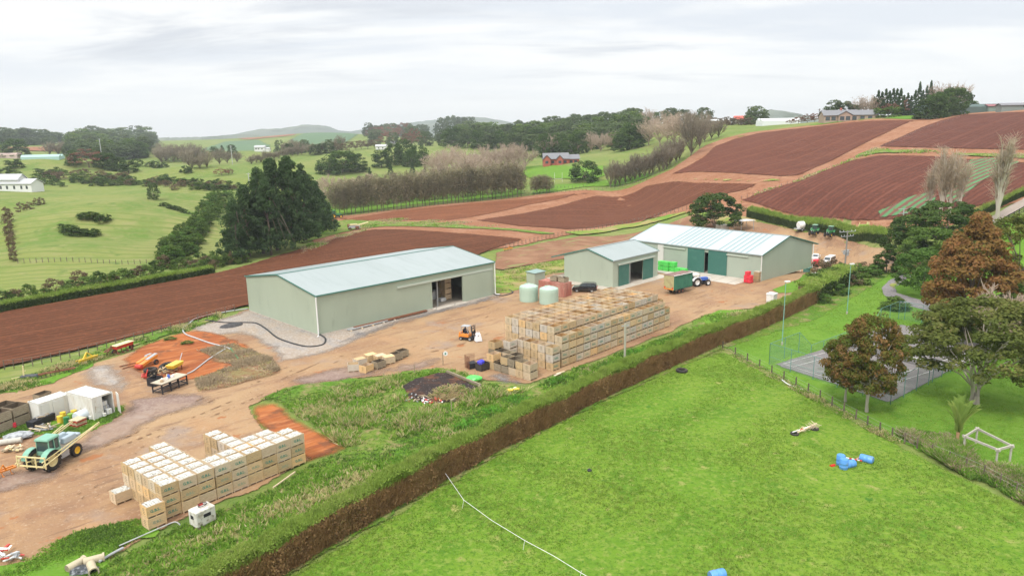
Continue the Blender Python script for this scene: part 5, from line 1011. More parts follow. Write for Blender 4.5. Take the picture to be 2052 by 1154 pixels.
def wheel(parent, x, y, r, w, rim, name='wheel', lug=True):
    root = link(name, None, parent, (x, y, r)); b = MB(); h = w/2
    b.lathe([(r*.58,-h*.8),(r*.86,-h),(r*.97,-h*.8),(r,-h*.3),(r,h*.3),(r*.97,h*.8),(r*.86,h),(r*.58,h*.8)], axis='Y', n=26, cap=False)
    b.lathe([(r*.6,-h*.78),(r*.6,h*.78)], axis='Y', n=26, cap=False)
    if lug:
        for i in range(18):
            t = 2*PI*i/18; b.box((math.cos(t)*r, 0, math.sin(t)*r), (r*.10, w*.9, r*.13), ry=-t)
    b.obj('tyre', m_tyre, root, smooth=True)
    b = MB(); 
    for s in (-1, 1): b.lathe([(.02,s*h*.35),(r*.22,s*h*.42),(r*.26,s*h*.2),(r*.5,s*h*.25),(r*.57,s*h*.72),(r*.61,s*h*.75)] if s > 0 else [(r*.61,-h*.75),(r*.57,-h*.72),(r*.5,-h*.25),(r*.26,-h*.2),(r*.22,-h*.42),(.02,-h*.35)], axis='Y', n=20, cap=False)
    b.obj('rim', rim, root, smooth=True); return root
def tractor(loc, rz, label, body=None, rim=None, cab=True, s=1., group=None, roof=None, fender=None):
    body = body or m_jd; rim = rim or m_jdy; t = empty('tractor', loc, rz, label, 'tractor', group); t.scale = (s,s,s)
    b = MB(); b.box((1.25,0,1.28), (1.9,.78,.62), top=(.97,.82)); b.box((2.23,0,1.2), (.14,.7,.62), mi=1); b.box((.35,0,1.2), (.3,.9,.7)); b.obj('hood', [body, m_blk], t, bevel=.05)
    b = MB(); b.box((.7,0,.78), (3.2,.42,.42)); b.box((-.75,0,.85), (.7,1.3,.5)); b.box((1.95,0,.62), (.3,1.45,.2)); b.box((2.5,0,.72), (.4,.6,.3)); b.box((-1.45,0,.7), (.5,.5,.15)); b.box((.25,.62,.75), (.9,.3,.4)); b.box((.25,-.62,.75), (.9,.3,.4)); b.obj('chassis', m_blk, t, bevel=.03)
    for y in (-.82, .82): wheel(t, 1.9, y, .58, .42, rim, 'front_wheel'); wheel(t, -.7, y*1.07, .88, .55, rim, 'rear_wheel')
    for y in (-.9, .9):
        b = MB(); pr_ = []
        for i in range(9): a = rad(20+i*17.5); pr_.append((-.7+1.0*math.cos(a), .88+1.0*math.sin(a)))
        pr2 = [(x*.96-.7*.04, (z-.88)*.95+.88) for x, z in pr_[::-1]]; b.prism(pr_+pr2, y-.29*1, y+.29*1); b.obj('fender', fender or body, t)
    if cab:
        b = MB(); C4 = [(.15,.62),(-1.1,.68)]
        for (x, y) in ((.2,.62),(-1.15,.66),(-.5,.68)):
            for sg in (-1,1): b.bar((x, y*sg, 1.25), (x*.9-.05, y*sg*.92, 2.68), .07)
        b.box((-.48,0,1.42), (1.35,1.3,.36)); b.obj('cab_frame', body, t)
        b = MB(); b.box((-.5,0,2.1), (1.24,1.2,1.1), top=(.93,.93)); b.obj('cab_glass', M('cab glass', (.05,.075,.075), .1, spec=.8), t)
        b = MB(); b.box((-.5,0,2.76), (1.55,1.42,.2), top=(.9,.88)); b.obj('cab_roof', roof or body, t, bevel=.05)
        b = MB(); b.box((.3,.85,2.2), (.06,.22,.34)); b.box((.3,-.85,2.2), (.06,.22,.34)); b.bar((.2,.62,2.3),(.3,.8,2.3),.03); b.bar((.2,-.62,2.3),(.3,-.8,2.3),.03); b.obj('mirrors', m_blk, t)
    else:
        b = MB(); b.box((-.6,0,1.3), (.5,.5,.12)); b.box((-.85,0,1.55), (.12,.5,.45)); b.cyl((-.1,0,1.4), (-.25,0,1.75), .03); b.lathe([(.17,-.02),(.2,0),(.17,.02)], (-.25,0,1.75), n=12); b.obj('seat', m_blk, t)
    b = MB(); b.cyl((.75,.3,1.5), (.75,.3,2.45), .055); b.obj('exhaust', m_blk, t)
    for y in (-.24,.24):
        b = MB(); b.box((2.32,y,1.3), (.05,.16,.12)); b.obj('headlight', m_clear, t)
    return t
def carbody(loc, rz, label, cat, prof, wid, glass, paintm, wx, wr, name, extra=None, tumble=.82, beltz=1.0, group=None):
    """prof: side outline (x,z) closed, counter-clockwise from front bottom"""
    c = empty(name, loc, rz, label, cat, group); n = len(prof); b = MB()
    zs = max(z for _, z in prof); rings = []
    hw_ = lambda z: wid/2*(1 if z < beltz else 1-(1-tumble)*(z-beltz)/(zs-beltz))*(1 if z > .45 else .94)
    V = [(x, hw_(z), z) for x, z in prof]+[(x, -hw_(z), z) for x, z in prof]
    b.add(V, [(i, (i+1) % n, n+(i+1) % n, n+i) for i in range(n)]+[tuple(range(n-1,-1,-1)), tuple(range(n,2*n))]); b.obj('body', paintm, c, bevel=.035)
    b = MB()
    for P in glass['side']:
        for sg in (-1, 1):
            Vg = [(x, sg*(hw_(z)+.012), z) for x, z in P]; m_ = len(P); b.add(Vg, [tuple(range(m_)) if sg < 0 else tuple(range(m_-1,-1,-1))])
    b.obj('side_windows', m_glass, c)
    for nm, (x0, z0, x1, z1) in (('windscreen', glass['front']), ('rear_window', glass['rear'])):
        b = MB(); dx = .014 if nm == 'windscreen' else -.014; b.add([(x0+dx,-hw_(z0)*.86,z0),(x0+dx,hw_(z0)*.86,z0),(x1+dx,hw_(z1)*.88,z1+.01),(x1+dx,-hw_(z1)*.88,z1+.01)], [(0,1,2,3)]); b.obj(nm, m_glass, c)
    for x in wx:
        for y in (-1, 1): wheel(c, x, y*(wid/2-.10), wr, .24, m_greyp, 'wheel', lug=False)
    xf = max(x for x, _ in prof); xr = min(x for x, _ in prof)
    for y in (-1, 1):
        b = MB(); b.box((xf-.03, y*wid*.36, .78), (.12,.30,.16)); b.obj('headlight', m_clear, c)
        b = MB(); b.box((xr+.02, y*wid*.41, .95), (.10,.16,.30)); b.obj('tail_light', m_lamp, c)
    b = MB(); b.box((xf-.02,0,.5), (.14,wid*.92,.2)); b.obj('bumper', m_blk, c)
    b = MB(); b.box((xf+.055,0,.5), (.02,.5,.12)); b.box((xr-.01,0,.62), (.02,.5,.12)); b.obj('number_plate', m_whitep, c)
    return c
def GZ(px, py, off=.10): p = G(px, py); return p+Vector((0,0,off))
# tractors
tractor(GZ(1632,471), ang((1640,476),(1618,468))+.0 if 0 else math.radians(232), 'green tractor with yellow wheels, left one of the pair by the hedge', group='pair of green tractors by the hedge', roof=paint('pale green roof paint', (.25,.42,.30)))
t2 = tractor(GZ(1664,474), math.radians(226), 'green tractor with orange implement behind, right one of the pair by the hedge', group='pair of green tractors by the hedge', roof=paint('pale green roof paint', (.25,.42,.30)))
t3 = tractor(GZ(672,438,.2), math.radians(25), 'distant green tractor working below the brown tree row', s=1.15)
bt = tractor(GZ(1397,573), math.radians(20), 'old blue tractor with white wheels coupled to the green wagon', m_blue, m_whitep, cab=False, fender=m_whitep)
b = MB(); b.box((-.6,0,2.35), (1.5,1.5,.08)); 
for x, y in ((-1.2,.6),(-1.2,-.6),(.05,.6),(.05,-.6)): b.bar((x,y,1.3),(x,y,2.32),.05)
b.obj('canopy', m_whitep, bt)
b = MB(); b.box((2.75,0,1.1), (.2,1.0,.7)); b.obj('front_weight', m_whitep, bt)
# orange topper behind tractor
p = GZ(1690,470); m_ = empty('mower', p, math.radians(226), 'orange mower mounted behind the right green tractor', 'mower')
b = MB(); b.box((0,0,.5), (1.0,1.9,.35), top=(.8,.9)); b.obj('deck', m_orangep, m_, bevel=.04); b = MB(); b.bar((.5,0,.6),(1.1,0,1.0),.12); b.bar((0,0,.6),(.1,0,1.35),.12); b.lathe([(.25,-.06),(.3,0),(.25,.06)], (-.3,0,1.1), 'Y', 14); b.obj('linkage', m_redp, m_)
# covered wagon
w0 = GZ(1368,584); RW_ = ang((1350,585),(1400,573)); wg_ = empty('farm_wagon', w0-Vector((math.cos(RW_),math.sin(RW_),0))*1.4, RW_, 'green curtain-sided wagon with brown roof behind the blue tractor', 'wagon')
b = MB(); b.box((0,0,2.25), (5.6,2.3,2.7)); b.obj('curtain_side', M('green tarpaulin', (.05,.20,.13), .6, (N_(1,.45,.7,(.035,.15,.10),(1,1,.5),5),), (.5,(('n',1.5,O3,4,0,.08),))), wg_)
b = MB(); b.box((-2.84,0,2.25), (.06,2.3,2.7)); b.box((-2.88,-.9,1.3), (.04,.3,.3), mi=1); b.box((-2.88,.9,1.3), (.04,.3,.3), mi=1); b.box((-2.89,0,1.05), (.04,2.2,.2), mi=2); b.obj('tail_board', [M('faded yellow board', (.42,.40,.20), .7, (N_(1,.45,.65,(.30,.22,.13),O3,5),)), m_lamp, m_orangep], wg_)
b = MB(); b.box((0,0,3.63), (5.8,2.5,.06)); b.box((0,-1.24,3.66), (5.8,.14,.08), mi=1); b.obj('roof', [M('brown faded roof', (.20,.12,.10), .8, (N_(.8,.45,.65,(.28,.20,.17),O3,5),)), m_whitep], wg_)
b = MB(); b.box((.2,0,.8), (5.6,1.0,.16)); b.bar((2.8,0,.75),(4.6,0,.6),.14); 
for i in range(22): b.bar((-2.7+.25*i,-1.17,1.05),(-2.7+.25*i,-1.17,.78),.04)
b.obj('chassis', m_blk, wg_)
for x in (-1.0,0.): 
    for y in (-.95,.95): wheel(wg_, x, y, .45, .28, m_rust, lug=False)
# cars
SUV = [(2.35,.35),(2.38,.75),(2.2,1.0),(1.15,1.12),(.45,1.68),(.1,1.78),(-1.6,1.80),(-2.1,1.68),(-2.32,1.1),(-2.35,.4)]
carbody(GZ(1172,585), ang((1200,583),(1150,582)), 'black four-wheel-drive wagon parked beside the red container', 'car', SUV, 1.9, dict(side=[[(.95,1.16),(.42,1.6),(-.35,1.68),(-.35,1.16)],[(-.42,1.16),(-.42,1.68),(-1.25,1.68),(-1.25,1.16)],[(-1.32,1.16),(-1.32,1.67),(-1.9,1.58),(-2.1,1.16)]], front=(1.12,1.16,.48,1.64), rear=(-2.30,1.2,-2.14,1.62)), M('black car paint', (.012,.013,.018), .15, spec=.6, coat=.6), (1.45,-1.4), .38, 'parked_car')
VAN = [(2.3,.35),(2.35,.95),(2.1,1.25),(1.45,1.95),(1.2,2.02),(-2.2,2.05),(-2.35,1.7),(-2.38,.4)]
carbody(GZ(1662,529), math.radians(228), 'white minibus parked nearest the power pole', 'van', VAN, 1.75, dict(side=[[(1.75,1.25),(1.4,1.78),(.75,1.82),(.75,1.25)],[(.65,1.25),(.65,1.82),(-.6,1.84),(-.6,1.25)],[(-.7,1.25),(-.7,1.84),(-2.0,1.84),(-2.1,1.25)]], front=(2.12,1.27,1.5,1.88), rear=(-2.37,1.3,-2.3,1.85)), m_whitep, (1.45,-1.4), .34, 'van')
UTE = [(2.3,.35),(2.35,.8),(2.2,1.0),(1.2,1.1),(.65,1.65),(.4,1.72),(-.5,1.72),(-.75,1.15),(-2.4,1.1),(-2.42,.45)]
carbody(GZ(1634,522), math.radians(238), 'white utility truck half hidden behind the far shed corner', 'ute', UTE, 1.75, dict(side=[[(1.0,1.14),(.62,1.55),(-.35,1.6),(-.6,1.14)]], front=(1.18,1.13,.70,1.60), rear=(-.74,1.2,-.56,1.6)), m_whitep, (1.45,-1.4), .34, 'utility_truck')
# red bins behind ute
b = MB()
p = GZ(1630,534); 
for i in range(2): 
    for j in range(2): b.box((i*1.2,0,.45+j*.85), (1.12,1.1,.8))
tag(b.obj('fertiliser_bags', paint('bright red plastic', (.75,.03,.06)), None, p, .6, bevel=.06), 'stack of bright red wrapped bags behind the black rail fence', 'bags')
# forklift
f = empty('forklift', GZ(937,682), math.radians(-28), 'orange and black forklift carrying a white bulk bag', 'forklift')
b = MB(); b.box((-.25,0,.75), (1.5,1.05,.5), top=(.95,.9)); b.box((-1.05,0,.8), (.45,1.1,.8), top=(.7,.9)); b.obj('body', m_orangep, f, bevel=.06)
b = MB(); b.box((-.1,0,.4), (2.1,1.0,.35)); b.box((-.35,0,1.15), (.5,.5,.14)); b.box((-.6,0,1.4), (.12,.5,.5)); b.cyl((.35,0,1.0),(.2,0,1.45),.03); b.obj('chassis_and_seat', m_blk, f)
b = MB()
for x, y in ((-.85,.45),(-.85,-.45),(.42,.45),(.42,-.45)): b.bar((x,y,.9),(x*.85,y,2.15),.06)
b.box((-.18,0,2.18), (1.25,1.05,.05)); b.obj('overhead_guard', m_greyp, f)
b = MB()
for y in (-.35,.35): b.bar((1.05,y,.1),(1.0,y,2.3),.1); b.box((1.6,y*.8,.95),(1.1,.1,.05))
for z in (.5,1.2,1.9,2.3): b.bar((1.03,-.35,z),(1.03,.35,z),.08)
b.box((1.14,0,1.3), (.06,.9,.5)); b.bar((1.14,-.45,1.5),(1.14,-.45,2.4),.04); b.bar((1.14,.45,1.5),(1.14,.45,2.4),.04); b.obj('mast', m_blk, f)
for x, r in ((.7,.34),(-.85,.28)):
    for y in (-.5,.5): wheel(f, x, y, r, .24, m_greyp, lug=False)
p = f.matrix_basis @ Vector((1.85,0,0)); b = MB(); b.box((0,0,.62), (1.0,1.0,1.1), top=(.62,.62)); b.box((0,0,1.2), (.6,.6,.12), top=(.7,.7))
for x, y in ((-.25,-.25),(.25,-.25),(.25,.25),(-.25,.25)): b.bar((x,y,1.2),(x*.5,y*.5,1.6),.05)
tag(b.obj('bulk_bag', M('white woven bag', (.80,.80,.82), .7), None, p, .4, bevel=.08), 'white bulk bag hanging on the forklift', 'bag')
# person: forklift driver
def person(loc, rz, label, shirt, trouser, seated=True):
    r = empty('person', loc, rz, label, 'person'); V = []; E_ = []; R_ = []
    def vtx(p, rr, par=None):
        V.append(p); R_.append(rr); i = len(V)-1
        if par is not None: E_.append((par, i))
        return i
    pel = vtx((0,0,.15), .13); ch = vtx((-.02,0,.42), .15, pel); nk = vtx((0,0,.6), .065, ch); hd = vtx((.02,0,.74), .10, nk); vtx((.02,0,.84), .085, hd)
    for s in (-1,1):
        sh = vtx((-.01,s*.19,.53), .065, ch); el = vtx((.16,s*.24,.32), .045, sh); wr_ = vtx((.38,s*.15,.38), .035, el); vtx((.46,s*.13,.40), .03, wr_)
        kn = vtx((.42,s*.13,.16), .075, vtx((.08,s*.1,.12), .095, pel)); ft = vtx((.46,s*.13,-.22), .05, kn); vtx((.6,s*.13,-.26), .045, ft)
    me = bpy.data.meshes.new('person body'); me.from_pydata(V, E_, []); o = link('body', me, r); me.materials.append(shirt)
    sk = o.modifiers.new('skin', 'SKIN'); 
    for i, rr in enumerate(R_): me.skin_vertices[0].data[i].radius = (rr, rr)
    me.skin_vertices[0].data[0].use_root = True
    o.modifiers.new('sub', 'SUBSURF').levels = 1
    b = MB(); b.ico((.02,0,.82), .115, 2, 0, 0, (1,1,.8)); b.obj('hat', m_blk, r, smooth=True); return r
bpy.context.view_layer.update()
person(f.matrix_world @ Vector((-.35,0,1.12)), math.radians(-28), 'person in dark clothing seated driving the forklift', M('dark navy clothing', (.03,.035,.06), .9), None)
# sprayer tractor (sea green cab, long grey body, folded booms)
sp = GZ(108,931); rs = ang((60,938),(120,905)); st_ = empty('sprayer_tractor', sp+Vector((0,0,0)), rs, 'sprayer tractor with sea-green cab, grey tanks and folded yellow booms', 'tractor')
for y in (-.95,.95): wheel(st_, -1.15, y, .98, .55, m_cream, 'rear_wheel'); wheel(st_, 1.95, y*.92, .62, .42, m_jdy, 'front_wheel')
b = MB(); b.box((1.55,0,1.45), (2.1,.85,.7), top=(.95,.8)); b.obj('hood', m_whitep, st_, bevel=.06); b = MB(); b.box((.4,0,.95), (4.2,.5,.45)); b.box((.55,-.75,.95), (1.0,.35,.8), mi=1); b.box((.55,.75,.95), (1.0,.35,.8), mi=1); b.obj('chassis', [m_blk, m_greyp], st_)
for y in (-1,1):
    b = MB(); pr_ = [( -1.15+1.12*math.cos(rad(15+i*18.7)), .98+1.12*math.sin(rad(15+i*18.7))) for i in range(9)]; b.prism(pr_+[(x*.96-.05, (z-.98)*.94+.98) for x, z in pr_[::-1]], y*1.0-.3, y*1.0+.3); b.obj('fender', m_teal, st_)
b = MB()
for x, y in ((.35,.68),(-.95,.7),(-.3,.72)):
    for sg in (-1,1): b.bar((x,y*sg,1.3),(x*.92,y*sg*.93,2.75),.07)
b.box((-.3,0,1.5), (1.4,1.4,.4)); b.obj('cab_frame', m_teal, st_); b = MB(); b.box((-.3,0,2.2), (1.26,1.28,1.1), top=(.93,.93)); b.obj('cab_glass', M('cab glass', (.05,.075,.075)), st_); b = MB(); b.box((-.3,0,2.86), (1.6,1.55,.24), top=(.88,.88)); b.obj('cab_roof', m_teal, st_, bevel=.06)
b = MB(); b.box((1.6,.55,2.0), (1.7,.6,.6), top=(.9,.7)); b.box((1.6,-.55,2.0), (1.7,.6,.6), top=(.9,.7)); b.box((2.75,0,1.7), (.5,1.5,.7)); b.obj('tank', M('pale blue grey tank', (.38,.45,.49), .4), st_, bevel=.08)
for sg in (-1,1):
    b = MB(); a0, a1 = Vector((-2.6,sg*1.35,1.0)), Vector((4.6,sg*1.55,2.3)); 
    for dz in (0,.42): b.bar(a0+Vector((0,0,dz)), a1+Vector((0,0,dz*.4)), .07)
    b.bar(a0+Vector((0,sg*.25,.1)), a1+Vector((-1,sg*.2,.1)), .07)
    for i in range(15):
        f_ = i/14; q_ = a0.lerp(a1, f_); q2 = a0.lerp(a1, min(1,(i+1)/14)); b.bar(q_+Vector((0,0,.42*(1-.6*f_) if i % 2 else 0)), q2+Vector((0,0,0 if i % 2 else .42*(1-.6*f_))), .04)
    b.obj('spray_boom', m_cream, st_)
b = MB(); b.bar((-2.4,-1.5,.9),(-2.4,1.5,.9),.12); b.bar((-2.4,-1.5,1.8),(-2.4,1.5,1.8),.1); 
for y in (-1.5,-.5,.5,1.5): b.bar((-2.4,y,.7),(-2.4,y,1.9),.09)
b.bar((-2.4,.4,1.3),(-1.5,.3,1.1),.1); b.bar((-2.4,-.4,1.3),(-1.5,-.3,1.1),.1); b.obj('boom_rack', m_cream, st_)
# containers
def container(loc, rz, L, Wc, H, mat, label, doors=0, name='shipping_container', rib=True):
    c = empty(name, loc, rz, label, 'container'); b = MB(); t = .05
    b.box((0,-Wc/2+t,H/2), (L-.2,.04,H-.2)); b.box((0,Wc/2-t,H/2), (L-.2,.04,H-.2)); b.box((-L/2+t,0,H/2), (.04,Wc-.2,H-.2))
    if rib:
        for x in np.arange(-L/2+.25, L/2-.2, .28): b.box((x,-Wc/2+.02,H/2), (.13,.035,H-.28)); b.box((x,Wc/2-.02,H/2), (.13,.035,H-.28))
    b.obj('side_panels', mat, c); b = MB(); b.box((0,0,H-.04), (L-.06,Wc-.06,.07)); b.obj('roof', mat, c)
    b = MB(); b.box((0,0,.1), (L-.1,Wc-.1,.12)); b.obj('floor', m_floor, c); b = MB()
    for x in (-L/2+.06,L/2-.06):
        for y in (-Wc/2+.06,Wc/2-.06): b.box((x,y,H/2), (.12,.12,H))
    for y in (-Wc/2+.06,Wc/2-.06):
        for z in (.08,H-.08): b.box((0,y,z), (L-.24,.11,.15))
    for x in (-L/2+.06,L/2-.06):
        for z in (.08,H-.08): b.box((x,0,z), (.11,Wc-.24,.15))
    b.obj('frame', mat, c)
    for i in range(doors):
        y = (-1,1)[i]*Wc/4; b = MB(); b.box((L/2-.03,y,H/2), (.05,Wc/2-.12,H-.3)); 
        for q_ in (-.25,.25): b.cyl((L/2+.03,y+q_,.15),(L/2+.03,y+q_,H-.15), .025, n=6)
        for z in (.9,1.5): b.box((L/2+.04,y+.1,z), (.03,.5,.05))
        b.obj('door', mat, c)
    return c
m_cw = M('chalky white paint', (.72,.71,.66), .6, (N_(.8,.5,.7,(.60,.56,.47),(1,1,.4),6), N_(2.5,.62,.7,(.38,.24,.14),(1,1,.3),6)))
rc_ = ang((184,842),(228,826))   # along its door end
dirl = rc_+PI/2
pe = G(211,837); L6 = 4.9; cdir = Vector((math.cos(dirl), math.sin(dirl), 0))
wc = container(pe+cdir*(L6/2)+Vector((0,0,.12)), dirl+PI, L6, 2.44, 2.59, m_cw, 'white open shipping container with goods stacked inside', 1)
b = MB(); b.box((0,0,0), (.05,1.15,2.3)); o = b.obj('open_door', m_cw, wc); o.location = (L6/2+.45, 1.45, 1.3); o.rotation_euler = (0,0,PI/2-.35)
for i, (x, y, z, w_, h_, m2) in enumerate(((2.2,.55,.17,.7,.6,m_whitep),(1.5,.6,.17,.9,.9,m_greyp),(1.45,.6,1.07,.7,.5,m_whitep),(2.5,-.1,.17,.4,.35,m_whitep),(.6,.5,.17,.9,1.5,m_blk))):
    q_ = wc.matrix_basis @ Vector((x, y, z)); b = MB(); b.box((0,0,h_/2), (w_,w_*.8,h_)); b.box((0,0,h_*.5), (w_*1.01,.08,h_*1.005), mi=1); tag(b.obj('box', [m2, m_cream], None, q_, dirl, bevel=.02), ['white box nearest the container door','grey carton stack inside the container','white box on the grey carton in the container','small white tub on the container floor','dark tall case at the back of the container'][i], 'box')
w2 = G(117,840); sc_ = container(w2+Vector((math.cos(rc_+PI/2),math.sin(rc_+PI/2),0))*1.1+Vector((0,0,.12)), rc_, 3.6, 2.0, 2.3, m_cw, 'smaller weathered white cabin left of the open container', 0, rib=False, name='cabin')
b = MB(); b.box((.3,-1.02,1.15), (1.2,.05,1.8)); b.box((-1.1,-1.02,1.3), (.9,.04,1.5)); b.obj('hatch', M('dirty white panel', (.62,.62,.58), .6), sc_)
m_cr = M('faded red paint', (.42,.16,.12), .7, (N_(.8,.48,.66,(.52,.28,.22),(1,1,.3),6), N_(3,.6,.7,(.2,.09,.05),(1,1,.3),6)))
er = ang((1129,598),(1148,592)); dr_ = er+PI/2; p = G(1138,595); cdir = Vector((math.cos(dr_), math.sin(dr_), 0))
rcn = container(p+cdir*3.0+Vector((0,0,.12)), dr_+PI, 6.0, 2.44, 2.59, m_cr, 'faded red shipping container behind the round tanks', 2)
for j in range(2): 
    q_ = rcn.matrix_basis @ Vector((1.9-1.9*j, .1, 2.62)); o = link('broken_crate', OC, None, q_, dr_+.1*j); o.scale = (.62,.95,.7); tag(o, ('right','left')[j]+' broken timber crate on top of the red container', 'crate')
b = MB()
for i in range(9): b.bar((U(-1.8,1.8),U(-.7,.7),.02+.05*i),(U(-1.8,1.8),U(-.7,.7),.1+.05*i),.12,.05)
tag(b.obj('timber_scraps', m_old, None, rcn.matrix_basis @ Vector((.9,0,3.35)), dr_), 'dark scrap boards lying over the crates on the red container', 'timber')
# water tanks
m_tank = M('pale green tank', (.42,.55,.45), .45, (N_(.5,.5,.7,(.38,.50,.41),(1,1,.3)),))
for i, (px, py) in enumerate(((1060,607),(1100,612))):
    p = GZ(px, py-4); tk = empty('water_tank', p, 0, ('left','right, nearer')[i]+' pale green plastic water tank', 'tank', None); R_ = 1.72; b = MB()
    b.lathe([(R_,0),(R_+.02,.2),(R_,.4),(R_+.02,1.2),(R_,1.6),(R_+.02,2.0),(R_,2.55),(R_*.97,2.7),(R_*.55,3.0),(.35,3.12),(.3,3.2),(.0,3.2)], n=40); b.obj('shell', m_tank, tk, smooth=True)
    b = MB()
    for j in range(12): a = 2*PI*j/12; b.bar((math.cos(a)*.4,math.sin(a)*.4,3.12),(math.cos(a)*R_*.96,math.sin(a)*R_*.96,2.74),.09,.05)
    b.obj('lid_ribs', m_tank, tk); b = MB(); b.cyl((-.5,0,3.05),(-.5,0,3.2),.25,n=14); b.obj('inspection_cap', m_tank, tk)
p = GZ(1074,572); pm = empty('pump_shed', p, UB, 'small green skillion shed behind the water tanks', 'shed'); b = MB(); b.box((0,0,1.35), (3.2,2.2,2.7)); b.obj('walls', clad('mid wall cladding', (.30,.37,.29), 'x'), pm); b = MB(); b.box((0,0,2.82), (3.5,2.5,.09), ry=.0, rx=.06); b.obj('roof', M('dull green roof', (.24,.34,.31), .5), pm)
# IBC-like white tank on weeds
p = GZ(408,1052); ib = empty('liquid_tote', p, UW+.05, 'dirty white cube tank with hose on top beside the produce bins', 'tank'); b = MB(); b.box((0,0,.85), (1.7,1.15,1.35)); b.obj('tank', M('grimy white plastic', (.66,.64,.58), .7, (N_(1.6,.46,.62,(.42,.38,.30),O3,6), N_(3,.6,.68,(.22,.19,.15),O3,5))), ib, bevel=.08)
b = MB(); b.box((.1,-.59,1.0), (.6,.03,.28)); b.box((-.86,0,1.0), (.03,.4,.3)); b.obj('recess', m_blk, ib); b = MB()
b.tube([(.35*math.cos(t)+.1, .25*math.sin(t), 1.58+.02*t) for t in np.linspace(0,9,26)], .03, 6); b.obj('coiled_hose', m_hose, ib); b = MB(); b.box((.1,.3,1.62), (.35,.2,.15)); b.obj('valve_block', m_redp, ib)
b = MB(); b.box((0,0,.09), (1.6,1.1,.14)); b.obj('pallet', m_old, ib)
# steel bench table with junk
p = GZ(342,780); rt = ang((322,786),(376,764)); tb = empty('workbench', p, rt, 'black steel framed bench with pale top and bottles on it', 'bench'); b = MB()
for x in (-1.9,-.6,.6,1.9):
    for y in (-.8,.8): b.bar((x,y,0),(x,y,1.25),.12)
for y in (-.8,.8):
    for z in (.25,.75,1.2): b.bar((-1.9,y,z),(1.9,y,z),.1)
for x in (-1.9,1.9):
    for z in (.25,1.2): b.bar((x,-.8,z),(x,.8,z),.1)
b.obj('frame', m_blk, tb); b = MB(); b.box((0,0,1.3), (4.0,1.85,.08)); b.obj('top', M('plywood top', (.50,.43,.33), .8, (N_(1,.5,.7,(.36,.30,.22),O3,5),)), tb)
for i, (x, y, c_, h_, r_) in enumerate(((-.9,.2,m_whitep,.35,.14),(-.5,-.2,m_whitep,.4,.13),(.1,.2,m_blue,.5,.18),(.4,-.1,m_whitep,.3,.15),(-1.3,-.2,M('cardboard', (.45,.32,.2)),.3,.2),(.9,.3,m_whitep,.25,.12),(.15,.5,m_cream,.5,.1))):
    q_ = tb.matrix_basis @ Vector((x, y, 1.34)); b = MB(); b.lathe([(r_,0),(r_,h_*.75),(r_*.4,h_*.85),(r_*.4,h_),(0,h_)], n=12); tag(b.obj('jug', c_, None, q_, 0, smooth=True), ['first white jug from left on the bench','second white jug from left on the bench','blue drum on the bench','small white pot behind the blue drum','brown tub at the left end of the bench','white cup at the right of the bench','cream bottle at the back of the bench'][i], 'jug')
p = GZ(312,772); b = MB()
for s_ in ((0,-.6,.5,1.4,.06,1.),(0,.6,.5,1.4,.06,1.),(-.7,0,.5,.06,1.2,1.),(.7,0,.5,.06,1.2,1.),(0,0,.06,1.4,1.2,.1)): b.box(s_[:3], s_[3:])
tag(b.obj('black_crate', m_blk, None, p, rt), 'open black plastic crate beside the steel bench', 'crate')
def tyre_obj(px, py, r, w, label, z=0, tilt=0, rz=0, m=None):
    p = GZ(px, py); b = MB(); b.lathe([(r*.55,-w*.4),(r*.85,-w/2),(r,-w*.3),(r,w*.3),(r*.85,w/2),(r*.55,w*.4),(r*.52,0),(r*.55,-w*.4)], n=24, cap=False); o = b.obj('scrap_tyre', m or m_tyre, None, p+Vector((0,0,z+w/2)), rz, smooth=True); o.rotation_euler.x = tilt; return tag(o, label, 'tyre')
tyre_obj(303,752,.85,.45,'lower big tyre in the stack by the scrap'); tyre_obj(303,752,.85,.42,'upper big tyre in the stack by the scrap',.47); tyre_obj(335,742,1.0,.5,'large tyre behind the bench lying at an angle',.15,.3); tyre_obj(1366,746,.75,.35,'old black tyre lying by the hedge in the paddock')
# generic farm implements
def toolbar(px, py, rz, L, label, m_, n=6, tine=None, h=.7, name='cultivator', wheels=0, extra=None, cat='implement', z=.1, rims=None):
    t = empty(name, GZ(px, py, z), rz, label, cat); b = MB(); b.bar((-L/2,0,h),(L/2,0,h),.14); b.bar((-L/2,.5,h),(L/2,.5,h),.12)
    for x in (-L/2,-L/6,L/6,L/2): b.bar((x,0,h),(x,.5,h),.1)
    b.bar((-.3,0,h),(0,-.25,h+.7),.09); b.bar((.3,0,h),(0,-.25,h+.7),.09); b.obj('frame', m_, t); b = MB()
    for i in range(n):
        x = -L/2+L*(i+.5)/n; b.bar((x,.05,h),(x,.35,h*.45),.06); b.bar((x,.35,h*.45),(x,.05,.02),.06); b.box((x,.02,.06), (.16,.22,.05))
    b.obj('tines', tine or m_blk, t)
    for i in range(wheels): wheel(t, (-L/2+.2)+(L-.4)*i/max(1,wheels-1), -.3, .32, .18, rims or m_whitep, lug=False)
    return t
r1 = ang((160,728),(196,716))
tb_ = empty('levelling_blade', GZ(178,726), r1, 'yellow tractor blade lying by the left fence', 'implement'); b = MB(); b.box((0,0,.35), (3.0,.12,.6), rx=.25); b.box((0,.5,.5), (3.0,.1,.15)); b.obj('blade', m_yelp, tb_); b = MB(); b.bar((-.9,0,.5),(0,.2,1.35),.13); b.bar((.9,0,.5),(0,.2,1.35),.13); b.bar((-1.4,.5,.5),(1.4,.5,.5),.1); b.bar((0,.5,.5),(0,.2,1.35),.12); b.obj('frame', m_yelp, tb_)
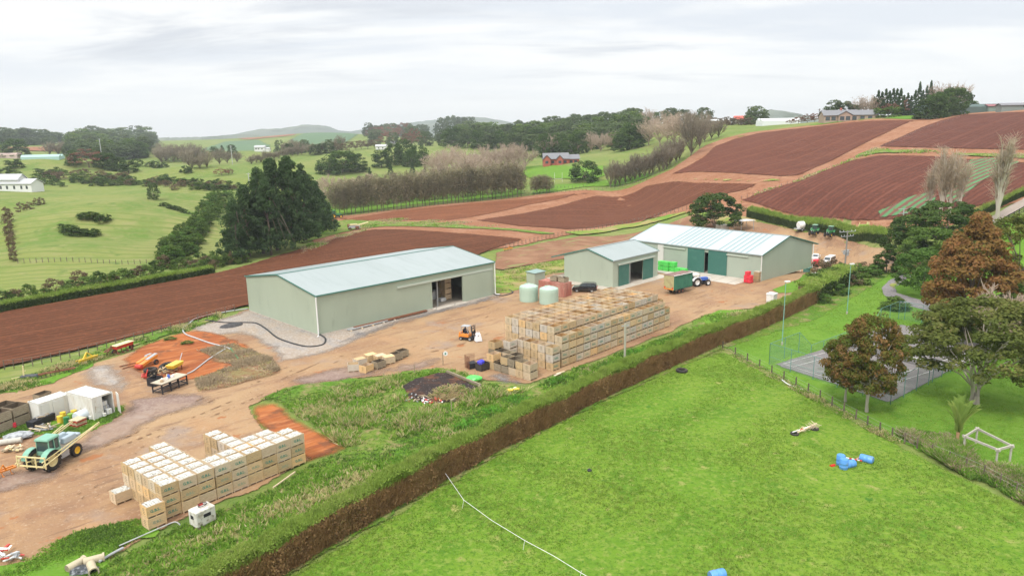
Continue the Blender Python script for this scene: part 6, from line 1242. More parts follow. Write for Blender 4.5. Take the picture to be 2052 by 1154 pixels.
sd2 = empty('seed_hopper', GZ(248,706), r1, 'long cream-topped red seed drill at the foot of the clay slope', 'implement'); b = MB(); b.box((0,0,1.0), (2.8,.8,.5), top=(1.05,1.3)); b.obj('hopper', m_redp, sd2); b = MB(); b.box((0,0,1.28), (3.1,1.15,.06)); b.obj('lid', m_cream, sd2); 
for x in (-1.2,-.4,.4,1.2): b = MB(); b.bar((x,0,.8),(x,-.3,.1),.1); b.box((x,-.35,.12),(.12,.5,.2)); b.obj('coulter', m_rust, sd2)
wheel(sd2,-1.5,.1,.4,.2,m_rust,lug=False); wheel(sd2,1.5,.1,.4,.2,m_rust,lug=False)
toolbar(222,712, r1+.5, 1.8, 'small rusty cultivator left of the cream-topped drill', m_rust, 4, m_rust)
toolbar(116,752, ang((90,752),(142,742)), 4.2, 'long rusty roller bar in the grass at left', m_rust, 8, m_blk, h=.45, name='roller_bar')
ld = empty('loader_bucket', GZ(298,735), r1+.1, 'orange and grey root harvester elevator beside the tyres', 'implement'); b = MB(); b.box((0,0,.8), (3.2,.7,.4), ry=-.18); b.box((.2,.8,.9), (2.6,.5,.3), ry=-.18); b.obj('elevator', m_orangep, ld, bevel=.03); b = MB(); b.box((.7,0,1.1), (1.9,.5,.25), ry=-.18); b.box((1.2,.9,1.1), (1.4,.5,.4), top=(.7,.7)); b.obj('grey_cover', m_greyp, ld); b = MB(); b.bar((-1.6,-.5,.4),(-1.6,.8,.4),.14); b.lathe([(.1,-.5),(.3,-.45),(.3,.45),(.1,.5)],(-1.7,0,.5),'Y',12); b.obj('pickup', m_redp, ld); wheel(ld,.8,-.6,.4,.25,m_rust,lug=False); wheel(ld,.8,1.2,.4,.25,m_rust,lug=False)
toolbar(294,758, r1+.8, 1.5, 'small red disc implement in front of the tyre stack', m_redp, 3, m_redp, h=.4)
cv_ = empty('conveyor', GZ(352,745), r1+.2, 'yellow conveyor hopper behind the bench', 'implement'); b = MB(); b.box((0,0,.9), (2.0,1.0,.5), top=(1.2,1.2)); b.obj('hopper', m_yelp, cv_, bevel=.03)
for x, y in ((-.8,-.4),(.8,-.4),(-.8,.4),(.8,.4)): b = MB(); b.bar((x,y,0),(x,y,.8),.1); b.obj('leg', m_rust, cv_)
b = MB(); b.bar((1.0,0,.9),(2.4,.4,1.8),.08); b.obj('spout', m_greyp, cv_)
def pile(px, py, label, mats, n, R_, h, name, L=(.6,1.8), cat='scrap', w=.12, rz=None):
    b = MB(); 
    for i in range(n):
        a = U(0,PI) if rz is None else rz+U(-.25,.25); l = U(*L); x, y = U(-R_,R_), U(-R_,R_)*.6; z = U(.05,h)*(1-.5*math.hypot(x,y)/R_/1.2); dx, dy = math.cos(a)*l/2, math.sin(a)*l/2
        b.bar((x-dx,y-dy,z),(x+dx,y+dy,max(.03,z+U(-.15,.15))), w*U(.6,1.6), w*U(.3,.8), mi=random.randrange(len(mats)))
    return tag(b.obj(name, mats, None, GZ(px,py)), label, cat)
pile(322,748,'heap of broken timber and scrap between tyres and bench',[m_old,m_wood,m_rust],40,1.6,.8,'timber_heap')
pile(112,832,'heap of branches and boards in front of the small cabin',[m_old,m_wood,m_old],46,1.7,.6,'timber_heap')
pile(84,862,'grey rubbish pile between the old crates and drums',[m_old,m_greyp,m_woodp],30,1.2,.5,'rubbish_heap')
pile(30,905,'pale firewood and scraps beside the sprayer boom',[m_woodp,m_cream,m_old],30,1.0,.7,'firewood_heap',L=(.3,.7),w=.2)
pile(8,1122,'red and white tine parts heap at the lower left edge',[m_redp,m_whitep,m_greyp],30,1.3,1.0,'scrap_heap',L=(.3,1.1))
toolbar(8,958, 1.0, 2.2, 'orange plough frame at the left edge below the sprayer', m_orangep, 3, m_orangep, h=.6, name='plough')
b = MB()
for i in range(3): 
    for j in range(2): b.box((i*.7-.7,j*.6,.35+.6*(i == 0)), (.65,.55,.62), top=(.85,.85))
tag(b.obj('red_crates', paint('bright red plastic', (.7,.04,.03)), None, GZ(12,862), .5, bevel=.03), 'cluster of red plastic tubs at the left edge', 'tubs')
tr = empty('trough', GZ(84,852), r1+.1, 'black steel trough full of junk behind the drums', 'trough'); b = MB(); b.box((0,0,.5), (2.7,.9,.7), top=(1.05,1.1)); b.obj('trough_body', m_blk, tr); b = MB()
for i in range(14): b.bar((U(-1.2,1.2),U(-.35,.35),.9),(U(-1.2,1.2),U(-.35,.35),1.0),.14,.08,mi=i % 2)
b.obj('junk', [m_greyp, m_old], tr)
for i, (px, py, c_) in enumerate(((122,850,m_yelp),(135,852,m_jd),(128,842,m_yelp),(143,845,paint('lime paint', (.22,.40,.05))),(150,838,m_yelp))):
    b = MB(); b.lathe([(.30,0),(.31,.3),(.30,.6),(.31,.88),(.0,.9)], n=16); tag(b.obj('drum', c_, None, GZ(px,py), 0, smooth=True), ['front yellow drum by the white cabin','front green drum right of the yellow one','back yellow drum by the white cabin','lime green drum behind the pallets','yellow drum furthest right by the pallets'][i], 'drum')
for i in range(6):
    b = MB()
    for q_ in range(7): b.box((-.55+.183*q_,0,.11), (.14,1.2,.025))
    for y in (-.5,0,.5): b.box((0,y,.05), (1.25,.09,.09))
    tag(b.obj('pallet', [m_woodp,m_redp,m_woodp,m_wood,m_redp,m_woodp][i], None, GZ(158,855)+Vector((0,0,.15*i)), r1+U(-.1,.1)), '%s pallet from the ground in the flat stack by the white container' % ordn(i), 'pallet', 'pallet stack by the container')
b = MB(); b.lathe([(.55,-1.0),(.6,-.9),(.6,.9),(.55,1.0)], axis='X', n=20); o = b.obj('plastic_drum', M('pale blue white plastic', (.62,.68,.72), .4), None, GZ(170,842)+Vector((0,0,.6)), r1, smooth=True); tag(o, 'large white plastic tank lying against the container', 'tank')
b = MB(); b.cyl((0,0,0),(0,0,.5),.24,.28,14); tag(b.obj('bucket', m_whitep, None, GZ(184,842), 0, smooth=True), 'white bucket at the corner of the open container', 'bucket')
b = MB(); b.ico((0,0,.3), 1.1, 3, 0, .10, (1.3,.8,.35)); tag(b.obj('tarpaulin', M('crumpled grey tarp', (.42,.44,.45), .6, (N_(1.5,.45,.6,(.22,.23,.24),O3,5),)), None, GZ(38,880), .3), 'crumpled grey tarpaulin behind the sprayer cab', 'tarpaulin')
b = MB(); b.cyl((-1.6,0,.3),(1.6,0,.3),.3,n=16); tag(b.obj('concrete_pipe', M('pale concrete', (.50,.48,.42), .85, (N_(2,.5,.7,(.38,.36,.31)),)), None, GZ(8,893), .35, smooth=True), 'pale pipe lying at the left edge behind the boom', 'pipe')
b = MB(); b.box((0,0,.15), (2.3,1.2,.3), top=(.8,.7)); tag(b.obj('sheet_stack', M('dark folded sheet', (.07,.075,.08), .6), None, GZ(59,757), .2), 'dark folded sheet lying in the left grass', 'sheet')
b = MB(); b.bar((0,0,0),(.1,0,1.6),.14); b.bar((0,0,.2),(-1.2,-.6,.2),.09); b.bar((0,0,.9),(.3,.1,.9),.09); tag(b.obj('post_rammer', m_cream, None, GZ(48,758), .3), 'upright cream post puller in the left grass', 'implement')
# red crates on pallet by far shed, pallets
for i, (dx, dz) in enumerate(((-.75,0),(.0,0),(-.75,.75),(.0,.75),(-.55,1.5))):
    p = GZ(1503,568,.18)+Vector((math.cos(FTH+PI)*dx, math.sin(FTH+PI)*dx, dz)); b = MB(); b.box((0,0,.36), (.72,1.1,.7)); 
    for q_ in range(3): b.box((0,0,.15+.22*q_), (.74,1.12,.04))
    tag(b.obj('red_crate', paint('bright red plastic', (.7,.04,.03)), None, p, FTH+PI, bevel=.02), ['lower left','lower right','upper left','upper right','topmost single'][i]+' red plastic crate at the far shed corner', 'crate')
for i in range(12):
    b = MB()
    for q_ in range(6): b.box((-.5+.2*q_,0,.12), (.14,1.1,.025))
    for y in (-.45,0,.45): b.box((0,y,.05), (1.1,.09,.1))
    tag(b.obj('pallet', m_wood if i < 11 else m_woodp, None, GZ(1517,565,.18)+Vector((0,0,.17*i)), FTH+PI+U(-.06,.06)), '%s pallet up in the tall stack behind the red crates' % ordn(i), 'pallet', 'tall pallet stack')
# green net bags
m_gb = paint('bright green plastic', (.09,.62,.10))
gw = Vector((math.cos(FTH+PI), math.sin(FTH+PI), 0)); g0 = GZ(1326,543,.19)
for i in range(8):
    p = g0+gw*(1.36*[0,1,2,3,4,0,1,2][i])+Vector((0,0,1.08 if i > 4 else 0))+Vector((gw.y,-gw.x,0))*(-.4*[0,0,1,1,1,0,0,1][i])
    b = MB(); b.box((0,0,.5), (1.25,1.2,1.0), top=(1.03,1.03)); 
    for z in (.15,.4,.65,.9): b.box((0,0,z), (1.3,1.25,.05))
    o = b.obj('green_bin', m_gb, None, p, FTH+PI, bevel=.03); tag(o, ['leftmost ground-level','second ground-level','third ground-level','fourth ground-level','rightmost ground-level','left upper','middle upper','right upper'][i]+' bright green plastic bin by the far shed', 'bin', 'bright green plastic bins')
# small things by far shed gable
p = GZ(1618,546); kn = empty('dog_kennel', p, FTH+PI+PI/2, 'dark green kennel with open front at the far shed end', 'kennel'); b = MB(); b.box((0,0,.6), (2.0,1.3,1.2)); b.obj('box_body', m_trim, kn); b = MB(); b.box((0,0,1.25), (2.2,1.5,.08), rx=.1); b.obj('roof', m_trim, kn); b = MB(); b.box((.5,-.66,.55), (.7,.05,.8)); b.obj('opening', M('yellow bedding', (.55,.42,.12)), kn)
b = MB(); b.box((0,0,1.5), (.5,.3,.7)); b.bar((0,0,0),(0,0,1.2),.1); tag(b.obj('meter_box', m_whitep, None, GZ(1604,545), FTH), 'white meter box on a post against the far shed end', 'box')
b = MB(); b.box((0,0,.1), (1.4,.9,.08)); tag(b.obj('board', m_whitep, None, GZ(1633,549,.1), .4), 'white board lying on the small lawn by the kennel', 'board')
def rail_fence(a, b_, n, h, rails, m_, label, name='rail_fence', pw=.12):
    W2 = GG([a, b_]); A_, B_ = Vector(W2[0]), Vector(W2[1]); r = empty(name, A_, 0, label, 'fence'); d = (B_-A_); 
    for i in range(n+1):
        q_ = d*(i/n); q_.z = Tz(A_.x+q_.x, A_.y+q_.y)-A_.z; b = MB(); b.bar((q_.x,q_.y,q_.z),(q_.x,q_.y,q_.z+h),pw); b.obj('post', m_, r)
    b = MB()
    for k_ in range(rails):
        for i in range(n):
            q0, q1 = d*(i/n), d*((i+1)/n); q0.z = Tz(A_.x+q0.x, A_.y+q0.y)-A_.z; q1.z = Tz(A_.x+q1.x, A_.y+q1.y)-A_.z; z = Vector((0,0,h*(k_+.7)/rails)); b.bar(q0+z, q1+z, .035, .11)
    b.obj('rails', m_, r); return r
rail_fence((1626,541),(1657,548),4,1.3,4,m_blk,'black rail fence at the end of the far shed')
rail_fence((2010,448),(2052,425),4,1.3,3,m_blk,'dark rail fence by the farm road at right')
# white skip near hedge, tote trailer, carport, implements by far hedge
p = GZ(1546,606); sk_ = empty('white_hopper', p, UB, 'white square hopper bin behind the hedge top', 'hopper'); b = MB(); b.box((0,0,.75), (1.5,1.3,1.5), top=(1.05,1.05)); b.obj('tub', m_whitep, sk_, bevel=.04); b = MB(); b.box((0,0,1.55), (1.75,1.5,.12), top=(.95,.95)); b.obj('lid', m_whitep, sk_)
tt = empty('water_cart', GZ(1608,463), math.radians(15), 'white tank trailer left of the green tractors', 'trailer'); b = MB(); b.lathe([(.9,-1.5),(1.05,-1.3),(1.08,0),(1.05,1.3),(.9,1.5)], (0,0,1.7), 'X', 20); b.obj('tank', m_whitep, tt, smooth=True); b = MB(); b.box((0,0,.65), (4.6,1.8,.2)); b.bar((2.3,0,.6),(3.4,0,.5),.12); b.obj('deck', m_galv, tt); [wheel(tt, x, y, .4, .25, m_greyp, lug=False) for x in (-.8,.2) for y in (-.9,.9)]
toolbar(1768,484, ang((1755,484),(1785,484)), 4.6, 'red tined implement with white wheels at the yard corner', m_redp, 5, m_redp, h=.9, wheels=4)
pl_ = empty('planter', GZ(1730,460), math.radians(10), 'lime and orange planting machine beyond the hedge', 'implement'); b = MB(); b.box((0,0,1.0), (3.0,1.0,.6), top=(.8,.8)); b.obj('body', paint('lime paint', (.22,.40,.05)), pl_); b = MB(); b.box((1.3,0,1.3), (.3,.8,1.2)); b.bar((-1.6,0,.6),(-1.2,0,1.9),.15); b.obj('ends', m_cream, pl_); [wheel(pl_, x, -.6, .4, .2, m_whitep, lug=False) for x in (-1.2,1.2)]
b = MB(); b.box((0,0,.1), (3.,1.5,.06)); tag(b.obj('sheet', m_whitep, None, GZ(1783,490), .1), 'pale sheet on the ground by the red implement', 'sheet')
cp = empty('carport', GZ(1490,462), math.radians(20), 'small white-roofed open shelter right of the round evergreen', 'shelter'); b = MB(); b.box((0,0,3.0), (5.0,4.0,.12)); b.obj('roof', m_whitep, cp)
for x, y in ((-2.2,-1.7),(2.2,-1.7),(-2.2,1.7),(2.2,1.7)): b = MB(); b.bar((x,y,0),(x,y,2.95),.12); b.obj('post', m_greyp, cp)
b = MB(); b.box((0,0,1.3), (3.0,2.2,2.6)); b.box((0,0,2.65), (3.3,2.5,.12)); tag(b.obj('small_hut', M('pale hut wall', (.60,.58,.52), .7), None, GZ(1447,469), .4), 'pale hut under the round evergreen', 'hut')
plants('shrubl', [(1400,470,14,30),(1486,474,12,22),(1424,471,10,26)], '{n} bright yellow-green bush from left behind the far shed', cat='bush')
toolbar(1020,505, UB, 3.2, 'orange cultivator at the corner of the near field', m_orangep, 6, m_rust, h=.8)
mc = empty('harvester', GZ(710,462,.25), math.radians(20), 'old grey and rusty harvesting machine on the grass by the pines', 'implement'); b = MB(); b.box((0,0,1.1), (4.0,1.8,.8), top=(.9,.9)); b.obj('body', m_greyp, mc); b = MB(); b.box((2.9,0,1.9), (4.2,1.2,.25), ry=-.22); b.box((-.4,0,1.8), (3.0,1.6,.3)); b.obj('elevator', m_cream, mc); b = MB(); b.box((-1.8,0,1.5), (.8,1.6,1.0)); b.box((.9,-1,1.0), (1.2,.3,.6)); b.obj('gearbox', m_rust, mc); [wheel(mc, x, y, .5, .3, m_rust, lug=False) for x in (-1.5,1.) for y in (-1,1)]
# steel beams beside big shed
for i in range(7):
    a0, a1 = ((695,664),(790,640)) if i < 4 else ((715,663),(860,628)); W2 = GG([a0, a1]); A_, B_ = Vector(W2[0]), Vector(W2[1]); L_ = (B_-A_).normalized(); q_ = Vector((-L_.y, L_.x, 0))*(-.25*i if i < 4 else .5+.2*(i-4)); b = MB(); b.bar((0,0,0), tuple(B_-A_), .14, .2); tag(b.obj('steel_beam', m_galv if i < 4 else m_rust, None, A_+q_+Vector((0,0,.32+.02*i))), '%s %s steel beam lying along the big shed front' % (ordn(i % 4), 'galvanised' if i < 4 else 'rusty'), 'beam', 'steel beams by the big shed')
for i in range(5):
    p = Vector(GG([(700+22*i,664-5.4*i)])[0]); b = MB(); b.box((0,0,.1), (.14,1.6,.2)); tag(b.obj('bearer', m_woodp, None, p+Vector((0,0,.1)), STH), '%s timber bearer under the steel beams' % ordn(i), 'timber', 'bearers under the beams')
# hoses and pipes
def hose(name, pts, r, mat, label, z=.15, cat='hose'):
    W3 = GG(pts); P = [Vector(p)+Vector((0,0,z)) for p in W3]; Q = []
    for i in range(len(P)-1):
        p0, p1, p2, p3 = P[max(0,i-1)], P[i], P[i+1], P[min(len(P)-1,i+2)]
        for q_ in range(5): t = q_/5; Q.append(.5*((2*p1)+(p2-p0)*t+(2*p0-5*p1+4*p2-p3)*t*t+(3*p1-p0-3*p2+p3)*t**3))
    Q.append(P[-1]); b = MB(); b.tube(Q, r, 7); return tag(b.obj(name, mat, smooth=True), label, cat)
hose('drain_hose', [(641,672),(652,680),(650,690),(637,695),(612,696),(580,688),(555,678),(535,662),(515,650),(492,648),(450,648),(412,643)], .14, m_hose, 'thick black drain hose curling from the big shed corner')
hose('drain_hose', [(988,591),(1005,594),(1020,591),(1028,587),(1020,582)], .12, m_hose, 'short black hose at the right end of the big shed')
hose('pipe', [(497,621),(460,626),(430,632),(395,640),(378,652),(367,662),(372,672),(392,680),(420,690),(450,698),(462,703)], .11, m_galv, 'long grey pipe snaking down the clay slope', .25)
hose('pipe', [(452,702),(420,722),(390,745),(376,752)], .09, m_galv, 'grey pipe from the slope to the bench', .25)
hose('pipe', [(462,700),(470,712),(478,722)], .09, m_jd, 'short green pipe end on the dry bank', .25)
hose('pipe', [(240,1100),(330,1060),(352,1052),(362,1058)], .05, m_galv, 'thin rail along the clay edge below the produce bins', .3, 'pipe')
hose('white_hose', [(1566,762),(1580,772),(1596,778),(1612,784)], .07, m_whitep, 'white hose lying along the paddock fence', .12)
for i, (a, b_) in enumerate((((240,737),(282,727)),((246,741),(290,730)))):
    W2 = GG([a, b_]); bb = MB(); bb.bar(tuple(Vector(W2[0])+Vector((0,0,.2))), tuple(Vector(W2[1])+Vector((0,0,.2))), .12); tag(bb.obj('steel_bar', m_rust), ('upper','lower')[i]+' rusty bar on the orange clay', 'bar')
# gravel heap, post trays
b = MB(); b.ico((0,0,0), 1.9, 3, 0, .04, (1,.7,.22)); tag(b.obj('gravel_heap', M('dark stone', (.06,.058,.06), .95, (N_(4,.45,.7,(.11,.105,.105)),)), None, GZ(464,654), STH), 'low heap of black gravel beside the hose', 'gravel heap')
for i, (px, py) in enumerate(((342,683),(376,691))): p = GZ(px,py,.0); me, _ = proto('shrubl')[0]; o = link('grass_clump', me, None, p, 0); o.scale = (2.2,1.6,.7); tag(o, ('left','right')[i]+' lone green clump on the orange clay slope', 'grass clump')
# cage with blue rags
cg = empty('wire_cage', GZ(946,738), .5, 'wire mesh cage standing by the old bins', 'cage'); b = MB()
for i in range(9):
    x = -.7+1.4*i/8; b.bar((x,.7,0),(x,.7,1.7),.03); b.bar((-.7,x,0),(-.7,x,1.7),.03)
for z in np.linspace(.1,1.7,8): b.bar((-.7,.7,z),(.7,.7,z),.025); b.bar((-.7,-.7,z),(-.7,.7,z),.025)
b.obj('mesh_panel', m_rust, cg); b = MB(); b.box((0,0,.4), (1.1,1.1,.7)); b.obj('black_tray', m_blk, cg)
cg2 = empty('dark_crate', GZ(967,742), .75, 'dark slatted crate with blue rags on top', 'crate'); o = link('crate_body', bin_mesh('dark crate', M('dark stained wood', (.07,.06,.05), .85), m_blk, slots=False), cg2)
b = MB(); 
for i in range(7): b.ico((U(-.6,.1),U(-.4,.4),1.05+U(0,.2)), U(.2,.34), 1, 0, .15)
tag(b.obj('blue_rags', paint('royal blue cloth', (.05,.05,.55), .8), None, cg2.location, .75), 'royal blue rags heaped on the dark crate', 'rags')
# burn pit contents
b = MB()
for c in range(420):
    a, q_ = U(0,2*PI), U(0,1)**.5; x, y = math.cos(a)*q_*2.6, math.sin(a)*q_*1.9; z = 1.15*(1-q_*q_)+.08; d = Vector((U(-1,1),U(-1,1),U(-.1,.7))).normalized()*U(.3,.7); b.bar((x,y,z),(x+d.x,y+d.y,z+d.z),.05,.03,mi=random.choice((0,0,1,2)))
b.ico((0,0,.1), 2.3, 2, 3, .08, (1,.75,.4)); tag(b.obj('straw_heap', [wt, wg, wb, M('straw core', (.20,.15,.07), .95)], None, GZ(905,796,.1)), 'tangled heap of yellow-green plant tops in the burn pit', 'plant heap')
for i, (a, b_) in enumerate((((896,750),(930,764)),((930,764),(964,778)),((962,780),(904,810)),((938,792),(958,782)))):
    W2 = GG([a, b_]); bb = MB(); bb.bar(tuple(Vector(W2[0])+Vector((0,0,.4))), tuple(Vector(W2[1])+Vector((0,0,.4))), .22, .3); tag(bb.obj('timber_edge', m_old), ['upper left','upper right','lower long','short loose'][i]+' weathered beam edging the burn pit', 'beam')
pile(868,806,'red and white bits of rubbish in the ash',[m_redp,m_whitep,m_cream],26,1.2,.3,'rubbish',L=(.15,.5),w=.16,cat='rubbish'); pile(835,800,'pale charred scraps at the left of the pit',[m_greyp,m_blk,m_old,m_rust],44,1.8,.3,'charred_scraps',L=(.2,.8),w=.1,cat='rubbish')
b = MB(); 
for i in range(5): b.ico((U(-.5,.5),U(-.4,.4),.25), U(.3,.45), 1, i % 2*1 if i < 4 else 1, .15, (1.2,.9,.6))
tag(b.obj('sacks', [m_whitep, m_yelp], None, GZ(1028,786)), 'crumpled white and yellow sacks on the bank', 'sacks')
b = MB(); b.ico((0,0,.3), .9, 2, 0, .08, (1.2,.8,.45)); tag(b.obj('green_sack', m_gb, None, GZ(950,764)), 'green sack on the weedy corner by the burn pit', 'sack')
for i, (px, py) in enumerate(((1124,750),(1118,754))): b = MB(); b.bar((-.7,0,.15),(.7,.2,.15),.25,.03); tag(b.obj('offcut_board', m_woodp, None, GZ(px,py), .5+.2*i), ('upper','lower')[i]+' pale board lying by the corner of the great stack', 'board')
# posts & poles
def post(px, py, h, r, m_, label, name='post', cat='post', lean=0, group=None):
    b = MB(); b.tube([(0,0,-.1),(lean*h,0,h)], r, 7); return tag(b.obj(name, m_, None, G(px,py), 0, smooth=True), label, cat, group)
pp = empty('power_pole', G(1252,722), 0, 'pale wooden pole at the hedge in front of the great stack', 'pole'); s_ = rng_m(pp.location)/FP; b = MB(); b.tube([(0,0,0),(0,0,70*s_*1.05)], [.17,.12], 8); b.obj('pole', M('pale timber pole', (.42,.41,.32), .9), pp, smooth=True); b = MB(); b.bar((-.5,0,70*s_),(.5,.3,70*s_),.1); b.obj('crossarm', m_galv, pp)
pq = G(1692,548); s_ = rng_m(pq)/FP; H_ = 78*s_; pp = empty('power_pole', pq, 0, 'grey power pole with transformer and crossarms in the yard', 'power pole'); b = MB(); b.tube([(0,0,0),(0,0,H_)], [.2,.15], 8); b.obj('pole', M('grey timber pole', (.27,.25,.22), .9), pp, smooth=True); b = MB()
for z, w_ in ((H_-.2,2.0),(H_-1.2,1.6),(H_*.55,1.4)): b.bar((-w_,-.6,z),(w_,.6,z),.09)
b.obj('crossarms', m_galv, pp); b = MB()
for z, w_ in ((H_-.05,2.0),(H_-1.05,1.6)):
    for f_ in (-.95,-.5,.5,.95): b.cyl((w_*f_,.6*f_,z),(w_*f_,.6*f_,z+.22),.06,.04,8)
b.obj('insulators', m_whitep, pp); b = MB(); b.cyl((.35,.1,H_*.42),(.35,.1,H_*.56),.3,n=12); b.cyl((-.4,-.1,H_*.45),(-.4,-.1,H_*.55),.22,n=12); b.box((0,0,H_*.5), (1.6,.5,.1)); b.obj('transformer', m_greyp, pp)
b = MB(); b.box((0,-.25,1.2), (.5,.3,1.0)); b.obj('meter_cabinet', m_whitep, pp)
pq = G(1806,478); pp = empty('power_pole', pq, 0, 'distant pale power pole in front of the cabbage rows', 'power pole'); b = MB(); b.tube([(0,0,0),(0,0,7.5)], .14, 7); b.bar((-1.4,0,7.4),(1.4,.3,7.4),.1); b.bar((-1.2,0,6.3),(1.2,.3,6.3),.1); b.obj('pole', m_greyp, pp)
for i, (px, py, top) in enumerate(((1567,692,574),(1697,630,540))):
    pq = G(px, py); h = (py-top)*rng_m(pq)/FP*1.03; lp = empty('floodlight_pole', pq, .3, ('nearer','farther')[i]+' thin green floodlight pole beside the tennis court', 'light pole'); b = MB(); b.tube([(0,0,0),(0,0,h)], [.07,.045], 7); b.obj('pole', M('sea green pole', (.22,.42,.36), .5), lp); b = MB(); b.box((.25,0,h+.02), (.75,.35,.16)); b.obj('lamp_head', m_whitep, lp); b = MB(); b.cyl((0,0,0),(0,0,.5),.14); b.obj('base', m_conc, lp)
for i, (px, py, h) in enumerate(((888,733,1.9),(831,748,1.2),(770,762,1.0),(718,800,1.3),(966,800,1.2),(905,826,1.2),(998,800,1.2),(842,862,1.2),(717,822,1.1),(952,762,1.0),(958,762,1.0))): post(px, py, h, .05, m_old, '%s thin stake on the weedy bank' % ordn(i) if i else 'stake with round white sign above the burn pit', 'stake', 'stake', group='thin stakes on the bank' if i else None)
b = MB(); b.cyl((0,-.02,0),(0,.02,0),.32,n=20); b.cyl((0,-.03,0),(0,-.02,0),.12,n=12,mi=1); tag(b.obj('round_sign', [m_whitep, m_grn], None, G(890,733)+Vector((.25,-.1,1.75)), .2), 'round white sign with green mark above the burn pit', 'sign')
# wire fences
m_post = M('fence post wood', (.15,.12,.09), .9, rnd=.2); m_wire = M('fence wire', (.45,.45,.43), .5)
def wire_fence(pts, n, h, label, wires=3, pr=.06, name='wire_fence', pm=None):
    L = line_px(pts, n); W3 = GG(L); r = empty(name, W3[0], 0, label, 'fence'); o_ = Vector(W3[0])
    for i, p in enumerate(W3[:98]): q_ = Vector(p)-o_; b = MB(); b.tube([(0,0,-.1),(U(-.04,.04),U(-.04,.04),h*U(.92,1.05))], pr, 6); b.obj('post', pm or m_post, r, tuple(q_))
    b = MB()
    for k_ in range(wires):
        z = h*(k_+.8)/wires; b.tube([Vector(p)-o_+Vector((0,0,z)) for p in W3], .006, 3)
    b.obj('wires', m_wire, r); return r
wire_fence([(1436,694),(1530,740),(1640,798),(1750,860),(1850,905)], 17, 1.15, 'post and wire fence between paddock and tennis court lawn', pr=.08)
wire_fence([(1850,905),(1960,950),(2052,1000),(2120,1030)], 8, 1.15, 'overgrown end of the paddock fence at lower right')
wire_fence([(0,742),(60,735),(150,716),(250,690),(370,655),(430,636),(480,622)], 26, 1.4, 'thin post fence along the lower edge of the near field')
wire_fence([(1010,500),(1120,474),(1240,453),(1380,420)], 46, 1.4, 'closely posted fence along the middle field', pr=.08)
wire_fence([(1480,402),(1600,364),(1700,326),(1760,300),(1850,262),(1930,236)], 40, 1.2, 'fence climbing the hill beside the dirt track', pr=.07)
wire_fence([(300,500),(440,495)] if 0 else [(30,528),(130,524),(250,530),(300,528)], 22, 1.1, 'pale post fence at the foot of the grassy mound', pr=.07)
wire_fence([(1056,391),(1110,388),(1210,380),(1300,362)], 30, 1.1, 'fence behind the far field edge', pr=.07)
wire_fence([(1060,378),(1160,378),(1180,372)], 16, 1.2, 'dark rail fence below the brick house lawn', wires=3, pr=.09)
wire_fence([(405,455),(395,480),(372,515)], 12, 1.1, 'fence up the right side of the planted strip', pr=.07)
# electric tape fence in paddock
tf = empty('tape_fence', G(900,960), 0, 'white electric tape fence sagging across the paddock', 'fence'); pts_ = [(893,948,1.0),(930,1002,.95),(985,1042,.7),(1052,1085,.95),(1110,1115,.7),(1165,1152,.8),(1240,1200,.9)]
W3 = GG([(a,b_+ (18 if h_ > .9 else 14)) for a, b_, h_ in pts_]); b = MB(); b.tube([Vector(p)-tf.location+Vector((0,0,pts_[i][2]*.9)) for i, p in enumerate(W3)], .022, 4); b.obj('tape', m_whitep, tf)
for i in (1,3,5): q_ = Vector(W3[i])-tf.location; b = MB(); b.tube([(-.15,0,0),(0,0,.9)], .018, 5); b.obj('stake', m_whitep, tf, tuple(q_))
# tennis court
CO = [(1548,732),(1780,806),(1861,768),(1895,745),(1960,700),(2010,690),(1800,652),(1775,652),(1656,690)]
drape('tennis_court', [(1548,732),(1660,768),(1783,810),(1822,790),(1863,768),(1990,700),(1905,670),(1805,651),(1776,655),(1720,674),(1640,703)], m_asph, .14, 'old grey asphalt tennis court', 1.2, .05)
c0 = Vector(GG([(1569,731)])[0]); c1 = Vector(GG([(1807,668)])[0]); uc = (c1-c0).normalized(); Lc = (c1-c0).length; vc = Vector((uc.y,-uc.x,0)); Wc_ = 10.97*Lc/23.77
def cp_(a, b_): q_ = c0+uc*(a*Lc)+vc*(b_*Wc_); return Vector((q_.x, q_.y, Tz(q_.x,q_.y)+.17))
b = MB(); s1, s2 = .125, .875; sv = 5.485/23.77
def cl(a, b_, w=.07): A_, B_ = cp_(*a), cp_(*b_); b.bar(A_, B_, w*1.3, .004)
for q_ in ((0,0,1,0),(0,1,1,1),(0,s1,1,s1),(0,s2,1,s2),(0,0,0,1),(1,0,1,1),(sv,s1,sv,s2),(1-sv,s1,1-sv,s2),(sv,.5,1-sv,.5)): cl(q_[:2], q_[2:])
tag(b.obj('court_lines', M('worn white paint', (.62,.61,.57), .8, (N_(1.5,.5,.62,(.36,.34,.32),O3,5),))), 'worn white tennis court lines', kind='structure')
nt_ = empty('tennis_net', cp_(.5,-.05), 0, 'tennis net with white top band across the court', 'net'); b = MB(); A_, B_ = cp_(.5,-.05)-nt_.location, cp_(.5,1.05)-nt_.location
P_ = [A_.lerp(B_, t)+Vector((0,0,1.07-.16*math.sin(PI*t))) for t in np.linspace(0,1,13)]; b.tube(P_, .05, 5); b.obj('top_band', m_whitep, nt_)
m_net = M('dark netting', (.06,.07,.06), .9, alpha=.45); b = MB(); V = []; 
for p in P_: V += [(p.x,p.y,.05+p.z*0), (p.x,p.y,p.z-.03)]
b.add(V, [(2*i,2*i+2,2*i+3,2*i+1) for i in range(12)]); b.obj('netting', m_net, nt_)
for p in (A_, B_): b = MB(); b.cyl(p, p+Vector((0,0,1.1)), .06); b.obj('net_post', m_blk, nt_)
m_mesh = M('green chain mesh', (.14,.30,.24), .6, alpha=.16); m_fp = M('green fence pipe', (.12,.26,.24), .5)
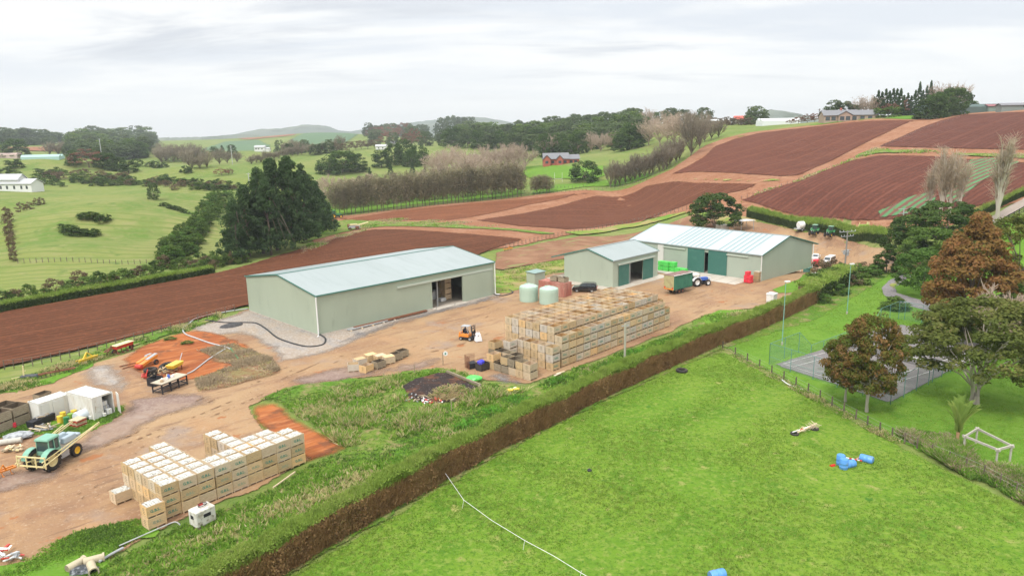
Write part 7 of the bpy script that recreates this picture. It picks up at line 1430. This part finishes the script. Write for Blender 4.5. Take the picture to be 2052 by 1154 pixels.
def mesh_fence(pts, heights, label, step=3.2, mid=False):
    W3 = [Vector(p) for p in GG(pts)]; r = empty('mesh_fence', W3[0], 0, label, 'fence'); o_ = W3[0]; H_ = []; P = []
    for i in range(len(W3)-1):
        d = (W3[i+1]-W3[i]); n = max(1, round(d.length/step))
        for q_ in range(n): P.append(W3[i]+d*(q_/n)); H_.append(heights[i]+(heights[i+1]-heights[i])*q_/n)
    P.append(W3[-1]); H_.append(heights[-1])
    for p, h in zip(P, H_): b = MB(); b.cyl((0,0,0), (0,0,h), .035, n=6); b.obj('post', m_fp, r, tuple(p-o_))
    b = MB(); b.tube([p-o_+Vector((0,0,h)) for p, h in zip(P, H_)], .03, 5)
    if mid: b.tube([p-o_+Vector((0,0,1.2)) for p, h in zip(P, H_)], .02, 5)
    b.obj('top_rail', m_fp, r); b = MB(); V = []
    for p, h in zip(P, H_): q_ = p-o_; V += [(q_.x,q_.y,.03), (q_.x,q_.y,h-.02)]
    b.add(V, [(2*i,2*i+2,2*i+3,2*i+1) for i in range(len(P)-1)]); b.obj('mesh_panel', m_mesh, r); return r
mesh_fence([(1541,732),(1600,708),(1625,708),(1720,672)], [3.0,3.0,1.2,1.2], 'green chain mesh fence round the near-left corner of the court', 3.4)
mesh_fence([(1541,732),(1784,812)], [3.0,3.0], 'green chain mesh fence along the near end of the court', 3.6, True)
mesh_fence([(1784,812),(1860,772),(1868,767),(1905,747)], [3.0,3.0,3.0,1.2], 'green chain mesh fence on the right side of the court', 3.2)
mesh_fence([(1745,668),(1763,656),(1800,640),(1812,642),(1920,664)], [1.2,3.0,3.0,3.0,3.0], 'green chain mesh fence round the far end of the court', 3.2)
# frame
fr = empty('garden_frame', G(1930,905), 0, 'grey timber rectangular frame on posts beside the palm', 'frame'); W3 = [Vector(p)-fr.location for p in GG([(1930,906),(1995,934),(2023,926),(1955,890)])]; H_ = 1.55
for i in range(4): b = MB(); b.bar(tuple(W3[i]), tuple(W3[i]+Vector((0,0,H_))), .13); b.obj('post', M('silver timber', (.46,.43,.37), .85, (N_(3,.5,.7,(.34,.31,.26),O3,5),)), fr)
for i in range(4): 
    b = MB(); A_, B_ = W3[i], W3[(i+1) % 4]; d = (B_-A_).normalized()*.25; b.bar(tuple(A_-d+Vector((0,0,H_+.07))), tuple(B_+d+Vector((0,0,H_+.07+.002*i))), .12, .2); b.obj('rail', MATS['silver timber'], fr)
# show-jumping gear
def barrel(px, py, label, tilt, rz, z=0):
    b = MB(); b.lathe([(0,-.46),(.27,-.45),(.30,-.4),(.30,-.15),(.315,-.12),(.30,-.1),(.30,.12),(.315,.15),(.30,.18),(.30,.4),(.27,.45),(.2,.44),(0,.44)], n=20); o = b.obj('plastic_barrel', paint('sky blue plastic', (.10,.30,.68)), None, G(px,py)+Vector((0,0,.47 if not tilt else .33)), rz, smooth=True); o.rotation_euler = (0, PI/2 if tilt else 0, rz); o.scale = (1.25,)*3; tag(o, label, 'barrel')
barrel(1690,940,'blue barrel, front left of the cluster by the striped pole',0,0); barrel(1684,932,'blue barrel standing behind the front left one',0,0); barrel(1701,936,'blue barrel lying right of the two standing ones',1,.3); barrel(1736,926,'blue barrel lying alone at the end of the pink pole',1,2.4); barrel(1437,1160,'blue barrel at the bottom edge of the picture',1,.3)
def pole(a, b_, za, zb, label, mats, n=6, w=.1):
    W2 = GG([a, b_]); A_, B_ = Vector(W2[0])+Vector((0,0,za)), Vector(W2[1])+Vector((0,0,zb)); b = MB()
    for i in range(n): b.cyl(A_.lerp(B_, i/n), A_.lerp(B_, (i+1)/n), w/2, n=8, mi=i % len(mats))
    tag(b.obj('jump_pole', mats, None), label, 'pole')
pole((1694,935),(1726,930),.9,.35,'red and white striped pole resting on the barrels',[m_whitep,m_lamp],6,.13); pole((1702,934),(1728,918),.3,.3,'pink pole leaning to the lone barrel',[M('faded pink paint', (.55,.30,.28))],1,.11); pole((1712,937),(1735,931),.06,.06,'green pole on the grass by the barrels',[wg],1,.08); pole((1664,936),(1672,934),.1,.1,'short red plank left of the barrels',[m_lamp],1,.3); pole((1608,900),(1644,915),.06,.06,'thin pale green pole lying alone in the paddock',[M('pale green paint', (.35,.5,.2))],1,.09)
tyre_obj(1592,872,.42,.2,'left small tyre under the palm frond',0,.1); tyre_obj(1632,862,.42,.2,'right small tyre under the palm frond',0,.1)
pole((1588,872),(1630,858),.35,.35,'white and red pole lying on the two small tyres',[m_whitep,m_whitep,m_lamp],6,.13)
b = MB(); W2 = GG([(1598,872),(1636,856)]); A_, B_ = Vector(W2[0])+Vector((0,0,.3)), Vector(W2[1])+Vector((0,0,.45)); d = (B_-A_); sd3 = Vector((-d.y,d.x,0)).normalized(); b.bar(A_, B_, .08)
for i in range(44): f_ = i/44; q_ = A_+d*f_; s_ = 1 if i % 2 else -1; b.bar(q_, q_+sd3*s_*(.25+.35*f_)+d.normalized()*.15+Vector((0,0,U(-.15,.25))), .035, .02)
tag(b.obj('dry_frond', m_woodp), 'dry straw-coloured palm frond lying over the tyres', 'palm frond')
b = MB(); b.ico((0,0,.12), .25, 1, 0, .2); tag(b.obj('dark_stone', m_blk, None, G(1181,945)), 'small dark lump in the paddock grass', 'stone')
b = MB(); b.box((0,0,.05), (.35,.25,.08)); tag(b.obj('white_scrap', m_whitep, None, G(1523,967)), 'small white scrap in the paddock', 'scrap')
# clay pipes at bottom left
for i, (px, py, a) in enumerate(((152,1140,1.1),(188,1130,.5),(186,1146,-.9))):
    b = MB(); b.lathe([(.30,-.6),(.30,.6),(.36,.62),(.36,.75),(.27,.75),(.24,.5),(.24,-.6),(.30,-.6)], axis='X', n=18); tag(b.obj('drain_pipe', M('buff clay pipe', (.50,.43,.30), .8, (N_(2,.5,.7,(.36,.31,.22)),)), None, G(px,py)+Vector((0,0,.36)), a, smooth=True), ['leftmost','upper right','lower right'][i]+' buff drain pipe at the lower left corner', 'pipe')
b = MB(); b.ico((0,0,.15), .9, 3, 0, .16, (1.2,.7,.3)); tag(b.obj('black_plastic', M('crumpled black plastic', (.05,.055,.06), .35, (N_(3,.5,.65,(.25,.26,.28)),)), None, G(168,1146)), 'crumpled black plastic between the drain pipes', 'plastic sheet')
hose('edging_plank', [(200,1132),(222,1118),(248,1104)], .1, m_greyp, 'grey plank edge above the lower left weeds', .3, 'plank')
W2 = GG([(548,985),(592,955)]); b = MB(); b.bar(tuple(Vector(W2[0])+Vector((0,0,.4))), tuple(Vector(W2[1])+Vector((0,0,.5))), .1); tag(b.obj('plank', m_woodp), 'long thin plank leaning by the produce bins', 'plank')
# white chemical sacks in shed, bin stack in doorway
for l in range(4):
    q_ = big.matrix_basis @ Vector((o1-1.0, 3.4, .2+1.06*l)); put_bin(q_, STH, BM[0], '%s bin up in the stack inside the big shed doorway' % ordn(l), 'bins inside the big shed', txt=False)
    q_ = big.matrix_basis @ Vector((o1-1.0, 4.8, .2+1.06*l)); put_bin(q_, STH, BM[0], '%s bin up in the rear stack inside the big shed' % ordn(l), 'bins inside the big shed', txt=False)
for i, (x, y) in enumerate(((o0+4.2,5.5),(o0+5.3,6.3),(o1-2.4,3.0))):
    q_ = big.matrix_basis @ Vector((x, y, .2)); b = MB()
    for r_ in range(5 if i < 2 else 2): b.box((0,0,.16+.3*r_), (1.2,1.0,.27))
    tag(b.obj('sack_pallet', m_whitep, None, q_, STH, bevel=.05), ['left white pallet of sacks inside the big shed','right white pallet of sacks inside the big shed','small white sacks beside the indoor bins'][i], 'sacks')
# ================================================================ houses
m_brick = M('red brick', (.42,.13,.09), .85, (N_(2,.45,.65,(.34,.10,.07)),)); m_slate = M('grey roof tiles', (.22,.22,.235), .7, (WV(.6,.4,.9,(.19,.19,.2),0,0),)); m_win = M('window glass', (.05,.06,.07), .15, spec=.7); m_wthr = M('white weatherboard', (.72,.72,.70), .7)
def gable(b, x0, x1, y0, y1, z0, z1, mi=1, ov=.4, along='x', wall=0):
    if along == 'x':
        ym = (y0+y1)/2; b.add([(x0-ov,y0-ov,z0),(x1+ov,y0-ov,z0),(x1+ov,ym,z1),(x0-ov,ym,z1),(x1+ov,y1+ov,z0),(x0-ov,y1+ov,z0),(x0-ov,y0-ov,z0+.18),(x1+ov,y0-ov,z0+.18),(x1+ov,ym,z1+.2),(x0-ov,ym,z1+.2),(x1+ov,y1+ov,z0+.18),(x0-ov,y1+ov,z0+.18)], [(0,1,2,3),(3,2,4,5),(6,7,8,9),(9,8,10,11),(0,1,7,6),(5,4,10,11),(0,6,9,3),(3,9,11,5),(1,7,8,2),(2,8,10,4)], mi)
        b.add([(x0,y0,z0),(x0,y1,z0),(x0,ym,z1-.1),(x1,y0,z0),(x1,y1,z0),(x1,ym,z1-.1)], [(0,1,2),(3,5,4)], wall)
    else:
        n0 = len(b.v); gable(b, y0, y1, x0, x1, z0, z1, mi, ov, 'x', wall)
        for i in range(n0, len(b.v)): x, y, z = b.v[i]; b.v[i] = (y, x, z)
def house(px, py, rz, label, blocks, wallm, roofm, wins, name='farm_house', s=1., cat='house', chim=None, z=0):
    p = G(px, py); h = empty(name, p+Vector((0,0,z)), rz, label, cat); h.scale = (s,)*3; b = MB(); r = MB()
    for (x0,x1,y0,y1,zw,zr,al) in blocks:
        b.box(((x0+x1)/2,(y0+y1)/2,zw/2-.5), (x1-x0,y1-y0,zw+1)); gable(r, x0, x1, y0, y1, zw, zr, 0, .5, al, 1)
    b.obj('walls', wallm, h); r.obj('roof', [roofm, wallm], h)
    for (x, y, zc, w_, hh_, ax) in wins:
        b = MB(); b.box((x,y,zc), (w_,.12,hh_) if ax == 'x' else (.12,w_,hh_)); b.obj('window', m_win, h)
    if chim: b = MB(); b.box(chim, (.9,.9,2.2)); b.obj('chimney', m_brick, h)
    return h
house(1122,330, math.radians(2), 'red brick house with grey tiled roof and three gables in the valley', [(-9,5,0,8,3.0,6.2,'x'),(5,11,1,8,2.8,5.2,'x'),(-9.5,-5.5,-2,3,3.0,5.4,'y'),(-2,1.5,-2,3,3.0,5.2,'y')], m_brick, m_slate, [(x,y_,1.5,1.6,1.4,'x') for x, y_ in ((-7.5,-2.05),(-4,-.05),(-.2,-2.05),(3,-.05),(6.5,.95),(9,.95))], s=1.0, name='brick_house')
house(1697,243, math.radians(-6), 'hilltop house with wide grey roof and brick gable', [(-12,6,0,9,3.0,5.8,'x'),(6,17,3,11,3.0,5.6,'x'),(-5,2,-2,4,3.0,5.2,'y')], M('cream house wall', (.38,.28,.22), .8), m_slate, [(x,y_,1.5,2.2,2.0,'x') for x, y_ in ((-10,-.05),(-7,-.05),(-3.2,-2.05),(-.2,-2.05),(3.8,-.05),(9,2.95),(13,2.95))], name='hilltop_house', chim=(-2,4.5,6.0), s=.95)
house(28,384, math.radians(-12), 'long white farmhouse at the left edge', [(-22,10,0,7,3.4,5.6,'x'),(-16,2,1,6.5,5.2,7.8,'x')], m_wthr, M('pale grey roof', (.45,.46,.46), .6), [(x,-.05,1.9,1.0,1.5,'x') for x in (-14,-11,-7,-3.5,.5,4.5,7.5)], s=1.05, name='white_farmhouse')
house(1440,250, .1, 'long low pale farm building below the ridge', [(-9,9,0,6,2.6,3.6,'x')], M('cream house wall', (.38,.28,.22)), M('pale tin roof', (.62,.63,.63), .5), [(x,-.05,1.3,1.5,1.2,'x') for x in (-6,-2,2,6)])
house(1490,243, -.2, 'red-roofed white cottage on the ridge', [(-6,6,0,7,3,5.6,'x'),(5,9,-1,5,2.6,4.4,'y')], m_wthr, M('red tin roof', (.55,.12,.09), .5), [(x,-.05,1.5,1.2,1.2,'x') for x in (-4,0,3)], name='cottage')
house(1835,231, .05, 'grey skillion shed on the hill right of the conifer row', [(-9,9,0,8,4.2,5.4,'x')], M('blue grey wall', (.20,.23,.26), .7), M('light tin roof', (.5,.52,.53), .5), [(x,-.05,1.6,1.6,1.4,'x') for x in (-5,0,5)], name='hill_shed')
house(522,304, 0, 'small white two-storey house on the far green slope', [(-7,5,0,8,5,7,'x'),(5,10,1,7,3,4.5,'x')], m_wthr, M('pale grey roof', (.45,.46,.46)), [(x,-.05,3.2,1.6,1.4,'x') for x in (-5,-2,2)], s=.85, name='distant_house')
for i, (px, py, s_) in enumerate(((763,300,.9),(784,293,1.0),(842,272,1.5),(830,262,1.5),(1245,258,1.2))):
    house(px, py, .1*i, ['small white cottage at the top of the green slope','grey cottage right of the small white one','white house among the hazy trees','upper pale house among the hazy trees','grey roofed house inside the centre wood'][i], [(-5,5,0,6,3,4.8,'x')], m_wthr, m_slate if i in (1,4) else M('pale grey roof', (.45,.46,.46)), [(-2,-.05,1.5,1.2,1.2,'x'),(2,-.05,1.5,1.2,1.2,'x')], s=s_, name='distant_house')
def long_roof(px, py, L, w, h, rz, mat, label, name='glasshouse'):
    g_ = empty(name, G(px,py), rz, label, 'glasshouse'); b = MB(); n = max(2, int(w/6))
    for i in range(n): gable(b, -L/2, L/2, i*w/n, (i+1)*w/n, h, h+1.4, 0, .05, 'x', 0)
    b.obj('roof', mat, g_); b = MB(); b.box((0,w/2,h/2-.5), (L,w,h+1)); b.obj('walls', mat, g_)
m_gh = M('pale glasshouse plastic', (.58,.66,.70), .3); m_ghw = M('white tunnel plastic', (.74,.76,.77), .4)
long_roof(1566,243, 24, 9, 2.2, .1, m_ghw, 'white glasshouse roof on the ridge behind the round tree')
long_roof(80,319, 24, 6, 1.0, 0, M('aqua tunnel plastic', (.36,.52,.48), .5), 'pale aqua tunnel house in the left valley', 'tunnel_house')
long_roof(8,317, 22, 8, 2.6, 0, M('pinkish tin roof', (.55,.42,.38), .5), 'low pinkish roofed shed at the far left', 'tunnel_house')
long_roof(2000,222, 70, 14, 2.4, 0, M('dark shade cloth', (.10,.14,.13), .8), 'long dark shade house on the right skyline', 'shade_house')
for i, (px, L, m_) in enumerate(((1965,18,m_slate),(1998,22,M('rust red roof', (.40,.16,.12))),(2040,20,M('dull maroon roof', (.28,.12,.13))),(2085,26,m_slate))):
    house(px, 219.5, 0, '%s low roof from left beyond the shade house on the right skyline' % ordn(i), [(-L/2,L/2,8,12,2,3.0,'x')], M('grey green wall', (.22,.26,.24), .8), m_, [(-2,7.95,1.5,1.2,1.0,'x')], name='skyline_building', z=.2)
for i, (px, py) in enumerate(((1925,212),)): pass
pp = empty('power_pole', G(1945,226), 0, 'power pole on the right skyline', 'power pole'); b = MB(); b.tube([(0,0,0),(0,0,9)], .15, 6); b.bar((-1,0,8.6),(1,0,8.6),.12); b.obj('pole', m_post, pp)
for i, (px, py) in enumerate(((1641,238),(501,384),(466,330),(206,330))):
    pp = empty('power_pole', G(px,py), 0, ['power pole left of the hilltop house','pale pole in front of the pines on the green slope','far pole by the shelter belt','dead pale pole in the left valley'][i], 'pole'); b = MB(); h_ = (7,9,12,16)[i]; b.tube([(0,0,0),(0,0,h_)], .2, 6); b.bar((-1.,0,h_-.4),(1.,0,h_-.4),.15); b.obj('pole', m_galv if i else m_post, pp)
gp_ = empty('goal_posts', G(1119,366), 0, 'white rugby goal posts on the brick house lawn', 'goal posts'); b = MB(); 
for x in (-1.8,1.8): b.cyl((x,0,0),(x,0,4.6),.06)
b.bar((-1.8,0,1.8),(1.8,0,1.8),.1); b.obj('posts', m_whitep, gp_)
# far hills beyond the pasture
def hills(name, label, top, d, depth, mat):
    xs = np.linspace(top[0][0], top[-1][0], 90); ys = np.interp(xs, [t[0] for t in top], [t[1] for t in top])+NP.normal(size=90)*.35
    V = []; 
    for x, y in zip(xs, ys):
        q_ = at_d(x, y, d); u = np.array([q_[0], q_[1]])/np.hypot(q_[0], q_[1]); zt = q_[2]
        for dd, zz in ((-depth, -70), (-depth*.5, zt*.45-20), (-depth*.18, zt*.86), (0, zt), (depth*.4, zt*.6), (depth, -70)): V.append((q_[0]+u[0]*dd, q_[1]+u[1]*dd, zz))
    m = 6; F = [(i*m+j, (i+1)*m+j, (i+1)*m+j+1, i*m+j+1) for i in range(89) for j in range(m-1)]
    me = bpy.data.meshes.new(name); me.from_pydata(V, [], F); me.materials.append(mat); me.update(); bm = bmesh.new(); bm.from_mesh(me); bmesh.ops.recalc_face_normals(bm, faces=bm.faces); bm.to_mesh(me); bm.free(); me.polygons.foreach_set('use_smooth', np.ones(len(me.polygons), bool))
    tag(link(name, me), label, kind='structure')
m_fh = M('far hill cover', (.09,.115,.085), .95, (N_(.004,.42,.6,(.15,.17,.115),O3,4), N_(.012,.5,.62,(.05,.07,.035),O3,4)))
hills('hills', 'blue distant hills on the centre left horizon', [(380,279),(430,274),(470,269),(500,263),(520,259),(560,258),(596,253),(600,250),(640,251),(660,254),(680,262),(700,264),(740,258),(800,249),(850,243),(890,238),(930,234),(970,236),(1000,241),(1060,252),(1120,262)], 4200, 900, m_fh)
hills('hills', 'faint low hills on the left horizon', [(290,278),(330,276),(400,275),(430,273),(470,270),(520,270)], 3200, 400, m_fh)
hills('hills', 'distant blue hill on the right skyline', [(1490,240),(1520,222),(1545,220),(1570,223),(1600,228),(1640,238)], 2600, 500, m_fh)
# haze: one even box of air
bx = MB(); bx.box((0, 2300, 40), (7400, 5400, 220)); hz = bx.obj('haze', None); hz.data.materials.clear()
hm = bpy.data.materials.new('haze'); hm.use_nodes = True; nt = hm.node_tree; nt.nodes.clear(); ou = nt.nodes.new('ShaderNodeOutputMaterial'); pv = nt.nodes.new('ShaderNodeVolumePrincipled')
pv.inputs['Color'].default_value = (.90,.96,1,1); pv.inputs['Density'].default_value = .00016; pv.inputs['Anisotropy'].default_value = .1; nt.links.new(pv.outputs[0], ou.inputs['Volume']); hz.data.materials.append(hm); tag(hz, 'thin haze', kind='stuff')
flush_plants()
